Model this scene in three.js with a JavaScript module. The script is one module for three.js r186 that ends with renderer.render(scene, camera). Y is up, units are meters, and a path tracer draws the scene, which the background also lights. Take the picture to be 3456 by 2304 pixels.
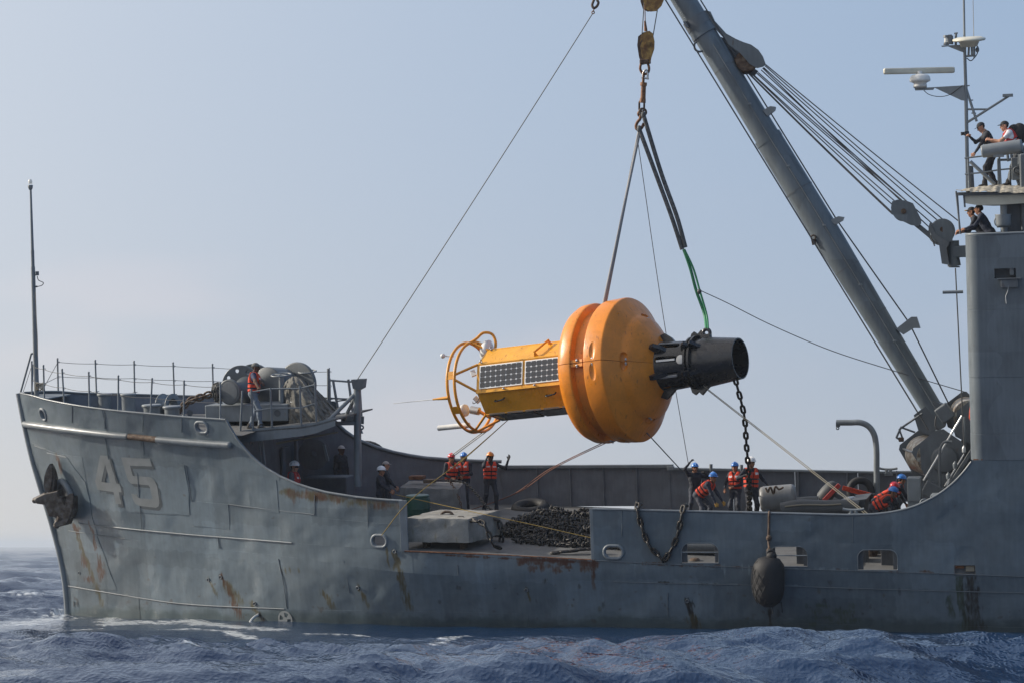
import * as THREE from 'three';
import { mergeGeometries, mergeVertices } from 'three/addons/utils/BufferGeometryUtils.js';
import { RoundedBoxGeometry } from 'three/addons/geometries/RoundedBoxGeometry.js';
import { Brush, Evaluator, SUBTRACTION } from 'three-bvh-csg';
import { createNoise2D, createNoise3D } from 'simplex-noise';

// ---------------------------------------------------------------- camera, sky, sun, exposure
const scene = new THREE.Scene();
const FOCAL = 7800, CU = 1728, CV = 1152, EYE = 2.0, PITCH = Math.atan((1843 - CV) / FOCAL);   // the photograph is 3456 x 2304
const camera = new THREE.PerspectiveCamera(2 * Math.atan(1152 / FOCAL) * 180 / Math.PI, 1024 / 682, 0.5, 12000);
camera.position.set(0, EYE, 0); camera.rotation.x = PITCH;
const renderer = new THREE.WebGLRenderer({ antialias: true });
renderer.toneMapping = THREE.LinearToneMapping; renderer.toneMappingExposure = 1.0;
renderer.shadowMap.enabled = true; renderer.shadowMap.type = THREE.PCFSoftShadowMap;

const SUN = new THREE.Vector3(-0.86, 0.44, -0.2).normalize();
const sun = new THREE.DirectionalLight(new THREE.Color(1.0, 0.92, 0.8), 5);
sun.position.copy(SUN).multiplyScalar(120).add(new THREE.Vector3(0, 0, -60)); sun.target.position.set(0, 3, -60);
sun.castShadow = true; sun.shadow.mapSize.set(4096, 4096);
Object.assign(sun.shadow.camera, { left: -30, right: 30, top: 25, bottom: -25, near: 10, far: 260 });
scene.add(sun, sun.target);

function mulberry(a) { return () => { a |= 0; a = (a + 0x6d2b79f5) | 0; let t = Math.imul(a ^ (a >>> 15), 1 | a); t = (t + Math.imul(t ^ (t >>> 7), 61 | t)) ^ t; return ((t ^ (t >>> 14)) >>> 0) / 4294967296; }; }
const rnd = mulberry(4545), n2 = createNoise2D(mulberry(7)), n3 = createNoise3D(mulberry(11));
const lerp = (a, b, t) => a + (b - a) * t, clamp = (x, a = 0, b = 1) => Math.min(b, Math.max(a, x)), sstep = (a, b, x) => { const t = clamp((x - a) / (b - a)); return t * t * (3 - 2 * t); };
const fbm2 = (x, y, o = 4) => { let s = 0, a = 0.5, f = 1; for (let i = 0; i < o; i++) { s += a * n2(x * f + 17 * i, y * f - 9 * i); a *= 0.5; f *= 2.03; } return s; };

{ // clear, slightly hazy afternoon sky; brighter round the sun, a pale band at the horizon, faint low cumulus haze
  const W = 1024, H = 512, data = new Float32Array(W * H * 4), d = new THREE.Vector3();
  for (let j = 0; j < H; j++) for (let i = 0; i < W; i++) {
    const az = ((i + 0.5) / W - 0.5) * 2 * Math.PI, el = ((j + 0.5) / H - 0.5) * Math.PI;
    d.set(Math.cos(el) * Math.cos(az), Math.sin(el), Math.cos(el) * Math.sin(az));
    const g = Math.acos(clamp(d.dot(SUN), -1, 1)), e = Math.max(0, d.y);
    const h = Math.exp(-e / 0.13), z = Math.exp(-e / 0.6), glow = 2.9 * Math.exp(-Math.max(g, 0.25) / 0.6);
    let c = [0.02 + 0.05 * z + 0.195 * h, 0.145 + 0.15 * z + 0.035 * h, 0.40 + 0.19 * z - 0.16 * h];
    c = [c[0] + glow, c[1] + glow * 0.80, c[2] + glow * 0.50];
    const band = sstep(0.02, 0.06, d.y) * (1 - sstep(0.09, 0.16, d.y));
    const cl = sstep(0.05, 0.5, fbm2(az * 5 + 3.1, el * 16 + 1.7, 5)) * band * 0.5;
    c = [lerp(c[0], c[0] * 1.12 + 0.05, cl), lerp(c[1], c[1] * 1.05 + 0.02, cl), lerp(c[2], c[2] * 1.03, cl)];
    const o = (j * W + i) * 4; data[o] = c[0]; data[o + 1] = c[1]; data[o + 2] = c[2]; data[o + 3] = 1;
  }
  const t = new THREE.DataTexture(data, W, H, THREE.RGBAFormat, THREE.FloatType);
  t.mapping = THREE.EquirectangularReflectionMapping; t.magFilter = t.minFilter = THREE.LinearFilter; t.needsUpdate = true;
  scene.background = t; scene.environment = t;
}

// ---------------------------------------------------------------- the ship's frame: X aft, Y up from the deck edge, Z to port (towards the viewer); she lies 15 degrees off and heels 8 degrees
const YAW = 15 * Math.PI / 180, HEEL = 8 * Math.PI / 180, V = (x, y, z) => new THREE.Vector3(x, y, z);
const EX = V(Math.cos(YAW), 0, Math.sin(YAW)), Z0 = V(-Math.sin(YAW), 0, Math.cos(YAW));
const EY = V(0, Math.cos(HEEL), 0).addScaledVector(Z0, Math.sin(HEEL)), EZ = Z0.clone().multiplyScalar(Math.cos(HEEL)).add(V(0, -Math.sin(HEEL), 0));
const CAM = V(0, EYE, 0);
const ray = (u, v) => { const x = (u - CU) / FOCAL, y = -(v - CV) / FOCAL, c = Math.cos(PITCH), s = Math.sin(PITCH); return V(x, y * c + s, -c + y * s); };
const ORIGIN = (() => { const r = ray(2003, 1890); return CAM.clone().addScaledVector(r, -58 / r.z); })();
const shipQ = new THREE.Quaternion().setFromRotationMatrix(new THREE.Matrix4().makeBasis(EX, EY, EZ));
const toWorld = (p) => ORIGIN.clone().addScaledVector(EX, p.x).addScaledVector(EY, p.y).addScaledVector(EZ, p.z);
const toShip = (w) => { const d = w.clone().sub(ORIGIN); return V(d.dot(EX), d.dot(EY), d.dot(EZ)); };
const WUP = V(EX.y, EY.y, EZ.y);                                   // the world's up in ship coordinates
const P = (u, v, Z) => { const r = ray(u, v), c = CAM.clone().sub(ORIGIN), t = (Z - c.dot(EZ)) / r.dot(EZ), p = c.addScaledVector(r, t); return V(p.dot(EX), p.dot(EY), Z); };
const PL = (list, Z) => list.map(([u, v, z]) => P(u, v, z ?? Z));
const onSea = (u, v) => { const r = ray(u, v); return CAM.clone().addScaledVector(r, -EYE / r.y); };

// ---------------------------------------------------------------- geometry helpers (ship coordinates, metres)
const plainGeo = (g) => { g = g.index ? g.toNonIndexed() : g; for (const k of Object.keys(g.attributes)) if (!['position', 'normal', 'uv', 'color'].includes(k)) g.deleteAttribute(k); return g; };
function boxUV(g, s = 1) {   // uv in metres from the face's main direction
  const p = g.attributes.position, n = p.count, uv = new Float32Array(n * 2), a = V(), b = V(), c = V(), m = V();
  for (let i = 0; i < n; i += 3) {
    a.fromBufferAttribute(p, i); b.fromBufferAttribute(p, i + 1); c.fromBufferAttribute(p, i + 2);
    m.copy(b).sub(a).cross(c.clone().sub(a)); const x = Math.abs(m.x), y = Math.abs(m.y), z = Math.abs(m.z);
    [a, b, c].forEach((q, k) => { const [s0, s1] = z >= x && z >= y ? [q.x, q.y] : x >= y ? [q.z, q.y] : [q.x, q.z]; uv[(i + k) * 2] = s0 * s; uv[(i + k) * 2 + 1] = s1 * s; });
  }
  g.setAttribute('uv', new THREE.BufferAttribute(uv, 2)); return g;
}
function join(list, keepUV) {
  list = (Array.isArray(list) ? list.flat(9) : [list]).map(plainGeo);
  const color = list.some((g) => g.attributes.color);
  for (const g of list) {
    if (!g.attributes.normal) g.computeVertexNormals();
    if (!keepUV || !g.attributes.uv) boxUV(g);
    if (!color) g.deleteAttribute('color');
  }
  return list.length > 1 ? mergeGeometries(list) : list[0];
}
const bases = new WeakMap(), counts = {};
const numbered = (n) => { const k = counts[n] = (counts[n] ?? -1) + 1; return k ? n + '_' + String(k).padStart(3, '0') : n; };
function thing(name, label, category, base = V(0, 0, 0), group, world) {       // a Group at the thing's base
  const g = new THREE.Group(); g.name = numbered(name); g.userData = { label, category }; if (group) g.userData.group = group;
  if (world) g.position.copy(base); else { g.position.copy(toWorld(base)); g.quaternion.copy(shipQ); }
  bases.set(g, base); scene.add(g); return g;
}
function part(parent, name, geos, material, keepUV) {                          // one mesh under a thing or a part
  let g = join(geos, keepUV); const b = bases.get(parent); g = g.translate(-b.x, -b.y, -b.z);
  const m = new THREE.Mesh(g, material); m.name = name; m.castShadow = m.receiveShadow = true; bases.set(m, b); parent.add(m); return m;
}
function node(parent, name) { const g = new THREE.Group(); g.name = name; bases.set(g, bases.get(parent)); parent.add(g); return g; }
function single(name, label, category, geos, material, base, group, keepUV) {   // a thing that is one mesh
  let g = join(geos, keepUV); g.computeBoundingBox(); const bb = g.boundingBox; base = base ?? V((bb.min.x + bb.max.x) / 2, bb.min.y, (bb.min.z + bb.max.z) / 2);
  g = g.translate(-base.x, -base.y, -base.z);
  const m = new THREE.Mesh(g, material); m.name = numbered(name); m.castShadow = m.receiveShadow = true; m.position.copy(toWorld(base)); m.quaternion.copy(shipQ);
  m.userData = { label, category }; if (group) m.userData.group = group; bases.set(m, base); scene.add(m); return m;
}
const _m = new THREE.Matrix4();
const align = (g, a, b) => { const d = b.clone().sub(a), L = d.length(), q = new THREE.Quaternion().setFromUnitVectors(V(0, 1, 0), d.divideScalar(L)); return g.applyMatrix4(_m.compose(a.clone().add(b).multiplyScalar(0.5), q, V(1, 1, 1))); };
const cyl = (a, b, r, r2 = r, seg = 12, open = false) => align(new THREE.CylinderGeometry(r2, r, a.distanceTo(b), seg, 1, open), a, b);
const frameOf = (y, x) => { y = y.clone().normalize(); let z = (x ?? (Math.abs(y.x) < 0.9 ? V(1, 0, 0) : V(0, 0, 1))).clone().cross(y).normalize(); const xx = y.clone().cross(z); return new THREE.Matrix4().makeBasis(xx, y, z); };
const at = (g, p, y, x) => { const m = y ? frameOf(y, x) : new THREE.Matrix4(); m.setPosition(p); return g.applyMatrix4(m); };
const lathe = (prof, p, axis, seg = 32) => at(new THREE.LatheGeometry(prof.map(([r, y]) => new THREE.Vector2(r, y)), seg), p, axis);
const box = (c, sx, sy, sz, r = 0.01, rot) => { const g = r > 0 ? new RoundedBoxGeometry(sx, sy, sz, 2, Math.min(r, sx / 2.01, sy / 2.01, sz / 2.01)) : new THREE.BoxGeometry(sx, sy, sz); if (rot) g.applyMatrix4(new THREE.Matrix4().makeRotationFromEuler(new THREE.Euler(...rot))); return g.translate(c.x, c.y, c.z); };
const beam = (a, b, w, h, up) => { const d = b.clone().sub(a), L = d.length(), m = frameOf(d, up ?? V(0, 0, 1)); m.setPosition(a.clone().add(b).multiplyScalar(0.5)); return new RoundedBoxGeometry(w, L, h, 1, Math.min(w, h) * 0.12).applyMatrix4(m); };
const tube = (pts, r, seg = 8, closed = false, n) => new THREE.TubeGeometry(new THREE.CatmullRomCurve3(pts, closed, 'centripetal'), n ?? Math.max(8, pts.length * 5), r, seg, closed);
const bent = (pts, r, seg = 8) => { const out = []; for (let i = 0; i + 1 < pts.length; i++) out.push(cyl(pts[i], pts[i + 1], r, r, seg)); for (let i = 1; i + 1 < pts.length; i++) out.push(new THREE.SphereGeometry(r * 1.01, seg, 6).translate(pts[i].x, pts[i].y, pts[i].z)); return out; };
const ring = (c, axis, R, r, seg = 24, s2 = 8) => at(new THREE.TorusGeometry(R, r, s2, seg).rotateX(Math.PI / 2), c, axis);
const ball = (c, r, sx = 1, sy = 1, sz = 1, seg = 12) => new THREE.SphereGeometry(r, seg, Math.max(6, seg * 0.7 | 0)).scale(sx, sy, sz).translate(c.x, c.y, c.z);
function slab(pts, thick) {    // a flat or nearly flat polygon of 3-D points, extruded by the vector `thick`
  const n = thick.clone().normalize(), m = frameOf(n), inv = m.clone().invert(), flat = pts.map((p) => { const q = p.clone().applyMatrix4(inv); return new THREE.Vector2(q.x, q.z); });
  const tri = THREE.ShapeUtils.triangulateShape(flat, []), pos = [], tp = pts.map((p) => p.clone().add(thick)), put = (...q) => q.forEach((p) => pos.push(p.x, p.y, p.z));
  for (const [a, b, c] of tri) { const nn = pts[b].clone().sub(pts[a]).cross(pts[c].clone().sub(pts[a])).dot(n) > 0; const [i, j] = nn ? [b, c] : [c, b]; put(tp[a], tp[i], tp[j]); put(pts[a], pts[j], pts[i]); }
  const ccw = THREE.ShapeUtils.isClockWise(flat);
  for (let i = 0; i < pts.length; i++) { const k = (i + 1) % pts.length, q = ccw ? [pts[i], pts[k], tp[k], tp[i]] : [pts[k], pts[i], tp[i], tp[k]]; put(q[0], q[1], q[2]); put(q[0], q[2], q[3]); }
  const g = new THREE.BufferGeometry(); g.setAttribute('position', new THREE.Float32BufferAttribute(pos, 3)); g.computeVertexNormals(); return g;
}
const wire = (a, b, sag, r, seg = 6, n = 14) => { const pts = []; for (let i = 0; i <= n; i++) { const t = i / n, p = a.clone().lerp(b, t); p.addScaledVector(WUP, -sag * 4 * t * (1 - t)); pts.push(p); } return sag ? tube(pts, r, seg, false, n * 2) : cyl(a, b, r, r, seg); };
const roundShape = (w, h, r) => { const s = new THREE.Shape(), x = w / 2, y = h / 2; s.moveTo(-x + r, -y); s.lineTo(x - r, -y); s.absarc(x - r, -y + r, r, -Math.PI / 2, 0); s.lineTo(x, y - r); s.absarc(x - r, y - r, r, 0, Math.PI / 2); s.lineTo(-x + r, y); s.absarc(-x + r, y - r, r, Math.PI / 2, Math.PI); s.lineTo(-x, -y + r); s.absarc(-x + r, -y + r, r, Math.PI, 1.5 * Math.PI); return s; };
const orient = (g) => { const n = g.index ? g.toNonIndexed() : g, p = n.attributes.position; let v = 0; const a = V(), b = V(), c = V(); for (let i = 0; i < p.count; i += 3) { a.fromBufferAttribute(p, i); b.fromBufferAttribute(p, i + 1); c.fromBufferAttribute(p, i + 2); v += a.dot(b.cross(c)); } if (v < 0) { for (const k of Object.keys(n.attributes)) { const t = n.attributes[k], s = t.itemSize; for (let i = 0; i < t.count; i += 3) for (let q = 0; q < s; q++) { const w = t.array[i * s + q]; t.array[i * s + q] = t.array[(i + 1) * s + q]; t.array[(i + 1) * s + q] = w; } } n.computeVertexNormals(); } return n; };
const subtract = (a, b) => { a = orient(a); b = orient(b); const A = new Brush(a), B = new Brush(b); A.updateMatrixWorld(); B.updateMatrixWorld(); const ev = new Evaluator(); ev.useGroups = false; return ev.evaluate(A, B, SUBTRACTION).geometry; };

// ---------------------------------------------------------------- materials
function noiseTex(size, metres, fn, srgb) {      // fn(x, y) in metres -> grey or [r,g,b], 0..1; tiles by cross-fading
  const d = new Uint8Array(size * size * 4), s = metres / size;
  for (let j = 0; j < size; j++) for (let i = 0; i < size; i++) {
    const x = i * s, y = j * s, wx = sstep(0.7, 1, i / size), wy = sstep(0.7, 1, j / size), f = (a, b) => { const v = fn(a, b); return Array.isArray(v) ? v : [v, v, v]; };
    let c = f(x, y); if (wx > 0) { const k = f(x - metres, y); c = c.map((q, m) => lerp(q, k[m], wx)); }
    if (wy > 0) { let k = f(x, y - metres); if (wx > 0) { const k2 = f(x - metres, y - metres); k = k.map((q, m) => lerp(q, k2[m], wx)); } c = c.map((q, m) => lerp(q, k[m], wy)); }
    const o = (j * size + i) * 4; for (let k = 0; k < 3; k++) d[o + k] = clamp(c[k]) * 255; d[o + 3] = 255;
  }
  const t = new THREE.DataTexture(d, size, size); t.wrapS = t.wrapT = THREE.RepeatWrapping; t.magFilter = THREE.LinearFilter; t.minFilter = THREE.LinearMipmapLinearFilter; t.generateMipmaps = true;
  if (srgb) t.colorSpace = THREE.SRGBColorSpace; t.repeat.set(1 / metres, 1 / metres); t.needsUpdate = true; return t;
}
const texPaint = noiseTex(512, 4, (x, y) => { const a = 0.93 + 0.11 * fbm2(x * 1.3, y * 1.3, 5) + 0.05 * fbm2(x * 9, y * 1.2, 3), r = sstep(0.5, 0.7, fbm2(x * 2.2 + 40, y * 1.1, 5)) * 0.35; return [lerp(a, 0.78, r), lerp(a, 0.6, r), lerp(a, 0.46, r)]; }, true);
const texWorn = noiseTex(512, 5, (x, y) => { const a = 0.93 + 0.1 * fbm2(x * 0.8, y * 0.8, 5) + 0.07 * fbm2(x * 8, y * 0.8, 3) + 0.04 * Math.sign(n2(Math.floor(x * 0.7 + 0.2 * n2(x, y)), Math.floor(y * 0.9))) , r = 0.7 * sstep(0.6, 0.74, fbm2(x * 3 + 11, y * 0.9, 5)), c = 0.5 * sstep(0.66, 0.74, fbm2(x * 5, y * 5 + 8, 4)); return [lerp(a, 0.7, r) + 0.12 * c, lerp(a, 0.52, r) + 0.1 * c, lerp(a, 0.38, r) + 0.08 * c]; }, true);
const texClean = noiseTex(256, 3, (x, y) => 0.95 + 0.1 * fbm2(x * 1.5, y * 1.5, 5), true);
const texBump = noiseTex(512, 2, (x, y) => 0.5 + 0.35 * fbm2(x * 1.6, y * 1.6, 3) + 0.2 * fbm2(x * 14, y * 14, 3));
const texRust = noiseTex(256, 1.5, (x, y) => { const a = fbm2(x * 4, y * 4, 5), b = fbm2(x * 17, y * 17, 3); return [0.8 + 0.4 * a + 0.2 * b, 0.75 + 0.5 * a + 0.15 * b, 0.7 + 0.55 * a]; }, true);
const texConcrete = noiseTex(512, 3, (x, y) => { const a = 0.86 + 0.14 * fbm2(x * 2, y * 2, 5) + 0.1 * fbm2(x * 30, y * 30, 2), s = sstep(0.25, 0.6, fbm2(x * 3 + 9, y * 0.8, 4)); return [a - 0.12 * s, a - 0.14 * s, a - 0.2 * s]; }, true);
const texFabric = noiseTex(256, 0.6, (x, y) => 0.82 + 0.3 * fbm2(x * 6, y * 6, 4), true);
const texFabBump = noiseTex(256, 0.8, (x, y) => 0.5 + 0.5 * fbm2(x * 5, y * 3, 4));
const texScuff = noiseTex(512, 3, (x, y) => { const a = 0.95 + 0.09 * fbm2(x * 1.4, y * 1.4, 4) + 0.04 * fbm2(x * 8, y * 8, 3), s = 0.75 * sstep(0.34, 0.56, fbm2(x * 7 + 3, y * 2.2, 5)) * sstep(0.05, 0.5, fbm2(x * 0.9, y * 0.9 + 5, 3) + 0.15), k = 0.7 * sstep(0.86, 0.97, n2(x * 0.9 + 4 * n2(x * 0.3, y * 0.4), y * 9)); return [a - 0.34 * s - 0.2 * k, a - 0.4 * s - 0.2 * k, a - 0.3 * s - 0.1 * k]; }, true);
const texRoughVar = noiseTex(256, 3, (x, y) => 0.75 + 0.35 * fbm2(x * 2, y * 2, 4));
const M = {};
const mat = (k, rgb, rough, o = {}) => { const { b, ...q } = o; return M[k] = new THREE.MeshPhysicalMaterial({ name: k, color: new THREE.Color().setRGB(...rgb), roughness: rough, ...(b ? { bumpMap: texBump, bumpScale: b } : {}), ...q }); };
mat('wall_grey', [0.128, 0.155, 0.178], 0.42, { map: texWorn, b: 0.004 });
mat('navy_grey', [0.2, 0.225, 0.245], 0.46, { map: texPaint, b: 0.004 });
mat('drum_grey', [0.105, 0.12, 0.132], 0.42, { map: texPaint, b: 0.004 });
mat('drum_white', [0.42, 0.42, 0.4], 0.45, { map: texRust });
mat('clean_grey', [0.2, 0.222, 0.238], 0.42, { map: texClean, b: 0.002 });
mat('dark_grey', [0.12, 0.135, 0.15], 0.5, { map: texPaint, b: 0.003 });
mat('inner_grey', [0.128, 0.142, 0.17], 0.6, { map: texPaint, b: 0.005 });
mat('deck_grey', [0.125, 0.125, 0.124], 0.8, { map: texPaint, b: 0.004 });
mat('interior_shade_grey', [0.105, 0.115, 0.13], 0.7, { map: texPaint });  // darker grey that puts shade into openings, interiors and clutter
mat('timber', [0.09, 0.065, 0.045], 0.9, { map: texRust });
mat('cap_rail', [0.165, 0.188, 0.208], 0.36, { map: texPaint });
mat('bare_rust', [0.2, 0.085, 0.04], 0.85, { map: texRust, b: 0.006 });
mat('rusty_steel', [0.14, 0.1, 0.075], 0.8, { map: texRust, b: 0.006 });
mat('chain_steel', [0.035, 0.034, 0.035], 0.5, { map: texRust, metalness: 0.25 });
mat('galvanised', [0.5, 0.51, 0.52], 0.4, { metalness: 0.7, map: texClean });
mat('anchor_paint', [0.12, 0.115, 0.115], 0.55, { map: texRust, b: 0.004 });
mat('rubber', [0.01, 0.01, 0.012], 0.7, { b: 0.006 });
mat('black_plastic', [0.016, 0.017, 0.021], 0.36, { map: texClean, roughnessMap: texRoughVar });
mat('buoy_yellow', [0.78, 0.36, 0.02], 0.42, { map: texScuff, roughnessMap: texRoughVar });
mat('float_orange', [0.74, 0.235, 0.012], 0.5, { map: texScuff, roughnessMap: texRoughVar, b: 0.003 });
mat('frame_orange', [0.72, 0.30, 0.012], 0.4, { map: texClean });
mat('white_plastic', [0.72, 0.72, 0.7], 0.35, { map: texClean });
mat('cream_plastic', [0.66, 0.63, 0.52], 0.4, { map: texClean });
mat('solar_cell', [0.012, 0.014, 0.022], 0.18, { clearcoat: 0.6, clearcoatRoughness: 0.1 });
mat('solar_back', [0.55, 0.57, 0.6], 0.35);
mat('aluminium', [0.7, 0.71, 0.72], 0.35, { metalness: 0.6 });
mat('glass_lens', [0.9, 0.88, 0.82], 0.15, { transmission: 0.4, thickness: 0 });
mat('wire_rope', [0.07, 0.072, 0.075], 0.55, { metalness: 0.3 });
mat('yellow_rope', [0.24, 0.165, 0.04], 0.9);
mat('tan_rope', [0.24, 0.215, 0.165], 0.9);
mat('orange_rope', [0.2, 0.085, 0.055], 0.9);
mat('grey_sling', [0.12, 0.125, 0.13], 0.8, { map: texFabric, bumpMap: texFabBump, bumpScale: 0.002 });
mat('pale_sling', [0.28, 0.28, 0.29], 0.75);
mat('green_sling', [0.01, 0.18, 0.07], 0.55);
mat('canvas', [0.17, 0.165, 0.15], 0.95, { map: texFabric, bumpMap: texFabBump, bumpScale: 0.02, side: THREE.DoubleSide });
mat('awning_cloth', [0.5, 0.45, 0.36], 0.95, { map: texFabric, bumpMap: texFabBump, bumpScale: 0.012, side: THREE.DoubleSide });
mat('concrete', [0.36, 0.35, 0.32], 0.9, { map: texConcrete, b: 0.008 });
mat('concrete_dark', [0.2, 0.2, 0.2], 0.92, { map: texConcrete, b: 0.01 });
mat('green_drum', [0.008, 0.06, 0.042], 0.4, { map: texClean });
mat('float_white', [0.22, 0.222, 0.222], 0.45, { map: texPaint });
mat('block_ochre', [0.33, 0.2, 0.045], 0.55, { map: texRust });
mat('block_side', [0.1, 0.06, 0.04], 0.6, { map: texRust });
mat('shackle', [0.27, 0.13, 0.06], 0.6, { map: texRust, metalness: 0.2 });
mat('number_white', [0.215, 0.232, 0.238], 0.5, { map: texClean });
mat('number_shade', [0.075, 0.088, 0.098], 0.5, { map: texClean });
mat('life_orange', [0.72, 0.07, 0.018], 0.75, { map: texFabric });
mat('red_paint', [0.45, 0.03, 0.02], 0.5, { map: texClean });
mat('boat_rubber', [0.06, 0.065, 0.07], 0.6, { map: texClean });
mat('backpack', [0.02, 0.022, 0.024], 0.8, { map: texFabric });
// ---------------------------------------------------------------- the sea: one displaced sheet from in front of the viewer to beyond the horizon
const swell = (() => {
  const r = mulberry(91), w = [];
  for (let i = 0; i < 34; i++) { const L = 0.42 * Math.pow(1.145, i) * (0.9 + 0.2 * r()), a = (i > 24 ? 0.35 : i > 14 ? 0.9 : 1.4) * (r() - 0.5) * 2 + 0.5, k = 2 * Math.PI / L; w.push([k * Math.sin(a), k * Math.cos(a), r() * 6.283, (L < 1.8 ? 0.011 : L < 5 ? 0.02 : 0.019) * Math.pow(L, 0.84) * (0.7 + 0.6 * r()) * (L > 14 ? 0.6 : 1), L]); }
  return (x, z, minL = 0) => {
    let y = 0; const wx = x + 0.5 * n2(x * 0.13, z * 0.13), wz = z + 0.7 * n2(x * 0.11 + 50, z * 0.11), gust = 0.75 + 0.4 * n2(x * 0.06 + 9, z * 0.04);
    for (const [kx, kz, ph, A, L] of w) { if (L < minL) continue; const s = Math.sin(kx * wx + kz * wz + ph); y += A * (L < 6 ? gust : 1) * (0.55 * s + 0.9 * (1 - Math.abs(Math.sin(0.5 * (kx * wx + kz * wz) + ph))) - 0.33); }
    const rg = (f, a, o) => { if (minL * f > 0.7) return 0; const q = 1 - Math.abs(n2(wx * f * 0.8 + wz * f * 0.35 + o, wz * f * 0.9 - wx * f * 0.25)); return a * (q * q - 0.45); };
    return y + gust * (rg(0.55, 0.075, 3) + rg(1.25, 0.045, 17) + rg(2.7, 0.024, 40) + rg(5.6, 0.011, 71));
  };
})();
const foamGlintLines = [  // foam strokes, with sun glints painted in among them
  [[[0, 2066], [90, 2060], [180, 2062], [260, 2058], [330, 2052]], 1.6, 1.0], [[[60, 2110], [150, 2090], [215, 2075], [300, 2056], [350, 2050]], 0.9, 0.8],
  [[[378, 2108], [365, 2098], [380, 2080], [410, 2062], [440, 2058], [520, 2078], [590, 2084]], 0.45, 1.2], [[[380, 2106], [450, 2098], [560, 2100], [640, 2096], [720, 2106], [800, 2112], [885, 2118]], 0.75, 1.35],
  [[[560, 2124], [640, 2118], [740, 2122], [820, 2132], [870, 2142]], 0.35, 1.1], [[[160, 2126], [300, 2118], [380, 2114]], 0.3, 0.8], [[[1050, 2128], [1180, 2132], [1300, 2138]], 0.25, 0.8],
  [[[0, 2190], [120, 2178], [260, 2172], [340, 2170]], 0.35, 0.75], [[[380, 2180], [480, 2186], [560, 2206], [650, 2228]], 0.3, 0.8],
  [[[880, 2194], [1020, 2200], [1120, 2206], [1280, 2204], [1450, 2180], [1560, 2152]], 0.35, 0.75], [[[320, 2275], [480, 2280], [600, 2270], [760, 2258]], 0.3, 0.7],  // first stroke is sun sparkle on the water, painted as white foam
  [[[0, 2040], [60, 2034], [120, 2040]], 0.8, 0.7], [[[940, 2248], [1120, 2250], [1300, 2236]], 0.25, 0.65],
].map(([l, w, s]) => [l.map(([u, v]) => onSea(u, v)), w, s]);
function foamGlintAt(x, z) {
  let f = 0;
  for (const [pts, w, s] of foamGlintLines) for (let i = 0; i + 1 < pts.length; i++) {
    const a = pts[i], b = pts[i + 1], dx = b.x - a.x, dz = b.z - a.z, t = clamp(((x - a.x) * dx + (z - a.z) * dz) / (dx * dx + dz * dz)), ex = x - a.x - dx * t, ez = z - a.z - dz * t;
    const d = Math.hypot(ex * 1.6, ez); if (d < w * 1.6) f = Math.max(f, s * (1 - d / (w * 1.6)));
  }
  if (!f) return 0; const wx = x + 0.25 * n2(x * 1.3, z * 0.8), wz = z + 0.4 * n2(x * 1.1 + 7, z * 0.7), lace = 1 - 2.4 * Math.abs(n2(wx * 1.7, wz * 0.75)), lace2 = 1 - 2.6 * Math.abs(n2(wx * 4.3 + 9, wz * 1.9)); return 0.55 * f + 0.42 * Math.max(lace, lace2 * 0.85) + 0.3 * fbm2(x * 1.1 + 30, z * 0.5, 3) + 0.14 * n2(x * 11, z * 6) - 0.02;
}
const leeHalf = poly0([[-17.2, 0], [-14, 1.3], [-10, 3], [-5, 4.4], [0, 4.7], [14, 4.7]]);
function poly0(t) { return (x) => { let i = 0; while (i < t.length - 2 && x > t[i + 1][0]) i++; return lerp(t[i][1], t[i + 1][1], clamp((x - t[i][0]) / (t[i + 1][0] - t[i][0]))); }; }
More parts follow.
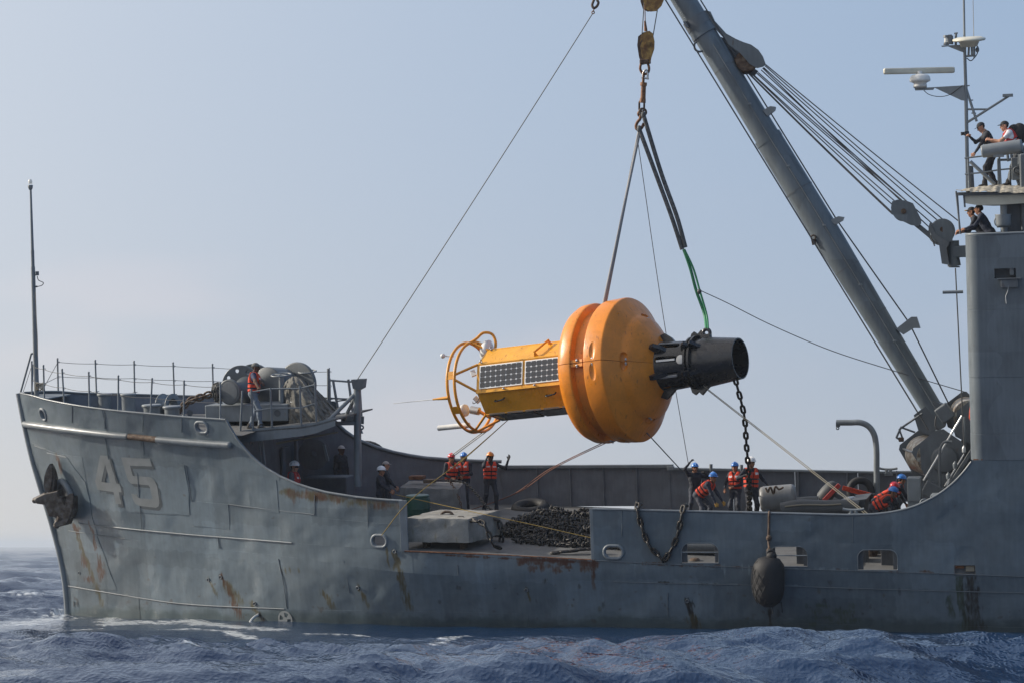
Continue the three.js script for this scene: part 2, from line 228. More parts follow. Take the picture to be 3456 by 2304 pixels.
{
  const spread = (inner, step, out, grow) => { const a = [0]; let s = step, p = 0; while (p < out) { if (p > inner) s *= p > 260 ? 1.25 : grow; p += s; a.push(p); } return a; };
  const half = spread(16, 0.095, 6000, 1.024), xs = [...half.slice(1).map((q) => -q).reverse(), ...half];
  const zs = []; { let z = -20, s = 0.8; while (z > -9000) { zs.push(z); s = z > -50 ? Math.max(0.13, s * 0.92) : z > -74 ? 0.12 : z > -260 ? s * 1.0055 : z > -900 ? s * 1.014 : s * 1.1; z -= s; } }
  const nx = xs.length, nz = zs.length, pos = new Float32Array(nx * nz * 3), col = new Float32Array(nx * nz * 3), uv = new Float32Array(nx * nz * 2), idx = new Uint32Array((nx - 1) * (nz - 1) * 6);
  for (let j = 0; j < nz; j++) for (let i = 0; i < nx; i++) {
    const o = j * nx + i, x = xs[i], z = zs[j], near = Math.abs(x) < 40 && z > -140, dist = Math.hypot(x, z), step = 0.5 * Math.max(xs[Math.min(nx - 1, i + 1)] - xs[Math.max(0, i - 1)], Math.abs(zs[Math.min(nz - 1, j + 1)] - zs[Math.max(0, j - 1)]));
    const f = near ? foamGlintAt(x, z) : 0, fm = sstep(0.44, 0.66, f), lee = (() => { const q = toShip(V(x, 0, z)), hb = q.x > -17.2 && q.x < 14 ? leeHalf(q.x) : null; return hb === null ? 1 : lerp(0.2, 1, sstep(5, 15, q.z + 5 - hb + 1.5 * n2(x * 0.15, z * 0.15))); })(), calm = lee * (0.78 + 0.35 * Math.max(sstep(-11, -16, x), sstep(-66, -74, z)) + 0.2 * sstep(-56, -50, z));
    pos[o * 3] = x; pos[o * 3 + 1] = (dist > 3000 ? 0 : swell(x, z, step * 2.2) * (near ? calm : 1)) + fm * 0.015 - 0.02; pos[o * 3 + 2] = z;
    const c = fm; col[o * 3] = lerp(0.002, 0.6, c); col[o * 3 + 1] = lerp(0.022, 0.63, c); col[o * 3 + 2] = lerp(0.068, 0.65, c);
    uv[o * 2] = x; uv[o * 2 + 1] = -z;
  }
  let q = 0; for (let j = 0; j + 1 < nz; j++) for (let i = 0; i + 1 < nx; i++) { const a = j * nx + i, b = a + 1, c = a + nx, d = c + 1; idx[q++] = a; idx[q++] = b; idx[q++] = c; idx[q++] = b; idx[q++] = d; idx[q++] = c; }
  const g = new THREE.BufferGeometry(); g.setAttribute('position', new THREE.BufferAttribute(pos, 3)); g.setAttribute('color', new THREE.BufferAttribute(col, 3)); g.setAttribute('uv', new THREE.BufferAttribute(uv, 2)); g.setIndex(new THREE.BufferAttribute(idx, 1)); g.computeVertexNormals();
  const ripple = noiseTex(512, 4, (x, y) => 0.5 + 0.3 * fbm2(x * 2.3, y * 1.5, 4) + 0.16 * (1 - 2 * Math.abs(n2(x * 5, y * 3.2))) + 0.07 * n2(x * 13, y * 9));
  const m = new THREE.MeshPhysicalMaterial({ name: 'sea_water', vertexColors: true, roughness: 0.13, ior: 1.33, bumpMap: ripple, bumpScale: 0.03 });
  const sea = new THREE.Mesh(g, m); sea.name = 'sea'; sea.userData = { kind: 'structure', label: 'dark blue choppy open sea with thin foam lines and painted glints', category: 'sea' }; sea.receiveShadow = true; scene.add(sea);
  console.log('sea', nx, nz);
}
// ---------------------------------------------------------------- the ship's hull
const hermite = (tab) => (x) => {          // smooth curve through a table, straight beyond its ends
  const n = tab.length, sl = (i) => (tab[i + 1][1] - tab[i][1]) / (tab[i + 1][0] - tab[i][0]);
  if (x <= tab[0][0]) return tab[0][1] + sl(0) * (x - tab[0][0]); if (x >= tab[n - 1][0]) return tab[n - 1][1] + sl(n - 2) * (x - tab[n - 1][0]);
  let i = 0; while (x > tab[i + 1][0]) i++;
  const h = tab[i + 1][0] - tab[i][0], t = (x - tab[i][0]) / h, m0 = i ? (sl(i - 1) + sl(i)) / 2 : sl(0), m1 = i < n - 2 ? (sl(i) + sl(i + 1)) / 2 : sl(i), t2 = t * t, t3 = t2 * t;
  return (2 * t3 - 3 * t2 + 1) * tab[i][1] + (t3 - 2 * t2 + t) * h * m0 + (3 * t2 - 2 * t3) * tab[i + 1][1] + (t3 - t2) * h * m1;
};
const poly = (tab) => (x) => { if (x <= tab[0][0]) return tab[0][1]; for (let i = 0; i + 1 < tab.length; i++) if (x <= tab[i + 1][0]) return lerp(tab[i][1], tab[i + 1][1], (x - tab[i][0]) / (tab[i + 1][0] - tab[i][0])); return tab[tab.length - 1][1]; };
const bSheer = hermite([[-18.11, 0], [-17.7, 0.5], [-16.7, 1.25], [-15.8, 1.88], [-14.8, 2.42], [-13.8, 2.84], [-12.7, 3.2], [-11.6, 3.52], [-10.4, 3.86], [-9.5, 4.12], [-8, 4.48], [-5, 4.9], [-2, 5], [0, 5], [14, 5]]);
const bWater = hermite([[-16.88, 0], [-16, 0.42], [-15, 0.88], [-14, 1.33], [-12, 2.2], [-10, 3.0], [-8, 3.68], [-5, 4.36], [-2, 4.6], [0, 4.66], [14, 4.68]]);
const half = (X, Y) => { const t = clamp((Y + 2.12) / 6.25, 0, 1.15), g = lerp(Math.pow(t, 1.9), Math.min(1, t * 3.5), sstep(-11, -3.5, X)); return lerp(bWater(X), bSheer(X), g); };
const stemX = (Y) => { let a = -19.5, b = -15; for (let i = 0; i < 40; i++) { const m = (a + b) / 2; half(m, Y) < 0 ? a = m : b = m; } return b; };
const hullHit = (u, v) => { let Z = -2, p; for (let i = 0; i < 60; i++) { p = P(u, v, Z); Z = lerp(Z, -5 + Math.max(-0.5, half(p.x, p.y)), 0.6); } return V(p.x, p.y, Z); };
const hullNormal = (X, Y) => { const e = 0.04; return V(-(half(X + e, Y) - half(X - e, Y)) / (2 * e), -(half(X, Y + e) - half(X, Y - e)) / (2 * e), 1).normalize(); };
const dish = (X, Y) => 0.016 * Math.sin(X / 0.61 * Math.PI) * (0.45 + 0.55 * n2(X * 0.35, Y * 0.5)) * (0.5 + 0.5 * n2(X * 0.8 + 30, Y * 0.9)) + 0.02 * n2(X * 0.75, Y * 0.9 + 70) + 0.010 * n2(X * 1.9 + 5, Y * 2.1) * (0.5 + 0.5 * n2(X * 0.3 + 3, Y * 0.4)) - 0.018 * sstep(0.45, 0.8, n2(X * 1.5 + 90, Y * 1.6 + 10));
const onHull = (X, Y, off = 0) => V(X, Y, -5 + half(X, Y)).addScaledVector(hullNormal(X, Y), off);
const curveY = (px) => { const t = px.map(([u, v]) => { const p = hullHit(u, v); return [p.x, p.y]; }).sort((a, b) => a[0] - b[0]); return hermite(t); };

const sheer = (() => {                      // top edge of the plating against X
  const rail = hermite([[62, 1325], [104, 1335], [145, 1347], [212, 1361], [298, 1375], [397, 1387], [506, 1397], [617, 1407], [738, 1415], [762, 1417]].map(([u, v], i) => { if (!i) return [-18.11, 4.13]; const p = hullHit(u, v); return [p.x, p.y]; }));
  const fall = poly([[762, 1417], [780, 1450], [800, 1483], [822, 1511], [850, 1541], [875, 1563], [900, 1582], [945, 1608], [1000, 1632], [1050, 1648], [1100, 1661], [1200, 1677], [1280, 1685], [1355, 1690]].map(([u, v]) => { const p = hullHit(u, v); return [p.x, p.y]; }));
  const fx = hullHit(762, 1417).x, aft = poly([[2003, 1718], [2250, 1724], [2500, 1729], [2700, 1734], [2860, 1738], [2950, 1736], [3010, 1729], [3060, 1718], [3100, 1704], [3140, 1685], [3180, 1661], [3215, 1634], [3245, 1604], [3270, 1573], [3285, 1552]].map(([u, v]) => { const p = P(u, v, 0); return [p.x, p.y]; }));
  return { fx, gapA: hullHit(1355, 1700).x, gapB: 0.02, rail, fall, aft, at: (X) => X < fx ? rail(X) : X < -4.985 ? fall(X) : X < 0.02 ? null : aft(X) };
})();
const edgeY = curveY([[110, 1745], [270, 1765], [500, 1790], [700, 1808], [1000, 1832], [1357, 1857], [1700, 1874], [2003, 1890], [2300, 1905], [2700, 1920], [3200, 1935], [3456, 1945]]);
const deckEdge = (X) => edgeY(X);
const topY = (X) => sheer.at(X) ?? deckEdge(X);
const S1 = curveY([[215, 1974], [400, 2005], [600, 2035], [960, 2054], [1400, 2062], [2000, 2078], [2700, 2104], [3456, 2116]]);
const S2 = curveY([[185, 1785], [440, 1820], [700, 1850], [1000, 1882], [1360, 1930], [2000, 1960], [2600, 1975], [3000, 1988], [3456, 2000]]);
const S4 = curveY([[98, 1488], [160, 1519], [230, 1536], [450, 1549], [640, 1562], [900, 1612]]);
const S5 = curveY([[82, 1424], [200, 1438], [300, 1450], [600, 1481], [775, 1497]]);
const S6 = curveY([[170, 1640], [300, 1655], [500, 1672], [800, 1712], [1100, 1748], [1355, 1770], [1700, 1790], [2003, 1808], [2500, 1822], [3000, 1836], [3456, 1846]]);

// weathered paint of the plating: one map over (X, Y); only stains, chips and paint patches with outlines of their own
const HX0 = -18.6, HX1 = 14.4, HY0 = -3.6, HY1 = 8.4, HW = 2048, HH = 1024;
const hullTex = (() => {
  const d = new Float32Array(HW * HH * 3), X = (i) => lerp(HX0, HX1, i / HW), Y = (j) => lerp(HY0, HY1, j / HH);
  const r = mulberry(303), patches = [];
  for (let k = 0; k < 46; k++) { const x = lerp(-18, 12, r()), y = lerp(-2.4, 3.6, r() * r() * 0.4 + r() * 0.6), w = 0.4 + 1.6 * r(), h = 0.3 + 1.1 * r(); patches.push([x, y, w, h, (r() - 0.5) * 0.15]); }
  for (let j = 0; j < HH; j++) for (let i = 0; i < HW; i++) {
    const x = X(i), y = Y(j); let g = 0.93 + 0.07 * fbm2(x * 0.5, y * 0.5, 3) + 0.06 * fbm2(x * 2.5, y * 2.5, 4) + 0.05 * fbm2(x * 7, y * 0.9, 3);
    for (const [px, py, w, h, q] of patches) { const e = 0.05 * n2(x * 3, y * 3); if (Math.abs(x - px) < w + e && Math.abs(y - py) < h + e) g += q; }
    const wl = -1.67 + 0.14 * (half(x, -1.9) - 5), wet = 1 - sstep(0.1, 0.34, y - wl - 0.12 * fbm2(x * 2, y * 3, 4) - 0.1 * n2(x * 0.5, 3)); g *= 1 - 0.2 * wet;
    let c = [g * (0.985 - 0.03 * wet), g, g * (1.01 - 0.03 * wet)];
    const spots = 0.6 * sstep(0.62, 0.74, fbm2(x * 1.4 + 20, y * 1.6, 5) + 0.18 * sstep(-0.2, -1.6, y)); c = [lerp(c[0], 0.6, spots * 0.4), lerp(c[1], 0.47, spots * 0.5), lerp(c[2], 0.36, spots * 0.5)];
    const o = (j * HW + i) * 3; d[o] = c[0]; d[o + 1] = c[1]; d[o + 2] = c[2];
  }
  const blot = (x, y, rx, ry, col, a, seed = 0) => {
    const i0 = Math.max(0, ((x - rx * 1.3 - HX0) / (HX1 - HX0) * HW) | 0), i1 = Math.min(HW - 1, ((x + rx * 1.3 - HX0) / (HX1 - HX0) * HW + 1) | 0), j0 = Math.max(0, ((y - ry * 1.3 - HY0) / (HY1 - HY0) * HH) | 0), j1 = Math.min(HH - 1, ((y + ry * 1.3 - HY0) / (HY1 - HY0) * HH + 1) | 0);
    for (let j = j0; j <= j1; j++) for (let i = i0; i <= i1; i++) { const X_ = X(i), Y_ = Y(j), q = Math.hypot((X_ - x) / rx, (Y_ - y) / ry) + 0.9 * fbm2(X_ * 9 + seed, Y_ * 2.2, 5), k = a * (0.75 + 0.35 * n2(X_ * 14, Y_ * 4)) * (1 - sstep(0.35, 1.0, q)); if (k > 0) { const o = (j * HW + i) * 3; for (let m = 0; m < 3; m++) d[o + m] = lerp(d[o + m], col[m], k); } }
  };
  const RUST = [0.72, 0.36, 0.2], OCHRE = [0.72, 0.58, 0.36], DARK = [0.36, 0.27, 0.2], PALE = [1.12, 1.12, 1.1], GREEN = [0.6, 0.62, 0.5];
  const streak = (px, w0, w1, col, a) => { const p = px.map(([u, v]) => hullHit(u, v)); for (let s = 0; s + 1 < p.length; s++) { const n = Math.ceil(p[s].distanceTo(p[s + 1]) / 0.06); for (let k = 0; k < n; k++) { const t = (s + k / n) / (p.length - 1), q = p[s].clone().lerp(p[s + 1], k / n); blot(q.x + 0.02 * n2(q.y * 3, s), q.y, lerp(w0, w1, t), 0.1, col, a * (1 - 0.55 * t * t), s * 3); } } };
  streak([[255, 1790], [270, 1840], [300, 1920], [330, 2000], [345, 2050]], 0.1, 0.12, OCHRE, 0.75); streak([[247, 1775], [258, 1795], [268, 1775]], 0.09, 0.07, RUST, 0.85);
  for (const [u, v, rx, ry] of [[335, 1905, 0.16, 0.36], [340, 1935, 0.18, 0.24], [300, 1955, 0.3, 0.1], [318, 1830, 0.08, 0.3], [280, 1890, 0.14, 0.22]]) { const p = hullHit(u, v); blot(p.x, p.y, rx, ry, RUST, 0.8, u); }
  streak([[300, 1765], [315, 1800], [318, 1850]], 0.04, 0.04, RUST, 0.8); streak([[187, 1535], [200, 1560], [205, 1600]], 0.05, 0.1, RUST, 0.6);
  streak([[702, 1955], [720, 1990], [735, 2012]], 0.05, 0.03, OCHRE, 0.7); streak([[745, 1945], [770, 1985], [785, 2030], [812, 2090]], 0.09, 0.16, RUST, 0.75); streak([[760, 1965], [790, 2010], [810, 2040]], 0.2, 0.3, OCHRE, 0.35); streak([[848, 2035], [860, 2062], [870, 2075]], 0.09, 0.1, OCHRE, 0.75); streak([[872, 2075], [895, 2110]], 0.06, 0.08, DARK, 0.8);
  streak([[1092, 2000], [1110, 2020], [1125, 2060]], 0.16, 0.1, OCHRE, 0.6); streak([[1208, 1982], [1225, 2010], [1245, 2050]], 0.07, 0.12, OCHRE, 0.6); streak([[1332, 1862], [1340, 1910], [1360, 1980], [1385, 2060]], 0.11, 0.14, OCHRE, 0.75); streak([[1305, 1852], [1308, 1890], [1320, 1930]], 0.04, 0.03, OCHRE, 0.5);
  for (const u of [945, 960, 975, 1005]) streak([[u, 1922], [u + 6, 1936]], 0.03, 0.03, OCHRE, 0.7);
  streak([[1777, 1990], [1790, 2030]], 0.05, 0.04, OCHRE, 0.6); streak([[2320, 2028], [2335, 2080], [2345, 2120]], 0.11, 0.12, DARK, 0.8); streak([[2335, 2080], [2350, 2130]], 0.16, 0.16, OCHRE, 0.5); streak([[2003, 1895], [2003, 1940], [2005, 1990]], 0.07, 0.05, RUST, 0.6);
  for (let k = 0; k < 70; k++) { const u = lerp(1750, 2010, r()), v = 1893 + 45 * r() * r(), p = hullHit(u, v + (u - 2000) * 0.05); blot(p.x, p.y, 0.04 + 0.14 * r(), 0.03 + 0.09 * r(), RUST, 0.6, k); }
  for (let k = 0; k < 60; k++) { const u = lerp(1500, 2010, r()), p = hullHit(u, 1862 + (u - 1357) * 0.051 + 4); blot(p.x, p.y, 0.05 + 0.12 * r(), 0.02 + 0.03 * r(), RUST, 0.75, k + 50); }
  for (let k = 0; k < 60; k++) { const u = lerp(2100, 3200, r()), p = hullHit(u, 1900 + (u - 2100) * 0.03 + (r() - 0.5) * 6); blot(p.x, p.y, 0.05 + 0.15 * r(), 0.02 + 0.03 * r(), r() < 0.5 ? RUST : PALE, 0.6, k); }
  for (let k = 0; k < 30; k++) { const u = lerp(2200, 2700, r()), p = hullHit(u, 1966 + (u - 2200) * 0.02 + (r() - 0.5) * 4); blot(p.x, p.y, 0.05 + 0.14 * r(), 0.02 + 0.02 * r(), r() < 0.5 ? DARK : PALE, 0.7, k); }
  for (const [u, v, l] of [[2443, 1912, 35], [2504, 1912, 20], [2526, 1912, 34], [2140, 1902, 44], [2435, 1912, 10]]) streak([[u, v], [u + 5, v + l]], 0.03, 0.02, PALE, 0.8);
  streak([[2598, 2060], [2602, 2120]], 0.05, 0.06, DARK, 0.8); streak([[3238, 1946], [3240, 2000], [3255, 2080], [3262, 2140]], 0.08, 0.16, GREEN, 0.8); streak([[3275, 1946], [3280, 2040], [3290, 2130]], 0.2, 0.3, DARK, 0.45); streak([[3205, 2020], [3215, 2090]], 0.09, 0.12, GREEN, 0.6);
  for (let k = 0; k < 26; k++) { const u = lerp(2720, 2900, r()), v = lerp(2040, 2125, r()), p = hullHit(u, v); blot(p.x, p.y, 0.05 + 0.16 * r(), 0.04 + 0.07 * r(), GREEN, 0.55, k); }
  for (let k = 0; k < 90; k++) { const u = lerp(950, 1350, r()), v = lerp(1640, 1690, (u - 950) / 400) + 14 + 26 * r() * r(), p = hullHit(u, v); blot(p.x, p.y, 0.06 + 0.16 * r(), 0.05 + 0.12 * r(), r() < 0.4 ? RUST : OCHRE, 0.4, k); }
  for (let k = 0; k < 34; k++) { const u = lerp(1300, 3400, r()), v = lerp(1950, 2100, r()), p = hullHit(u, v); blot(p.x, p.y, 0.02 + 0.05 * r(), 0.03 + 0.09 * r(), r() < 0.6 ? DARK : OCHRE, 0.4, k); }
  const out = new Uint8Array(HW * HH * 4); for (let k = 0; k < HW * HH; k++) { for (let m = 0; m < 3; m++) out[k * 4 + m] = clamp(d[k * 3 + m] * 0.86) * 255; out[k * 4 + 3] = 255; }
  const t = new THREE.DataTexture(out, HW, HH); t.magFilter = THREE.LinearFilter; t.minFilter = THREE.LinearMipmapLinearFilter; t.generateMipmaps = true; t.colorSpace = THREE.SRGBColorSpace; t.needsUpdate = true; return t;
})();
mat('hull_paint', [0.182, 0.226, 0.258], 0.36, { map: hullTex });

const ship = thing('navy_ship', 'grey navy salvage ship with the number 45 painted on its bow', 'ship', V(0, 0, 0));
const hull = node(ship, 'hull');
function plate(xa, xb, lo, hi, off, holes = [], atStem = false, pale = false) {       // one plate of the shell, a thin solid that follows the hull
  const w = xb - xa, nx = clamp(Math.ceil(w / 0.13), 2, 34), ny = clamp(Math.ceil(Math.max(Math.abs(hi(xa) - lo(xa)), Math.abs(hi(xb) - lo(xb))) / 0.16), 2, 18), pos = [], uv = [], idx = [], T = 0.02;
  const pt = (s, t) => { let X = lerp(xa, xb, s); if (atStem) for (let k = 0; k < 3; k++) { const Y = lerp(lo(X), hi(X), t); X = lerp(stemX(Y) + 0.05, xb, s); } return [X, lerp(lo(X), hi(X), t)]; };
  for (const back of [0, 1]) for (let j = 0; j <= ny; j++) for (let i = 0; i <= nx; i++) { const [X, Y] = pt(i / nx, j / ny), e = Math.min(1, 5 * Math.min(i / nx, 1 - i / nx)) * Math.min(1, 5 * Math.min(j / ny, 1 - j / ny)), p = onHull(X, Y, back ? off - T : off + dish(X, Y) * (0.35 + 0.65 * e)); pos.push(p.x, p.y, p.z); uv.push((X - HX0) / (HX1 - HX0), (Y - HY0) / (HY1 - HY0)); }
  const N = (nx + 1) * (ny + 1), q = (a, b, c, d) => idx.push(a, b, c, a, c, d);
  for (let j = 0; j < ny; j++) for (let i = 0; i < nx; i++) { const a = j * (nx + 1) + i; q(a, a + 1, a + nx + 2, a + nx + 1); q(N + a, N + a + nx + 1, N + a + nx + 2, N + a + 1); }
  const g = new THREE.BufferGeometry(); g.setAttribute('position', new THREE.Float32BufferAttribute(pos, 3)); g.setAttribute('uv', new THREE.Float32BufferAttribute(uv, 2)); g.setIndex(idx); g.computeVertexNormals();
  const rim = [], b = []; for (let i = 0; i <= nx; i++) b.push(i); for (let j = 1; j <= ny; j++) b.push(j * (nx + 1) + nx); for (let i = nx - 1; i >= 0; i--) b.push(ny * (nx + 1) + i); for (let j = ny - 1; j > 0; j--) b.push(j * (nx + 1));
  const rp = [], ru = []; b.forEach((k, i) => { const l = b[(i + 1) % b.length]; for (const m of [k, N + k, N + l, k, N + l, l]) { rp.push(pos[m * 3], pos[m * 3 + 1], pos[m * 3 + 2]); ru.push(uv[m * 2], uv[m * 2 + 1]); } });
  const rg = new THREE.BufferGeometry(); rg.setAttribute('position', new THREE.Float32BufferAttribute(rp, 3)); rg.setAttribute('uv', new THREE.Float32BufferAttribute(ru, 2)); rg.computeVertexNormals();
  let out = mergeGeometries([plainGeo(g), rg]);
  for (const h of holes) out = subtract(out, h);
  part(hull, 'hull_plate', out, M.hull_paint, true);
}
const stadiumCut = (c, n, w, h, r, up = V(0, 1, 0)) => { const g = new THREE.ExtrudeGeometry(roundShape(w, h, r), { depth: 1.2, bevelEnabled: false, curveSegments: 10 }).translate(0, 0, -0.6); const x = up.clone().cross(n).normalize(), y = n.clone().cross(x); return g.applyMatrix4(new THREE.Matrix4().makeBasis(x, y, n).setPosition(c)); };
const archShape = (w, h, r) => { const s = new THREE.Shape(), x = w / 2, y = h / 2; s.moveTo(-x, -y); s.lineTo(x, -y); s.lineTo(x, y - r); s.absarc(x - r, y - r, r, 0, Math.PI / 2); s.lineTo(-x + r, y); s.absarc(-x + r, y - r, r, Math.PI / 2, Math.PI); s.lineTo(-x, -y); return s; };
const archCut = (c, w, h, r) => new THREE.ExtrudeGeometry(archShape(w, h, r), { depth: 1.2, bevelEnabled: false, curveSegments: 10 }).translate(c.x, c.y, c.z - 0.6);
const leads = [[145, 1398, 0.22, 0.27, 0.1], [680, 1441, 0.36, 0.25, 0.12], [1280, 1825, 0.38, 0.25, 0.12], [2071, 1862, 0.42, 0.26, 0.125]].map(([u, v, w, h, r]) => { const c = hullHit(u, v), n = hullNormal(c.x, c.y); return { c, n, w, h, r, cut: () => stadiumCut(c, n, w, h, r) }; });
const ports = [[2363, 1866, 0.93, 0.5, 0.22], [2662, 1877, 0.93, 0.5, 0.22], [2963, 1889, 0.96, 0.5, 0.2]].map(([u, v, w, h, r]) => { const c = hullHit(u, v); return { c, n: V(0, 0, 1), w, h, r, cut: () => archCut(c, w, h, r) }; });
const scuttle = (() => { const c = hullHit(3258, 1923); return { c, cut: () => stadiumCut(c, V(0, 0, 1), 0.5, 0.24, 0.02) }; })();
const uX = (u, v) => hullHit(u, v).x;
const row = (lo, hi, us, vm, seed, x1 = 13.6) => { const r = mulberry(seed), xs = us.map(([u, v]) => uX(u, v ?? vm)); xs.push(x1); let x0 = stemX(vm > 1500 ? -1 : 2), first = true; for (const x of xs) { plate(x0, x, lo, hi, (r() - 0.5) * 0.012, [], first, first); x0 = x; first = false; } };
const u_ = (...a) => a.map((q) => [q]);
row(() => -3.5, S1, u_(470, 760, 1080, 1420, 1780, 2150, 2520, 2900, 3250), 2060, 1);
row(S1, S2, u_(345, 640, 940, 1170, 1380, 1700, 2010, 2260, 2570, 2900, 3190), 1930, 2);
row(S2, deckEdge, u_(300, 470, 735, 1000, 1390, 1700, 2003, 2340, 2700, 3100), 1830, 3);
{ // above the deck edge, forward: S3..S6..S4..S5..rail
  const minTop = (f) => (X) => Math.min(f(X), topY(X));
  const build = (lo, hi, xs, seed, holesAt = []) => { const r = mulberry(seed); let x0 = stemX(2), first = true; for (const x of xs) { const mid = (x0 + x) / 2; const h = holesAt.filter((q) => q.c.x > x0 && q.c.x < x && q.c.y > lo(q.c.x) && q.c.y < hi(q.c.x)).map((q) => q.cut()); plate(x0, x, lo, hi, (r() - 0.5) * 0.014, h, first, mid < -14.6); x0 = x; first = false; } };
  build(deckEdge, S6, [uX(290, 1720), uX(440, 1725), uX(620, 1730), uX(860, 1760), uX(1110, 1790), -4.985], 21, leads);
  build(S6, minTop(S4), [uX(290, 1620), uX(415, 1620), uX(620, 1640), uX(760, 1660), sheer.fx + 0.45, uX(935, 1660)], 22, leads);
  const x935 = uX(935, 1660); { const r = mulberry(29); let x0 = x935; for (const x of [uX(1105, 1700), uX(1240, 1720), -4.985]) { plate(x0, x, S6, topY, (r() - 0.5) * 0.012); x0 = x; } }
  build(S4, S5, [uX(240, 1500), uX(355, 1510), uX(480, 1520), uX(620, 1530), sheer.fx], 23, leads);
  build(S5, topY, [uX(240, 1400), uX(350, 1410), uX(480, 1420), uX(612, 1440), sheer.fx], 24, leads);
  // where the rail falls away to the main deck
  plate(sheer.fx, uX(945, 1640), (X) => Math.min(S4(X), topY(X) - 0.02), topY, 0.004);
  // aft bulwark
  const ax = [0.02, P(2190, 1800, 0).x, P(2500, 1800, 0).x, P(2800, 1800, 0).x, P(3100, 1800, 0).x, 9.36], r = mulberry(26);
  for (let i = 0; i + 1 < ax.length; i++) for (const [lo, hi] of [[deckEdge, S6], [S6, topY]]) { const h = [...leads, ...ports, scuttle].filter((q) => q.c.x > ax[i] - 0.6 && q.c.x < ax[i + 1] + 0.6 && q.c.y + 0.3 > lo(q.c.x) && q.c.y - 0.3 < hi(q.c.x)).map((q) => q.cut()); plate(ax[i], ax[i + 1], lo, hi, (r() - 0.5) * 0.006, h); }
}
const mirrored = (g) => { g = g.clone(); g.scale(1, 1, -1); g.translate(0, 0, -10); if (g.index) { const a = g.index.array; for (let i = 0; i < a.length; i += 3) [a[i], a[i + 1]] = [a[i + 1], a[i]]; } else for (const k of Object.keys(g.attributes)) { const at_ = g.attributes[k], s = at_.itemSize; for (let i = 0; i < at_.count; i += 3) for (let c = 0; c < s; c++) { const t = at_.array[i * s + c]; at_.array[i * s + c] = at_.array[(i + 1) * s + c]; at_.array[(i + 1) * s + c] = t; } } return g; };
const sheet = (fn, nx, ny) => { const g = new THREE.PlaneGeometry(1, 1, nx, ny), p = g.attributes.position; for (let i = 0; i < p.count; i++) { const q = fn(p.getX(i) + 0.5, p.getY(i) + 0.5); p.setXYZ(i, q.x, q.y, q.z); } g.computeVertexNormals(); return g; };
{ // far side: shell plating (starboard), bulwark in plates with a cap, ports and the raised section at its gap
  const far = [[-18.05, -9.7], [-9.7, 0.02], [0.02, 13.6]].map(([a, b]) => mirrored(sheet((s, t) => { const X = lerp(a, b, s); let Y = lerp(-3.4, deckEdge(X), t); const xs = Math.max(X, stemX(Y)); return onHull(xs, Y); }, 40, 8)));
  part(hull, 'starboard_shell', far, M.navy_grey);
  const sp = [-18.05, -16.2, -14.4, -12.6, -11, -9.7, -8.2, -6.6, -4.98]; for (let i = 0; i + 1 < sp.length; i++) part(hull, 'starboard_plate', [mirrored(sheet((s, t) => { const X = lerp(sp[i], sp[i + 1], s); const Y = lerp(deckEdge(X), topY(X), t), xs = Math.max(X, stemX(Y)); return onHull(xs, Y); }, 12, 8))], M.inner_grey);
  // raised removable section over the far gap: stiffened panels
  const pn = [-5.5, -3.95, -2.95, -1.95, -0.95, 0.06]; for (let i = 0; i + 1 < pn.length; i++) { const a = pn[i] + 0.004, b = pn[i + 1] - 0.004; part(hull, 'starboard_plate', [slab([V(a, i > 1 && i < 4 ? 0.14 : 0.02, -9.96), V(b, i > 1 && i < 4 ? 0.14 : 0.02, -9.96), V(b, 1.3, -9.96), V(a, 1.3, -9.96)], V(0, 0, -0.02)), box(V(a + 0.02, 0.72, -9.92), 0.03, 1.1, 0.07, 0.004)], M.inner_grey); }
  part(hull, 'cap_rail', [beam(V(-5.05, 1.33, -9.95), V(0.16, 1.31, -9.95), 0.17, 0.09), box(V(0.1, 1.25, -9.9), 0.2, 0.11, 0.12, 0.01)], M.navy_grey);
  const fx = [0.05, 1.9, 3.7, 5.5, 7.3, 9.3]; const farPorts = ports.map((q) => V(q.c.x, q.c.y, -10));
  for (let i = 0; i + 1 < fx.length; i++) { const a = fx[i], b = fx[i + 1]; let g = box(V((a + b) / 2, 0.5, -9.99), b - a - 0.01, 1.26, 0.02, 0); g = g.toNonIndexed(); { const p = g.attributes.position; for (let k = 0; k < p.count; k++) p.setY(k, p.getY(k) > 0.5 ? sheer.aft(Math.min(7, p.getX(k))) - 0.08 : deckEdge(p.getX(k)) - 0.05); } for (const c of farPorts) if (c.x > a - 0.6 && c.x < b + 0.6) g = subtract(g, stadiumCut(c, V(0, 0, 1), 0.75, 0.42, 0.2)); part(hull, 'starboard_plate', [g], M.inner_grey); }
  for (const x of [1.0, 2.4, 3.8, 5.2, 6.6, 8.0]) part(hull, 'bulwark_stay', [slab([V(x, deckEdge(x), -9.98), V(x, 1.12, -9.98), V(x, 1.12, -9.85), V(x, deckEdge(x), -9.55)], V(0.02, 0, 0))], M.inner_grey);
  for (const [a, b] of [[0.2, 9.2]]) { const pts = []; for (let k = 0; k <= 12; k++) { const x = lerp(a, b, k / 12); pts.push(V(x, sheer.aft(Math.min(7, x)) - 0.04, -9.94)); } for (let k = 0; k < 12; k++) part(hull, 'cap_rail', [beam(pts[k], pts[k + 1], 0.16, 0.06)], M.navy_grey); }
}
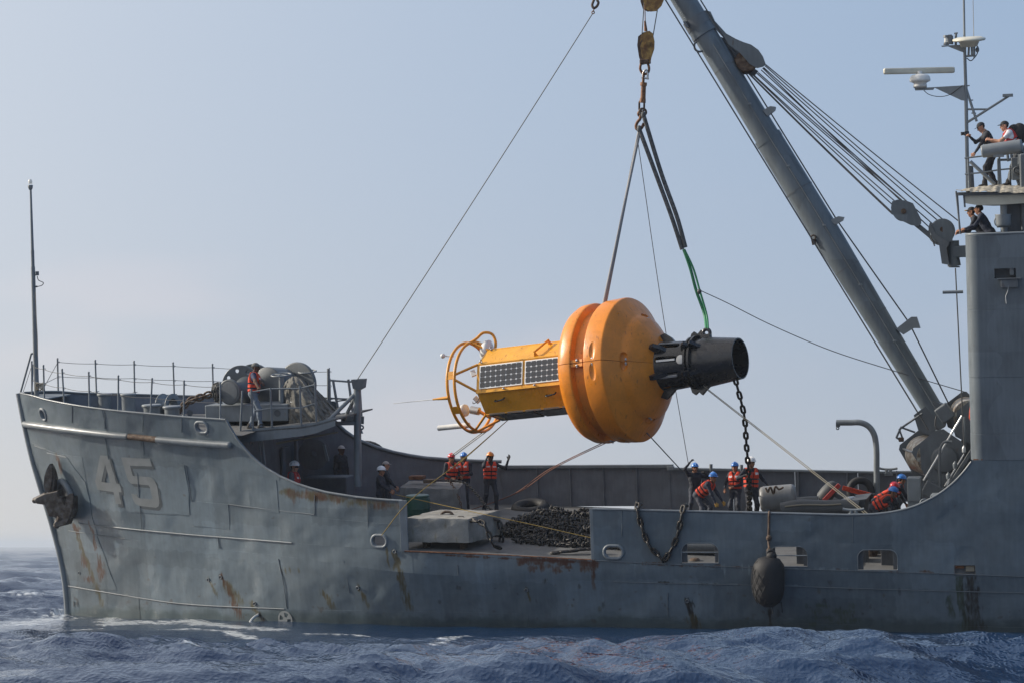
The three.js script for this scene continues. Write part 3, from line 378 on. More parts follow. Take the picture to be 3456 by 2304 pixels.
{ // cap rails along the near plating, stem bar, rub rail, ledges, fairlead castings, port rims
  const strip = (fn, a, b, n, r, m = M.cap_rail, nm = 'cap_rail') => { const pts = []; for (let i = 0; i <= n; i++) pts.push(fn(lerp(a, b, i / n))); part(hull, nm, [tube(pts, r, 6, false, n * 2)], m); };
  strip((X) => { const Y = topY(X); const x = Math.max(X, stemX(Y) + 0.02); return onHull(x, Y + 0.008, -0.01); }, -18.0, sheer.fx - 0.02, 40, 0.028);
  strip((X) => onHull(X, topY(X) + 0.008, -0.01), sheer.fx, -4.99, 50, 0.034);
  strip((X) => onHull(X, topY(X) + 0.008, -0.012), 0.03, 9.36, 50, 0.034);
  strip((X) => mirrored(new THREE.BufferGeometry().setFromPoints([onHull(X, topY(X) + 0.008, -0.02)])).boundingBox ?? (() => { const q = onHull(X, topY(X), -0.02); return V(q.x, q.y, -10 - q.z); })(), sheer.fx, -4.99, 50, 0.055, M.cap_rail);
  strip((X) => { const Y = topY(X), x = Math.max(X, stemX(Y) + 0.02), q = onHull(x, Y, -0.01); return V(q.x, q.y, -10 - q.z); }, -18.0, sheer.fx, 40, 0.03);
  part(hull, 'bulwark_end', [beam(V(-4.975, deckEdge(-4.975) - 0.02, -0.13), V(-4.975, topY(-5.0) + 0.02, -0.13), 0.05, 0.2, V(0, 0, 1))], M.navy_grey);
  part(hull, 'bulwark_end', [beam(V(0.0, 0.0, -0.04), V(0.0, sheer.aft(0.03) + 0.02, -0.04), 0.05, 0.12, V(0, 0, 1))], M.navy_grey);
  const st = []; for (let k = 0; k <= 24; k++) { const Y = lerp(-3.2, 4.12, k / 24); st.push(V(stemX(Y) - 0.005, Y, -5)); }
  part(hull, 'stem_bar', [tube(st, 0.085, 10, false, 60)], M.navy_grey);
  const rub = []; for (let k = 0; k <= 40; k++) { const u = lerp(86, 776, k / 40), p = hullHit(u, lerp(1430, 1500, k / 40) + (k / 40) * (1 - k / 40) * 26); rub.push(p.addScaledVector(hullNormal(p.x, p.y), 0.035 - (u > 395 && u < 515 ? 0.03 * Math.sin((u - 395) / 120 * Math.PI) : 0))); }
  const cut = [0, 6, 20, 26, 40]; for (let k = 0; k + 1 < cut.length; k++) { const seg = rub.slice(cut[k], cut[k + 1] + 1); part(hull, 'rub_rail', [tube(seg, k === 2 ? 0.088 : 0.098, 12, false, seg.length * 3), ball(seg[0], 0.098), ball(seg[seg.length - 1], 0.098)], k === 2 ? M.rusty_steel : M.cap_rail); }
  const ledge = (fn, a, b, n, r, m = M.cap_rail) => { const pts = []; for (let i = 0; i <= n; i++) { const X = lerp(a, b, i / n); pts.push(onHull(X, fn(X), 0.012)); } part(hull, 'ledge', [tube(pts, r, 6, false, n * 2)], m); };
  ledge(deckEdge, uX(272, 1765), uX(985, 1831), 40, 0.02); ledge(S1, uX(222, 1976), uX(960, 2052), 34, 0.014);
  ledge(deckEdge, 0.05, 13.5, 20, 0.01, M.wall_grey); ledge(S2, 0.5, 13.5, 20, 0.01, M.wall_grey);
  for (const l of leads) { const x = V(0, 1, 0).cross(l.n).normalize(), y = l.n.clone().cross(x), pts = roundShape(l.w + 0.06, l.h + 0.06, l.r + 0.03).getSpacedPoints(40).slice(0, -1).map((q) => l.c.clone().addScaledVector(x, q.x).addScaledVector(y, q.y).addScaledVector(l.n, 0.005)); part(hull, 'fairlead', [tube(pts, 0.042, 8, true, 60), ...[0.04, 0.1].map((z) => tube(pts.map((p) => p.clone().addScaledVector(l.n, -z)), 0.03, 6, true, 50))], M.navy_grey); }
  for (const l of ports) { const pts = archShape(l.w, l.h, l.r).getSpacedPoints(70).slice(0, -1).map((q) => V(l.c.x + q.x, l.c.y + q.y, 0.0)); part(hull, 'port_frame', [beam(V(l.c.x + l.w / 2 + 0.02, l.c.y + l.h / 2, -0.16), V(l.c.x + l.w / 2 + 0.02, l.c.y - l.h / 2, -0.16), 0.03, 0.28, V(0, 0, 1))], M.interior_shade_grey); part(hull, 'port_frame', [beam(V(l.c.x - l.w / 2 - 0.02, l.c.y + l.h / 2, -0.16), V(l.c.x - l.w / 2 - 0.02, l.c.y - l.h / 2, -0.16), 0.03, 0.28, V(0, 0, 1))], M.interior_shade_grey); part(hull, 'freeing_port_rim', [tube(pts, 0.014, 6, true, 80)], M.cap_rail); if (l !== ports[2]) part(hull, 'freeing_port_bar', [cyl(V(l.c.x - l.w / 2, l.c.y + 0.02, -0.03), V(l.c.x + l.w / 2, l.c.y + 0.02, -0.03), 0.014)], M.cap_rail); }
  part(hull, 'scuttle_dark_back', [box(V(scuttle.c.x, scuttle.c.y, -0.14), 0.56, 0.3, 0.03, 0)], M.interior_shade_grey); part(hull, 'scuttle_valve', [box(V(scuttle.c.x + 0.12, scuttle.c.y + 0.02, -0.08), 0.2, 0.12, 0.06, 0.01)], M.tan_rope); part(hull, 'scuttle_valve', [box(V(scuttle.c.x - 0.12, scuttle.c.y + 0.06, -0.08), 0.2, 0.06, 0.06, 0.01)], M.bare_rust);  // backing sheet added to make the scuttle opening dark
  part(hull, 'freeing_port_rim', [bent([V(scuttle.c.x - 0.25, scuttle.c.y - 0.12, -0.005), V(scuttle.c.x + 0.25, scuttle.c.y - 0.12, -0.005), V(scuttle.c.x + 0.25, scuttle.c.y + 0.12, -0.005), V(scuttle.c.x - 0.25, scuttle.c.y + 0.12, -0.005), V(scuttle.c.x - 0.25, scuttle.c.y - 0.12, -0.005)], 0.012)], M.dark_grey);
}
// ------- marks and doubler plates laid on the shell: outlines traced, put onto the hull's surface
function onShell(outline, holes, off, name, material, thick = 0) {
  const toV = (l) => l.map(([a, b]) => new THREE.Vector2(a, b)), sh = toV(outline), hs = holes.map(toV), faces = THREE.ShapeUtils.triangulateShape(sh, hs), all = [...sh, ...hs.flat()];
  let tris = faces.map((f) => f.map((i) => all[i])); const lim = 9;
  for (let it = 0; it < 7; it++) { const nx = []; let any = false; for (const [a, b, c] of tris) { const L = [a.distanceTo(b), b.distanceTo(c), c.distanceTo(a)], k = L.indexOf(Math.max(...L)); if (L[k] < lim) { nx.push([a, b, c]); continue; } any = true; const [p, q, r] = k === 0 ? [a, b, c] : k === 1 ? [b, c, a] : [c, a, b], m = p.clone().lerp(q, 0.5); nx.push([p, m, r], [m, q, r]); } tris = nx; if (!any) break; }
  const pos = [], nor = [], put = (v, o) => { const h = hullHit(v.x, v.y), n = hullNormal(h.x, h.y), p = h.addScaledVector(n, o + dish(h.x, h.y)); pos.push(p.x, p.y, p.z); nor.push(n.x, n.y, n.z); };
  for (const t of tris) { const cw = (t[1].x - t[0].x) * (t[2].y - t[0].y) - (t[1].y - t[0].y) * (t[2].x - t[0].x) > 0; (cw ? [t[0], t[2], t[1]] : t).forEach((v) => put(v, off)); }
  const g = new THREE.BufferGeometry(); g.setAttribute('position', new THREE.Float32BufferAttribute(pos, 3)); g.setAttribute('normal', new THREE.Float32BufferAttribute(nor, 3));
  const list = [g];
  if (thick) { const sp = []; for (const l of [sh, ...hs]) l.forEach((a, i) => { const b = l[(i + 1) % l.length], n = Math.max(1, Math.ceil(a.distanceTo(b) / 12)); for (let k = 0; k < n; k++) { const p = a.clone().lerp(b, k / n), q = a.clone().lerp(b, (k + 1) / n), f = (v, o) => { const h = hullHit(v.x, v.y); return h.addScaledVector(hullNormal(h.x, h.y), o + dish(h.x, h.y)); }; const [A, B, C, D] = [f(p, off), f(q, off), f(q, off - thick), f(p, off - thick)]; for (const w of [A, B, C, A, C, D]) sp.push(w.x, w.y, w.z); } }); const s = new THREE.BufferGeometry(); s.setAttribute('position', new THREE.Float32BufferAttribute(sp, 3)); s.computeVertexNormals(); list.push(s); }
  if (material.map === hullTex) for (const q of list) { const p = q.attributes.position, uv = new Float32Array(p.count * 2); for (let i = 0; i < p.count; i++) { uv[i * 2] = (p.getX(i) - HX0) / (HX1 - HX0); uv[i * 2 + 1] = (p.getY(i) - HY0) / (HY1 - HY0); } q.setAttribute('uv', new THREE.BufferAttribute(uv, 2)); }
  return part(hull, name, list, material, material.map === hullTex);
}
const c7 = (l, dx = 0, dy = 0) => l.map(([x, y]) => [100 + (x + dx) / 4.48, 1500 + (y + dy) / 4.48]);
const four = [[1065, 155], [1195, 165], [1315, 580], [1362, 590], [1390, 715], [1347, 712], [1392, 895], [1311, 887], [1262, 712], [1020, 679], [986, 545]], fourHole = [[1148, 290], [1225, 575], [1085, 558]];
const five = [[1385, 185], [1815, 205], [1852, 322], [1518, 310], [1560, 465], [1805, 482], [1850, 500], [1885, 535], [1925, 620], [1968, 830], [1970, 880], [1955, 925], [1915, 947], [1640, 915], [1600, 880], [1565, 825], [1530, 735], [1612, 740], [1630, 780], [1668, 803], [1862, 815], [1822, 640], [1800, 607], [1535, 585], [1490, 540]];
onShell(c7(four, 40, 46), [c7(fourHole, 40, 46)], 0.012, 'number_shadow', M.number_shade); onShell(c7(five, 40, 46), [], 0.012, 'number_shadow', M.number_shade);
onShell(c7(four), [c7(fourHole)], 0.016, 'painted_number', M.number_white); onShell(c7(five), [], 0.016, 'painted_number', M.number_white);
onShell([[112, 1503], [152, 1513], [158, 1526], [224, 1541], [287, 1625], [305, 1700], [312, 1745], [330, 1815], [393, 1992], [225, 1972], [178, 1800], [140, 1645]], [], 0.011, 'bolster_plate', M.hull_paint, 0.03);
onShell([[404, 1545], [410, 1541], [560, 1553], [622, 1568], [636, 1660], [640, 1735], [630, 1738], [440, 1727], [425, 1715], [408, 1600]], [], 0.009, 'doubler_plate', M.hull_paint, 0.03);
onShell([[643, 1690], [770, 1700], [775, 1785], [648, 1772]], [], 0.008, 'doubler_plate', M.hull_paint, 0.03);
for (const [d, off, m, n] of [[0, 0.016, M.number_shade, 'draught_mark']]) { onShell([[246, 2028], [250, 2028], [252, 2046], [248, 2046]], [], off, n, m); onShell([[259, 2028], [262, 2030], [263, 2046], [260, 2046], [259, 2040], [254, 2040], [254, 2037]], [], off, n, m); }
{ const seam = (px, r = 0.011) => part(hull, 'weld_seam', [tube(px.map(([u, v]) => { const p = hullHit(u, v); return p.addScaledVector(hullNormal(p.x, p.y), 0.012); }), r, 5, false, px.length * 8)], M.wall_grey);
  for (const px of [[[463, 1590], [468, 1660], [474, 1735], [478, 1792]], [[243, 1368], [243, 1424]], [[352, 1386], [353, 1444]], [[484, 1400], [480, 1456]], [[613, 1410], [612, 1458]], [[355, 1475], [365, 1548]], [[480, 1484], [486, 1532]], [[628, 1570], [640, 1650], [646, 1690]], [[735, 1812], [742, 1850]], [[940, 1885], [955, 1960], [968, 2052]], [[770, 1700], [860, 1712], [1060, 1735]], [[1062, 1670], [1062, 1735]], [[1240, 1690], [1242, 1790]], [[1160, 1890], [1180, 2000]], [[2100, 1720], [2100, 1806]], [[2060, 1895], [2330, 1905]], [[115, 1502], [140, 1512], [152, 1514]], [[160, 1528], [224, 1542]], [[230, 1790], [300, 1800], [420, 1816]], [[2880, 1742], [2880, 1830]], [[2255, 2000], [2255, 2080]], [[1544, 1905], [1546, 1938]]]) seam(px); }
{ // thruster mark: ring with four blades
  const c = hullHit(963, 2089), R = 0.235, pt = (r, a) => { const p = onHull(c.x + r * Math.cos(a), c.y + r * Math.sin(a), 0.015); return p; };
  const strip = (r0, r1, a0, a1, n) => { const pos = []; for (let k = 0; k < n; k++) { const A = lerp(a0, a1, k / n), B = lerp(a0, a1, (k + 1) / n), q = [pt(r0, A), pt(r1, A), pt(r1, B), pt(r0, B)]; for (const i of [0, 1, 2, 0, 2, 3]) pos.push(q[i].x, q[i].y, q[i].z); } const g = new THREE.BufferGeometry(); g.setAttribute('position', new THREE.Float32BufferAttribute(pos, 3)); g.computeVertexNormals(); return g; };
  part(hull, 'thruster_mark', [strip(R * 0.78, R, 0, 2 * Math.PI, 40), strip(0.0, R * 0.3, 0, 2 * Math.PI, 20), ...[0.5, 2.07, 3.64, 5.21].map((a) => strip(R * 0.28, R * 0.8, a - 0.38, a + 0.38, 8))], M.number_white);
}
for (const [u, v] of [[268, 1932], [703, 1955], [745, 1946], [860, 2036], [872, 2074], [1208, 1982], [1777, 1990], [2320, 2027], [1332, 1860]]) { const c = hullHit(u, v), n = hullNormal(c.x, c.y); part(hull, 'scupper_pipe', [lathe([[0.03, -0.02], [0.05, -0.02], [0.055, 0.03], [0.035, 0.035], [0.03, 0]], c, n, 12), lathe([[0.001, 0.006], [0.034, 0.006]], c, n, 12)], M.dark_grey); }
{ // main deck, in the gap and behind the bulwarks
  part(ship, 'main_deck', [sheet((s, t) => { const X = lerp(-9.9, 13.6, s), b = half(X, deckEdge(X)), q = lerp(-1, 1, t); return V(X, deckEdge(X) - 0.01 + 0.1 * (1 - q * q), -5 - q * (b - 0.012)); }, 60, 12)], M.deck_grey);
  part(hull, 'gunwale_bar', [tube([...Array(21)].map((_, i) => { const X = lerp(-4.95, 0, i / 20); return V(X, deckEdge(X) + 0.004, -0.03); }), 0.022, 6, false, 40)], M.bare_rust);
}
const deckAt = (X, Z) => deckEdge(X) + 0.09 * (1 - Math.pow((Z + 5) / 5, 2));
// ---------------------------------------------------------------- forecastle: deck, stanchions, jackstaff, bitts, windlass, working platform
const foreY = (X) => 3.12 + 0.03 * (-9.5 - X);
{
  part(ship, 'forecastle_deck', [sheet((s, t) => { const X = lerp(-17.6, -9.75, s), Y = foreY(X), b = Math.max(0.03, half(X, Y) - 0.04), q = lerp(-1, 1, t); return V(X, Y + 0.05 * (1 - q * q), -5 - q * b); }, 30, 8)], M.deck_grey);
  part(ship, 'forecastle_bulkhead', [slab([[0.3, 1], [1.2, 1], [2.2, 1], [3.1, 1], [3.1, -1], [2.2, -1], [1.2, -1], [0.3, -1]].map(([y, q]) => V(-10.6, y, -5 + q * (half(-10.6, y) - 0.05))), V(-0.05, 0, 0))], M.interior_shade_grey);
  for (const z of [-3.2, -6.6]) part(ship, 'bulkhead_door', [box(V(-10.56, 1.4, z), 0.05, 1.8, 0.75, 0.02), cyl(V(-10.5, 1.3, z + 0.28), V(-10.5, 1.5, z + 0.28), 0.02)], M.dark_grey);
  // lifeline stanchions, near and far, with two wires each side
  const wires = (pts, f, sag) => { const out = []; for (let i = 0; i + 1 < pts.length; i++) out.push(wire(pts[i].a.clone().lerp(pts[i].b, f), pts[i + 1].a.clone().lerp(pts[i + 1].b, f), sag, 0.008, 5, 8)); return out; };
  const near = [[[104, 1334], [105.5, 1220]], [[146, 1348], [145, 1233]], [[213, 1361], [208, 1246]], [[298.5, 1375], [298, 1256]], [[396, 1387], [398, 1268]], [[505, 1397], [512, 1277]], [[617, 1406], [620, 1285]], [[741, 1415], [742, 1291]]].map(([a, b]) => { const h = hullHit(...a); h.z -= 0.04; return { a: h, b: P(b[0], b[1], h.z) }; });
  const farS = [[[195, 1322], [192.5, 1210]], [[324, 1324], [320, 1216]], [[453, 1326], [451, 1219]], [[587, 1333], [583, 1224]], [[719, 1335], [716, 1229]], [[850, 1338], [848, 1234]], [[982, 1342], [980, 1239]], [[1113, 1350], [1110, 1243]]].map(([a, b], i) => { const X = [-16.5, -15.4, -14.25, -13.1, -11.98, -10.85, -9.75, -8.65][i]; const z = -5 - Math.max(0.4, half(Math.min(X, -9.8), 3.8) - 0.05), p = P(a[0], a[1], z); return { a: p, b: P(b[0], b[1], z) }; });
  for (const s of [...near, ...farS]) { const m = part(ship, 'lifeline_stanchion', [cyl(s.a, s.b, 0.026, 0.026, 8), ball(s.b, 0.03), cyl(s.a.clone().add(V(0, 0.0, 0)), s.a.clone().add(V(0, 0.05, 0)), 0.045, 0.03, 8), cyl(s.a.clone().add(V(-0.05, 0.03, 0)), s.a.clone().add(V(0.09, 0.035, 0)), 0.012, 0.012, 6)], M.clean_grey); for (const q of [0.9, 0.45]) part(m, 'wire_eye', [ring(s.a.clone().lerp(s.b, q).add(V(0.045, 0, 0)), V(0, 0, 1), 0.022, 0.006, 10, 5)], M.clean_grey); }
  for (const f of [0.9, 0.47]) { part(ship, 'lifeline_wire', wires(near, f, 0.035), M.wire_rope); part(ship, 'lifeline_wire', wires(farS, f - 0.0, 0.02), M.wire_rope); }
  part(ship, 'lifeline_wire', [wire(farS[0].a.clone().lerp(farS[0].b, 0.88), P(150, 1300, -4.6), 0, 0.009), wire(farS[0].a.clone().lerp(farS[0].b, 0.45), P(135, 1300, -4.8), 0, 0.009), wire(near[0].a.clone().lerp(near[0].b, 0.9), P(75, 1325, -5), 0.02, 0.008)], M.wire_rope);
  // jackstaff with lamp, halyard, cleat and braces
  const js = (v) => lerp(122, 101, (1320 - v) / 710), seg = (v0, v1, r0, r1) => cyl(P(js(v0), v0, -5), P(js(v1), v1, -5), r0, r1, 12);
  const j = part(ship, 'jackstaff', [seg(1335, 1110, 0.075, 0.07), seg(1110, 900, 0.066, 0.06), seg(900, 845, 0.05, 0.05), seg(845, 640, 0.044, 0.03), lathe([[0.03, -0.1], [0.05, -0.08], [0.07, -0.02], [0.075, 0.04], [0.05, 0.05]], P(101, 630, -5), V(0, 1, 0), 12)], M.clean_grey);
  part(j, 'masthead_lamp', [lathe([[0.055, 0], [0.06, 0.06], [0.045, 0.12], [0.001, 0.135]], P(101, 623, -5).add(V(0, 0.02, 0)), V(0, 1, 0), 14)], M.glass_lens);
  part(j, 'lamp_bracket', [box(P(124, 923, -5), 0.08, 0.12, 0.08), cyl(P(116, 930, -5), P(124, 925, -5), 0.018), cyl(P(118, 968, -5), P(124, 967, -5), 0.025)], M.dark_grey);
  part(j, 'lamp_cable', [tube(PL([[124, 932], [128, 945], [145, 955], [140, 963], [122, 968]], -4.98), 0.012, 6, false, 30)], M.wire_rope);
  part(j, 'halyard', [tube(PL([[118, 985], [121, 1060], [125, 1140], [126, 1200]], -4.92), 0.008, 5)], M.tan_rope);
  part(j, 'staff_brace', bent(PL([[110, 1192], [104, 1193], [68, 1322]], -5), 0.03), M.clean_grey); part(j, 'staff_brace', [cyl(P(110, 1230, -5.2), P(106, 1318, -5.2), 0.022)], M.clean_grey);
  part(ship, 'stem_platform', [slab([V(-18.0, 4.08, -5), V(-17.2, 4.03, -5.9), V(-16.9, 4.0, -5.9), V(-16.9, 4.0, -4.2), V(-17.2, 4.03, -4.2)], V(0, -0.03, 0))], M.navy_grey);
  part(ship, 'rope_bundle', [...[0, 1, 2, 3, 4].map((k) => tube([0, 1, 2, 3, 4, 5, 6].map((i) => P(128 + 16 * Math.sin(i * 1.3 + k) + 6, 1300 + 14 * Math.cos(i * 1.7 + k * 2) + 4, -4.8 + 0.08 * Math.sin(i * 2 + k))), 0.011, 5, false, 40))], M.tan_rope);
  // mooring bitts: two large ones on the far side, a pair of smaller ones near
  for (const [u0, u1, v0, v1, Z] of [[332, 370, 1328, 1402, -6.2], [410, 452, 1328, 1405, -6.0], [485, 535, 1365, 1425, -3.6], [555, 602, 1370, 1425, -3.4]]) { const um = (u0 + u1) / 2, t = P(um, v0, Z), r = P(u1, v0, Z).x - t.x, b = t.clone(); b.y = foreY(t.x); const h = t.y - b.y; part(ship, 'mooring_bitt', [lathe([[r * 1.25, 0], [r * 1.25, 0.03], [r, 0.05], [r, h - 0.08], [r * 1.2, h - 0.05], [r * 1.25, h - 0.01], [r * 1.15, h + 0.015], [0.001, h + 0.02]], b, V(0, 1, 0), 24)], M.clean_grey); }
  part(ship, 'rope_reel', [lathe([[0.2, -0.2], [0.34, -0.2], [0.34, -0.17], [0.12, -0.15], [0.12, 0.15], [0.34, 0.17], [0.34, 0.2], [0.2, 0.2]], P(565, 1366, -6.4), V(1, 0, 0.3), 24)], M.clean_grey);
}
// windlass on the forecastle
{
  const base = P(800, 1415, -4.5); base.y = foreY(base.x); const w = thing('anchor_windlass', 'large grey anchor windlass with pierced brake drums on the foredeck', 'windlass', base);
  const body = (u0, u1, v0, v1, Z, d) => { const a = P(u0, v1, Z), b = P(u1, v0, Z); return box(V((a.x + b.x) / 2, (a.y + b.y) / 2, Z - d / 2), b.x - a.x, b.y - a.y, d, 0.03); };
  part(w, 'bed_frame', [body(692, 970, 1362, 1424, -3.6, 2.4)], M.navy_grey);
  for (const [u, v] of [[935, 1393], [640, 1393]]) part(w, 'dark_hole_disc', [lathe([[0.001, 0.0], [0.085, 0.0], [0.09, 0.008]], P(u, v, -3.59), V(0, 0, 1), 20)], M.interior_shade_grey);  // flat dark discs stand in for the shade of open holes
  { const c = P(815, 1300, -4.3), n = V(0.0, 0.0, 1); const disc = new THREE.Shape(); disc.absarc(0, 0, 0.56, 0, 2 * Math.PI); for (let k = 0; k < 8; k++) { const a = k * Math.PI / 4 + 0.25, h = new THREE.Path(); h.absarc(0.43 * Math.cos(a), 0.43 * Math.sin(a), 0.07, 0, 2 * Math.PI); disc.holes.push(h); }
    part(w, 'brake_disc', [new THREE.ExtrudeGeometry(disc, { depth: 0.05, bevelSize: 0.01, bevelThickness: 0.01, bevelSegments: 1, curveSegments: 30 }).translate(c.x, c.y, c.z)], M.drum_grey);
    part(w, 'chain_drum', [cyl(c.clone().add(V(0, 0, -0.9)), c, 0.3, 0.3, 24), cyl(c.clone().add(V(0, 0, -1.0)), c.clone().add(V(0, 0, -0.9)), 0.55, 0.55, 32)], M.drum_grey); }
  { const c = P(772, 1322, -3.4); part(w, 'warping_head', [lathe([[0.001, -0.01], [0.3, -0.01], [0.33, 0.0], [0.355, -0.02], [0.36, -0.05], [0.3, -0.12], [0.25, -0.25], [0.25, -0.6], [0.4, -0.9]], c, V(-0.2, 0, 1), 32)], M.drum_grey); part(w, 'drum_end', [lathe([[0.001, 0.006], [0.27, 0.006], [0.28, -0.01]], c, V(-0.2, 0, 1), 28)], M.dark_grey); }
  { const c = P(925, 1310, -5.2); part(w, 'gear_case', [lathe([[0.001, 0.42], [0.3, 0.42], [0.58, 0.38], [0.6, 0.34], [0.6, -0.35], [0.55, -0.4], [0.001, -0.3]], c, V(-0.3, 0.1, 1), 36)], M.drum_grey); const d = c.clone().add(V(0.55, 0.05, -0.35)); part(w, 'gear_case_flange', [lathe([[0.001, 0.05], [0.62, 0.05], [0.66, 0.02], [0.66, -0.05], [0.001, -0.05]], d, V(-0.3, 0.1, 1), 36)], M.drum_grey); }
  // hawse chain running up to the wildcat, and covers
  const links = new THREE.TorusGeometry(0.085, 0.03, 6, 12).scale(1, 1.5, 1), path = new THREE.CatmullRomCurve3(PL([[600, 1385], [640, 1352], [690, 1335], [735, 1320]], -4.4));
  for (let k = 0; k < 11; k++) { const t = k / 10.5, p = path.getPointAt(t), d = path.getTangentAt(t), m = frameOf(d, k % 2 ? V(0, 0, 1) : V(0, 1, 0)); m.setPosition(p); part(w, 'chain_link', [links.clone().applyMatrix4(m)], M.rusty_steel); }
}
const cloth = (pts, m, name, label, base, relief = 0.05, seed = 1, cat = 'canvas cover') => { // draped cover: a rumpled sheet through a grid of points
  const ny = pts.length - 1, nx = pts[0].length - 1, rows = pts.map((r) => new THREE.CatmullRomCurve3(r)), N = 40;
  const g = sheet((s, t) => { const c = new THREE.CatmullRomCurve3(rows.map((r) => r.getPoint(s))), p = c.getPoint(t), f = relief * (n2(s * 7 + seed * 9, t * 2.5) + 0.6 * n2(s * 17, t * 5 + seed)); return p.add(V(0.3 * f, 0.2 * f, f)); }, N, N);
  return single(name, label, cat, [g], m, base);
};
cloth([PL([[960, 1290, -4.6], [985, 1270, -4.6], [1010, 1273, -4.6], [1030, 1290, -4.7]]), PL([[950, 1340, -4.0], [985, 1300, -4.0], [1030, 1305, -4.0], [1062, 1340, -4.2]]), PL([[975, 1430, -3.6], [1000, 1380, -3.5], [1060, 1370, -3.5], [1090, 1400, -3.8]]), PL([[985, 1440, -3.3], [1040, 1440, -3.3], [1090, 1430, -3.3], [1115, 1425, -3.4]])], M.canvas, 'canvas_cover', 'grey canvas cover draped over machinery beside the windlass', undefined, 0.07, 3);
cloth([PL([[1000, 1275, -5.4], [1040, 1290, -5.4], [1100, 1345, -5.4], [1150, 1395, -5.4]]), PL([[1010, 1330, -4.8], [1055, 1350, -4.8], [1110, 1385, -4.8], [1158, 1405, -4.8]]), PL([[1030, 1400, -4.2], [1070, 1405, -4.2], [1110, 1410, -4.2], [1150, 1414, -4.2]])], M.canvas, 'canvas_cover', 'grey tarpaulin sloping down behind the platform railing', undefined, 0.09, 7);
cloth([PL([[715, 1295, -3.7], [735, 1288, -3.7], [752, 1290, -3.7]]), PL([[712, 1320, -3.45], [732, 1315, -3.4], [750, 1330, -3.5]]), PL([[722, 1352, -3.4], [735, 1360, -3.35], [748, 1362, -3.4]])], M.canvas, 'canvas_cover', 'small brown canvas cover tied over the chain wildcat', undefined, 0.05, 12);
for (const [u, v0, v1, rr, Z] of [[948, 1264, 1365, 0.27, -3.9], [1037, 1253, 1380, 0.25, -5.6]]) { const c = P(u, v0, Z), f = P(u + 2, v1, Z), h = thing('brake_handwheel', Z > -4 ? 'grey handwheel on a thick stand beside the windlass' : 'grey handwheel standing behind the sloping tarpaulin', 'handwheel', f); part(h, 'stand', [cyl(f, c, 0.075, 0.065, 14)], M.clean_grey); part(h, 'rim', [ring(c, V(0, 1, 0.12), rr, 0.022, 28, 8)], M.clean_grey); for (let k = 0; k < 4; k++) { const a = k * Math.PI / 2 + 0.4; part(h, 'spoke', [cyl(c, c.clone().add(V(rr * Math.cos(a), -0.12 * rr * Math.sin(a), rr * Math.sin(a))), 0.015, 0.015, 6)], M.clean_grey); } }
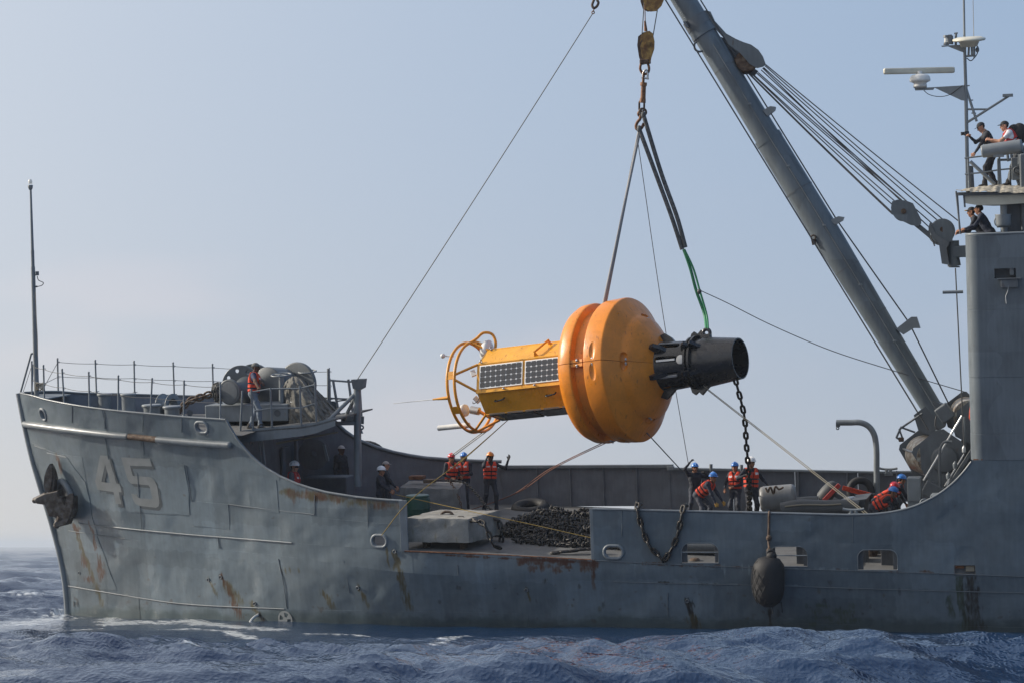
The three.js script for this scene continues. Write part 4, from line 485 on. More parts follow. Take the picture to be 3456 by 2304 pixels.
{ // working platform with rails at the break of the forecastle
  const Z = -2.3, pf = (l) => PL(l, Z);
  const f = pf([[795, 1462], [868, 1452], [925, 1446], [1015, 1440], [1066, 1431], [1130, 1413]]), back = f.map((p) => V(p.x, p.y + 0.02, p.z - 3.2));
  part(ship, 'working_platform', [slab([f[0], f[1], f[2], f[3], f[4], f[5], back[5], back[0]], V(0, -0.04, 0))], M.deck_grey);
  const low = pf([[800, 1495], [868, 1487], [925, 1481], [1015, 1471], [1066, 1461], [1130, 1436]]); for (let i = 0; i + 1 < f.length; i++) part(ship, 'platform_coaming', [slab([f[i].clone().add(V(0, 0.06, 0)), f[i + 1].clone().add(V(0, 0.06, 0)), low[i + 1], low[i]], V(0, 0, -0.03))], M.navy_grey);
  const st = [[[810, 1458], [817, 1318]], [[853, 1452], [847, 1312]], [[917, 1440], [912, 1308]], [[1016, 1434], [1011, 1302]], [[1067, 1422], [1062, 1289]]].map(([a, b]) => ({ a: P(...a, Z + 0.02), b: P(...b, Z + 0.02) }));
  for (const s of st) part(ship, 'platform_stanchion', [cyl(s.a, s.b, 0.03, 0.028, 10)], M.cap_rail);
  for (const f_ of [[[843, 1323], [912, 1311], [1011, 1310], [1062, 1297]], [[858, 1386], [914, 1377], [1013, 1376], [1064, 1360]]]) { const q = PL(f_, Z + 0.02); part(ship, 'platform_rail', bent(q, 0.022), M.cap_rail); }
  // post with bracket head, braces, side frame and panel
  const Zp = -4.2; part(ship, 'boom_rest_post', [cyl(P(1208, 1640, Zp), P(1205, 1308, Zp), 0.105, 0.1, 16)], M.navy_grey);
  part(ship, 'boom_rest_head', [slab(PL([[1184, 1280], [1199, 1280], [1203, 1290], [1205, 1278], [1229, 1278], [1225, 1308], [1217, 1312], [1210, 1316], [1190, 1310]], Zp + 0.12), V(0, 0, -0.24))], M.dark_grey);
  part(ship, 'post_brace', [cyl(P(1102, 1424, Zp + 0.6), P(1200, 1326, Zp), 0.055)], M.navy_grey); part(ship, 'post_brace', [cyl(P(1160, 1416, Zp - 0.5), P(1200, 1335, Zp), 0.05)], M.navy_grey); part(ship, 'post_beam', [beam(P(1090, 1428, Zp + 0.4), P(1204, 1427, Zp), 0.13, 0.1)], M.navy_grey);
  part(ship, 'post_lug', [ring(P(1220, 1441, Zp), V(0, 0, 1), 0.05, 0.024, 16, 8), slab(PL([[1212, 1436], [1218, 1447], [1224, 1462], [1212, 1462]], Zp), V(0, 0, -0.05))], M.navy_grey);
  const Zr = -6.2; for (const [a, b] of [[[1108, 1372], [1107, 1243]], [[1140, 1380], [1123, 1280]], [[1192, 1403], [1175, 1279]], [[1219, 1405], [1213, 1300]], [[1112, 1372], [1111, 1276]]]) part(ship, 'frame_post', [cyl(P(...a, Zr), P(...b, Zr), 0.04, 0.036, 10)], M.clean_grey);
  part(ship, 'frame_rail', bent(PL([[1110, 1282], [1178, 1287], [1215, 1286]], Zr), 0.028), M.clean_grey); part(ship, 'frame_rail', bent(PL([[1070, 1341], [1120, 1343], [1188, 1346]], Zr), 0.026), M.clean_grey); part(ship, 'frame_rail', [cyl(P(1135, 1353, Zr), P(1190, 1345, Zr), 0.02)], M.clean_grey);
  part(ship, 'frame_panel', [slab(PL([[1150, 1402], [1227, 1404], [1226, 1430], [1150, 1426]], Zr + 0.3), V(0, 0, -0.05))], M.cap_rail);
  part(ship, 'frame_panel', [slab(PL([[1082, 1352], [1128, 1353], [1150, 1402], [1082, 1395]], Zr), V(0, 0, -0.04))], M.dark_grey);
  // under the platform: pillars, hand pole, rail loop, tyres against the far side
  part(ship, 'shelter_pillar', [cyl(P(957, 1600, -3.6), P(955, 1508, -3.6), 0.06, 0.06, 12)], M.inner_grey); part(ship, 'shelter_pillar', [cyl(P(1000, 1580, -6.5), P(998, 1480, -6.5), 0.06, 0.06, 12)], M.inner_grey);
  part(ship, 'rail_loop', [tube(PL([[895, 1570], [888, 1510], [880, 1475], [860, 1462], [843, 1480], [842, 1500]], -2.6), 0.026, 8)], M.navy_grey); part(ship, 'rail_loop', [tube(PL([[880, 1560], [875, 1510], [868, 1480], [856, 1476], [850, 1500]], -3.0), 0.022, 8)], M.navy_grey);
}
{ const sh = (u, v, Z, sx, sy, sz) => box(P(u, v, Z), sx, sy, sz, 0.04);  // reel and boxes added as dark shapes to fill the space under the platform
  single('clutter_reel', 'grey reel shape added as dark clutter under the forecastle platform', 'reel', [lathe([[0.1, -0.25], [0.45, -0.25], [0.45, -0.21], [0.3, -0.2], [0.3, 0.2], [0.45, 0.21], [0.45, 0.25], [0.1, 0.25]], P(1060, 1530, -7.2), V(0.25, 0, 1), 28)], M.interior_shade_grey);
  single('clutter_box', 'grey box shape added as dark clutter against the bulkhead under the forecastle platform', 'locker', [sh(920, 1560, -7.0, 0.9, 1.3, 0.6)], M.interior_shade_grey); single('clutter_box', 'low grey box shape added as dark clutter beside the rest post', 'locker', [sh(1110, 1640, -7.0, 1.3, 0.6, 0.7)], M.interior_shade_grey);
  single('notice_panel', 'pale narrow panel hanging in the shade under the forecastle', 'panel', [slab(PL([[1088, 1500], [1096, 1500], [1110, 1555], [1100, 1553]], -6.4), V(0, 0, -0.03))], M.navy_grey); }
single('boat_pole', 'pale wooden pole slung under the forecastle platform', 'pole', [cyl(P(932, 1496, -3.2), P(1140, 1457, -3.4), 0.028, 0.022, 8)], M.tan_rope);
for (const [u, v, Z, R, l] of [[1040, 1560, -8.9, 0.5, 'black tyre fender leaning under the forecastle platform'], [1235, 1570, -9.3, 0.55, 'black tyre fender hung on the bulwark beside the rest post']]) single('tyre_fender', l, 'tyre', [ring(P(u, v, Z), V(0.1, 0.1, 1), R, R * 0.36, 32, 12)], M.rubber);
{ // stockless anchor housed at the hawse
  const c = hullHit(245, 1680), a = thing('ship_anchor', 'dark stockless anchor hanging at the bow hawse pipe', 'anchor', c.clone().addScaledVector(hullNormal(c.x, c.y), 0.1));
  const c7p = ([x, y], z) => { const q = P(100 + x / 4.48, 1500 + y / 4.48, z); return q; };
  const zc = c.z + 0.35, pts = (l, z) => l.map((q) => c7p(q, z));
  const bv = (l, z, d) => { const p = pts(l, z); return slab(p, V(0, 0, -d)); };
  part(a, 'fluke', [bv([[295, 290], [325, 340], [335, 470], [315, 620], [295, 720], [225, 715], [208, 620], [215, 480], [250, 370]], zc - 0.1, 0.07), bv([[295, 290], [350, 400], [375, 500], [365, 620], [350, 715], [295, 720], [315, 620], [335, 470], [325, 340]], zc - 0.14, 0.2)], M.anchor_paint);
  part(a, 'fluke', [bv([[560, 770], [600, 738], [640, 738], [655, 780], [640, 940], [620, 1020], [590, 1110], [540, 1040], [510, 960], [530, 860]], zc + 0.2, 0.07), bv([[655, 780], [668, 840], [665, 1000], [640, 1090], [590, 1115], [620, 1020], [640, 940]], zc + 0.15, 0.25)], M.anchor_paint);
  const crown = [[60, 830], [85, 800], [220, 735], [300, 720], [415, 690], [425, 780], [480, 800], [560, 1000], [600, 1120], [560, 1215], [400, 1258], [372, 1215], [420, 1150], [410, 1110], [360, 1085], [290, 1075], [250, 960], [220, 890], [90, 872]];
  part(a, 'crown', [new THREE.ExtrudeGeometry(new THREE.Shape(crown.map(([x, y]) => { const q = c7p([x, y], 0), r = c7p([300, 950], 0); return new THREE.Vector2(q.x - r.x, q.y - r.y); })), { depth: 0.26, bevelEnabled: true, bevelSize: 0.03, bevelThickness: 0.06, bevelSegments: 3 }).translate(...(() => { const r = c7p([300, 950], zc); return [r.x, r.y, zc - 0.3]; })())], M.anchor_paint);
  part(a, 'crown_tip', [cyl(c7p([72, 840], zc - 0.15), c7p([250, 790], zc - 0.15), 0.085, 0.15, 14), ball(c7p([72, 840], zc - 0.15), 0.085)], M.anchor_paint); part(a, 'crown_tip', [cyl(c7p([400, 1220], zc - 0.1), c7p([480, 1090], zc - 0.1), 0.09, 0.16, 14), ball(c7p([400, 1220], zc - 0.1), 0.09)], M.anchor_paint);
  part(a, 'shank', [beam(c7p([420, 930], zc), c7p([640, 800], c.z - 0.3), 0.2, 0.16)], M.anchor_paint);
  const hz = hullHit(100 + 540 / 4.48, 1500 + 700 / 4.48), hn = hullNormal(hz.x, hz.y); part(hull, 'hawse_bolster', [tube([[425, 800], [425, 690], [450, 590], [500, 535], [560, 575], [610, 650], [650, 740], [660, 860], [655, 1000], [640, 1100]].map(([x, y]) => { const h = hullHit(100 + x / 4.48, 1500 + y / 4.48); return h.addScaledVector(hullNormal(h.x, h.y), 0.08); }), 0.09, 12, false, 60)], M.navy_grey);
  part(hull, 'hawse_dark_disc', [lathe([[0.001, 0.01], [0.3, 0.02], [0.36, 0.0]], hz.clone().addScaledVector(hn, 0.03), hn, 24)], M.interior_shade_grey);  // flat dark disc stands in for the shaded mouth of the pipe
}
{ // cooling water running from a scupper
  const a = hullHit(873, 2074), n = hullNormal(a.x, a.y); a.addScaledVector(n, 0.04); const pts = [0, 1, 2, 3, 4, 5].map((i) => { const t = i / 5; return a.clone().addScaledVector(n, 0.42 * t).add(V(-0.12 * t, -0.02 * t - 0.42 * t * t, 0)); });
  single('water_jet', 'white jet of cooling water pouring from a hull scupper near the waterline', 'water jet', [tube(pts, 0.035, 7, false, 20), ...[0.5, 0.7, 0.85].map((q, i) => tube(pts.map((p, k) => p.clone().add(V(0.03 * (i - 1) * k / 3, 0.01 * Math.sin(k * 2 + i), 0.02 * (i - 1) * k / 3))), 0.016, 5, false, 16))], M.white_plastic); }
// ---------------------------------------------------------------- things on the main deck
const onDeck = (u, v, Z) => { const p = P(u, v, Z); p.y = deckAt(p.x, Z); return p; };
const linkGeo = (L, W, r) => { const pts = roundShape(W - 2 * r, L - 2 * r, (W - 2 * r) / 2 - 0.001).getSpacedPoints(16).slice(0, -1).map((q) => V(q.x, q.y, 0)); return new THREE.TubeGeometry(new THREE.CatmullRomCurve3(pts, true), 18, r, 7, true); };
function chain(name, label, path, L, W, r, m, group, stud) {      // a chain: each link its own part
  const c = new THREE.CatmullRomCurve3(path, false, 'centripetal'), n = Math.max(2, Math.round(c.getLength() / (L - 2.1 * r))), g0 = linkGeo(L, W, r), t = thing(name, label, 'chain', path[path.length - 1], group);
  for (let k = 0; k < n; k++) { const s = (k + 0.5) / n, p = c.getPointAt(s), d = c.getTangentAt(s), mm = frameOf(d, k % 2 ? V(0.15, 0.1, 1).normalize() : V(0.95, 0.1, 0.3).normalize()); mm.setPosition(p); const l = [g0.clone().applyMatrix4(mm)]; part(t, 'chain_link', l, m); }
  return t;
}
{ // concrete sinker blocks
  const sinker = (name, label, corners, h, taper, m, holes) => { // corners: four base points near-left, near-right, far-right, far-left
    const c = corners.reduce((s, p) => s.add(p), V(0, 0, 0)).multiplyScalar(0.25), top = corners.map((p) => p.clone().lerp(c, taper).add(V(0, h, 0))), t = thing(name, label, 'concrete block', corners[0]);
    const r = mulberry(name.length + 5), quad = (a, b, d, e) => sheet((s, q) => { const p = a.clone().lerp(b, s).lerp(e.clone().lerp(d, s), q); const ed = Math.min(s, 1 - s, q, 1 - q), w = 0.014 * n3(p.x * 3, p.y * 3, p.z * 3) + 0.007 * n3(p.x * 9, p.y * 9, p.z * 9); return p.add(V(0, w, w)).add(c.clone().sub(p).multiplyScalar(ed < 0.001 ? 0.012 : 0)); }, 18, 10);
    const f = [quad(corners[0], corners[1], top[1], top[0]), quad(corners[1], corners[2], top[2], top[1]), quad(corners[2], corners[3], top[3], top[2]), quad(corners[3], corners[0], top[0], top[3]), quad(top[0], top[1], top[2], top[3])];
    part(t, 'block', f, m); return { t, top };
  };
  const b = [P(1360, 1829, -0.45), P(1582, 1842, -0.45), P(1683, 1826, -2.3), P(1470, 1815, -2.3)], y0 = Math.max(...b.map((p) => deckAt(p.x, p.z))) + 0.13;
  const q4 = [P(1361, 1829, -0.4), P(1584, 1842, -0.4), P(1700, 1828, -2.3), P(1485, 1815, -2.3)], cs = q4.map((p, i) => V(p.x, y0 - (i % 3 ? 0.03 : 0), p.z));
  const s1 = sinker('concrete_sinker', 'pale concrete sinker block in the bulwark gap with steel lifting eye', cs, 0.62, 0.04, M.concrete);
  part(s1.t, 'lifting_eye', [tube(PL([[1487, 1757], [1490, 1735], [1500, 1727], [1520, 1728], [1530, 1740], [1531, 1755]], -1.2), 0.035, 8)], M.rusty_steel);
  for (const [x, z] of [[-4.6, -0.8], [-3.6, -0.8], [-3.6, -2.0]]) single('timber_bearer', 'dark timber bearer under the pale concrete sinker', 'timber', [beam(V(x, deckAt(x, z) + 0.06, z + 0.15), V(x, deckAt(x, z - 1) + 0.06, z - 0.2), 0.2, 0.12)], M.timber, undefined, 'timber bearers under the concrete sinker');
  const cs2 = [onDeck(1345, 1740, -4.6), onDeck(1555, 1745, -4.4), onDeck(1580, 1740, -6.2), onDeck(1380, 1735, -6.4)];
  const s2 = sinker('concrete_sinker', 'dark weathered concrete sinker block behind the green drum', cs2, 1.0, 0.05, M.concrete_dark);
  part(s2.t, 'steel_bracket', [box(P(1408, 1610, -5.4), 0.42, 0.1, 0.3, 0.02)], M.bare_rust); part(s2.t, 'steel_bracket', [box(P(1450, 1622, -5.2), 0.3, 0.1, 0.3, 0.02)], M.rusty_steel);
}
chain('mooring_chain', 'heavy black chain hanging over the corner of the pale concrete sinker', PL([[1512, 1752, -1.0], [1545, 1750, -0.8], [1575, 1752, -0.7], [1605, 1758, -0.5], [1630, 1765, -0.38], [1645, 1790, -0.36], [1655, 1815, -0.36], [1668, 1838, -0.4], [1690, 1850, -0.5]]), 0.27, 0.17, 0.034, M.chain_steel);
chain('mooring_chain', 'heavy black chain draped down the far side of the pale concrete sinker', PL([[1585, 1745, -1.6], [1640, 1748, -1.8], [1680, 1755, -1.9], [1690, 1785, -1.9], [1692, 1815, -1.9], [1690, 1835, -1.9]]), 0.27, 0.17, 0.034, M.chain_steel);
chain('mooring_chain', 'length of heavy black chain lying along the open deck edge', PL([[1860, 1866, -0.55], [1900, 1861, -0.6], [1935, 1858, -0.7], [1960, 1854, -0.8], [2005, 1852, -0.9], [2040, 1854, -1.0]]), 0.3, 0.19, 0.04, M.chain_steel);
chain('mooring_chain', 'thin rusty chain lashing the dark concrete sinker', PL([[1475, 1618, -5.2], [1515, 1622, -4.8], [1540, 1660, -4.5], [1555, 1700, -4.3], [1560, 1725, -4.3]]), 0.12, 0.08, 0.014, M.rusty_steel);
chain('mooring_chain', 'thin chain running from the dark sinker down to the chain heap', PL([[1520, 1618, -5.0], [1570, 1630, -4.6], [1610, 1668, -4.0], [1640, 1705, -3.4], [1680, 1735, -3.0]]), 0.13, 0.09, 0.016, M.chain_steel);
chain('bulwark_chain', 'heavy chain looped in a V over the near bulwark', PL([[2160, 1702, -0.55], [2153, 1700, -0.12], [2152, 1722, 0.06], [2163, 1765, 0.05], [2178, 1810, 0.05], [2195, 1845, 0.06], [2222, 1872, 0.06], [2240, 1890, 0.06], [2255, 1872, 0.06], [2278, 1830, 0.06], [2292, 1785, 0.06], [2302, 1735, 0.06], [2308, 1707, -0.08], [2316, 1706, -0.5]]), 0.28, 0.165, 0.033, M.chain_steel);
{ // the heap of mooring chain: hundreds of links flaked down in rows
  const g0 = linkGeo(0.2, 0.13, 0.024), r = mulberry(77), list = [], inst = [];
  for (let row = 0; row < 34; row++) for (let k = 0; k < 46; k++) { const s = row / 33, t = k / 45, X = lerp(-3.4, 1.6, s) + (r() - 0.5) * 0.12, Z = lerp(-2.1 + 0.5 * Math.sin(s * 3), -6.4, t) + (r() - 0.5) * 0.1; if (X < -2.6 && Z > -2.6) continue; const hgt = 0.22 * Math.pow(sstep(0, 0.55, t), 0.8) * sstep(0.0, 0.12, s) * (0.75 + 0.5 * n2(s * 5, t * 4)); for (let q = 0; q < 2; q++) inst.push([X + q * 0.06, deckAt(X, Z) + 0.05 + hgt + (r() - 0.5) * 0.1 - q * 0.12, Z, r() * 6.28, r() * 6.28, r() * 6.28]); }
  const base = V(-1, 0.1, -4), m = new THREE.InstancedMesh(plainGeo(g0), M.chain_steel, inst.length), o = new THREE.Object3D();
  inst.forEach((q, i) => { o.position.set(q[0] - base.x, q[1] - base.y, q[2] - base.z); o.rotation.set(q[3] * 0.25, (q[4] > 3 ? 1.57 : 0) + (q[4] - 3) * 0.1, q[5]); o.updateMatrix(); m.setMatrixAt(i, o.matrix); });
  m.name = 'chain_heap'; m.position.copy(toWorld(base)); m.quaternion.copy(shipQ); m.userData = { kind: 'stuff', label: 'great heap of black mooring chain flaked on deck', category: 'chain heap' }; m.castShadow = m.receiveShadow = true; scene.add(m);
  const bed = sheet((s, t) => { const X = lerp(-3.3, 1.5, s), Z = lerp(-2.0, -6.4, t), hgt = 0.19 * Math.pow(sstep(0, 0.55, t), 0.8) * sstep(0.0, 0.12, s) * (0.75 + 0.5 * n2(s * 5, t * 4)) * sstep(0, 0.06, 1 - t); return V(X, deckAt(X, Z) + hgt - 0.05, Z); }, 40, 30);
  single('chain_mound', 'dark packed lower layers of the mooring chain heap', 'chain heap', [bed], M.chain_steel).userData.kind = 'stuff';
}
{ // green drum
  const b = onDeck(1412, 1760, -3.3), r = 0.33, H = 0.92; const t = thing('plastic_drum', 'dark green plastic drum beside the pale concrete sinker', 'drum', b);
  part(t, 'barrel', [lathe([[0.001, 0], [r * 0.95, 0], [r, 0.03], [r, 0.28], [r * 1.04, 0.3], [r * 1.04, 0.33], [r, 0.35], [r, 0.58], [r * 1.04, 0.6], [r * 1.04, 0.63], [r, 0.65], [r, H - 0.06], [r * 0.9, H]], b, V(0, 1, 0), 32)], M.green_drum); part(t, 'lid', [lathe([[r * 0.93, H - 0.02], [r * 0.98, H + 0.02], [r * 0.9, H + 0.05], [0.001, H + 0.05]], b, V(0, 1, 0), 32)], M.green_drum);
}
{ // white cylindrical float and tyres, inflatable boat with outboard motor, gear boxes
  const a = P(2565, 1685, -6.8), b = P(2690, 1675, -6.9), d = b.clone().sub(a).normalize(), r = 0.36, L = a.distanceTo(b), f = thing('cylinder_float', 'large off-white cylindrical float with rope lying on deck', 'float', onDeck(2630, 1720, -6.8));
  part(f, 'float_body', [lathe([[0.001, 0], [r * 0.75, 0.01], [r * 0.93, 0.05], [r, 0.14], [r, L - 0.14], [r * 0.93, L - 0.05], [r * 0.7, L - 0.01], [0.001, L]], a, d, 32)], M.float_white);
  part(f, 'cradle', [box(a.clone().lerp(b, 0.25).add(V(0, -0.5, 0)), 0.12, 0.5, 0.6)], M.dark_grey); part(f, 'cradle', [box(a.clone().lerp(b, 0.75).add(V(0, -0.5, 0)), 0.12, 0.5, 0.6)], M.dark_grey);
  part(f, 'lashing', [tube(PL([[2585, 1645], [2592, 1660], [2600, 1642], [2612, 1665], [2618, 1640], [2630, 1650], [2645, 1643]], -6.42), 0.03, 6)], M.rusty_steel);
  const bt = thing('inflatable_boat', 'dark inflatable boat with stern cone raised on the far deck', 'boat', onDeck(2800, 1720, -7));
  part(bt, 'tube', [tube(PL([[2640, 1722], [2700, 1712], [2780, 1714], [2860, 1712], [2900, 1716]], -5.8), 0.22, 14)], M.boat_rubber); part(bt, 'tube', [tube(PL([[2660, 1708], [2740, 1700], [2820, 1702], [2900, 1706]], -7.6), 0.22, 14)], M.boat_rubber);
  part(bt, 'grab_line', [tube(PL([[2650, 1708], [2700, 1703], [2740, 1702], [2790, 1703], [2840, 1700]], -5.58), 0.022, 6)], M.tan_rope);
  part(bt, 'transom', [slab(PL([[2860, 1730], [2870, 1690], [2925, 1683], [2910, 1735]], -5.9), V(0, 0, -1.4))], M.boat_rubber);
  const om = thing('outboard_motor', 'grey outboard motor with red band tilted up on the boat', 'motor', onDeck(2790, 1715, -7));
  const c0 = P(2770, 1690, -6.9), c1 = P(2828, 1622, -6.9); part(om, 'cowling', [lathe([[0.001, 0], [0.14, 0.02], [0.2, 0.1], [0.215, 0.3], [0.19, 0.52], [0.12, 0.64], [0.001, 0.68]], c0, c1.clone().sub(c0), 20)], M.boat_rubber);
  part(om, 'red_band', [beam(P(2782, 1688, -6.65), P(2835, 1634, -6.65), 0.1, 0.12)], M.red_paint); part(om, 'bracket', [beam(P(2765, 1668, -6.8), P(2775, 1700, -6.8), 0.08, 0.1)], M.galvanised); part(om, 'leg', [beam(P(2820, 1668, -7.0), P(2890, 1700, -7.1), 0.14, 0.12)], M.dark_grey);
  part(om, 'lower_unit', [lathe([[0.001, 0], [0.06, 0.1], [0.08, 0.3], [0.05, 0.45], [0.001, 0.5]], P(2830, 1695, -6.7), V(1, 0.3, 0), 14)], M.galvanised);
  single('oar', 'orange oar laid across the inflatable boat', 'oar', [beam(P(2845, 1645, -7.8), P(2950, 1673, -7.8), 0.05, 0.13)], M.life_orange);
  single('gear_box', 'pale equipment box beside the inflatable boat', 'box', [box(P(2840, 1700, -6.3).add(V(0, -0.1, 0)), 0.4, 0.3, 0.4, 0.03)], M.float_white);
  for (const [u, v, Z, R, l] of [[2905, 1655, -9.4, 0.3, 'black tyre hung on the far bulwark behind the orange oar'], [1790, 1712, -8.6, 0.42, 'black tyre lying beyond the chain heap'], [2940, 1720, -7.2, 0.35, 'black tyre leaning against the pipe davit']]) single('tyre_fender', l, 'tyre', [ring(P(u, v, Z), v > 1700 && u < 2000 ? V(0, 1, 0.2) : V(0.2, 0.2, 1), R, R * 0.34, 28, 10)], M.rubber);
}
{ // pipe davit, cleats, bulwark fittings and low deck machinery and added dark boxes seen through the ports
  const Z = -9.6; const d = part(ship, 'pipe_davit', [tube(PL([[2962, 1720], [2960, 1600], [2958, 1500], [2950, 1462], [2932, 1437], [2905, 1425], [2870, 1425], [2824, 1425]], Z), 0.085, 14, false, 60)], M.navy_grey); part(d, 'davit_eye', [ring(P(2828, 1444, Z), V(0, 0, 1), 0.035, 0.016), slab(PL([[2822, 1424], [2836, 1424], [2836, 1440], [2822, 1440]], Z + 0.02), V(0, 0, -0.04))], M.navy_grey);
  const cleat = (u0, u1, v0, v1, Z, l) => { const c = (a, b) => P(lerp(u0, u1, a), lerp(v0, v1, b), Z); part(ship, 'horn_cleat', [tube([c(0, 0), c(0.15, 0.12), c(0.5, 0.2), c(0.85, 0.12), c(1, 0)], 0.035, 8), cyl(c(0.36, 1), c(0.4, 0.2), 0.05, 0.04), cyl(c(0.64, 1), c(0.6, 0.2), 0.05, 0.04), beam(c(0.25, 1), c(0.75, 1), 0.05, 0.12)], M.clean_grey); };
  cleat(2970, 3030, 1579, 1597, -9.9); cleat(2845, 2918, 1716, 1738, -0.15);
  for (const [u, v] of [[2400, 1565], [2503, 1567]]) part(ship, 'bulwark_bitt', [cyl(P(u, 1590, -9.9), P(u, v, -9.9), 0.05, 0.05, 10)], M.clean_grey);
  part(ship, 'deck_winch', [lathe([[0.001, -0.5], [0.3, -0.5], [0.3, -0.45], [0.16, -0.4], [0.16, 0.4], [0.3, 0.45], [0.3, 0.5], [0.001, 0.5]], P(2940, 1885, -2.2), V(0.1, 1, 0), 24)], M.rusty_steel); part(ship, 'deck_pipe', [cyl(P(2860, 1898, -1.6), P(3010, 1893, -1.6), 0.05)], M.navy_grey); part(ship, 'deck_box', [box(P(3020, 1870, -1.2), 0.6, 0.9, 0.6)], M.interior_shade_grey); part(ship, 'deck_box', [box(P(2905, 1868, -1.5), 0.35, 0.9, 0.6)], M.interior_shade_grey); part(ship, 'deck_box', [box(P(2965, 1850, -2.8), 1.2, 0.5, 0.6)], M.interior_shade_grey); part(ship, 'deck_box', [box(P(2720, 1868, -1.0), 0.4, 0.7, 0.5)], M.interior_shade_grey);  // boxes added behind the ports to darken what shows through
  part(ship, 'deck_pipe', [cyl(P(2280, 1843, -1.6), P(2440, 1846, -1.6), 0.2, 0.2, 16)], M.dark_grey); for (const [u, v] of [[2345, 1885], [2435, 1890]]) part(ship, 'deck_socket', [lathe([[0.001, 0.06], [0.1, 0.05], [0.14, 0]], onDeck(u, v, -0.7), V(0, 1, 0), 16)], M.rusty_steel);
  part(ship, 'deck_box', [box(P(3089, 1668, -2.6).add(V(0, -0.3, 0)), 0.34, 1.5, 0.4, 0.03)], M.clean_grey); part(ship, 'locker_band', [box(P(3089, 1690, -2.39), 0.37, 0.04, 0.03, 0.005)], M.dark_grey);
  part(ship, 'deck_box', [box(P(3200, 1690, -1.2).add(V(0, -0.2, 0)), 0.8, 0.75, 0.6, 0.02)], M.navy_grey); part(ship, 'hoop_handle', [tube(PL([[3107, 1715], [3108, 1692], [3118, 1684], [3132, 1688], [3138, 1700]], -0.3), 0.02, 8)], M.cap_rail);
}
{ // net-covered fender hung over the side
  const c = P(2598, 1870, 0.36), f = thing('hanging_fender', 'black net-covered fender hanging by a rope over the near side', 'fender', P(2598, 2050, 0.36)), top = P(2596, 1877, 0.36), bot = P(2594, 2048, 0.36), L = top.distanceTo(bot), R = 0.385;
  const body = lathe([[0.001, 0], [R * 0.35, 0.02], [R * 0.75, 0.14], [R * 0.95, 0.3], [R, 0.45], [R, L - 0.35], [R * 0.95, L - 0.2], [R * 0.7, L - 0.06], [R * 0.35, L - 0.01], [0.001, L]], bot, top.clone().sub(bot), 40); part(f, 'fender_body', [body], M.rubber);
  const net = []; for (let k = 0; k < 14; k++) for (const s of [-1, 1]) { const pts = []; for (let i = 0; i <= 14; i++) { const t = i / 14, y = lerp(0.1, L - 0.06, t), rr = R * Math.pow(Math.sin(clamp(y / L, 0.03, 0.97) * Math.PI), 0.28) * 1.02, a = k / 14 * 6.283 + s * t * 1.6; pts.push(bot.clone().add(V(rr * Math.cos(a), y, rr * Math.sin(a)))); } net.push(tube(pts, 0.007, 4, false, 22)); }
  part(f, 'rope_net', net, M.rubber).userData.kind = 'stuff'; part(f, 'shackle', [ring(P(2603, 1867, 0.36), V(0, 0, 1), 0.08, 0.04), ball(P(2605, 1875, 0.36), 0.12, 1.1, 0.9, 1)], M.rubber);
  part(f, 'hanging_rope', [tube(PL([[2597, 1727, -0.02], [2597, 1730, 0.05], [2596, 1780, 0.05], [2595, 1830, 0.12], [2600, 1866, 0.34]]), 0.03, 8)], M.rusty_steel); part(f, 'rope_knot', [ball(P(2596, 1815, 0.1), 0.07, 1, 1.1, 1), ball(P(2597, 1858, 0.28), 0.07, 1, 1.2, 1)], M.rusty_steel); part(f, 'rope_tail', [cyl(P(2609, 2040, 0.36), P(2609, 2070, 0.36), 0.012)], M.rubber); part(f, 'rope_tail', [cyl(P(2638, 2030, 0.4), P(2641, 2066, 0.4), 0.014)], M.rubber);
}
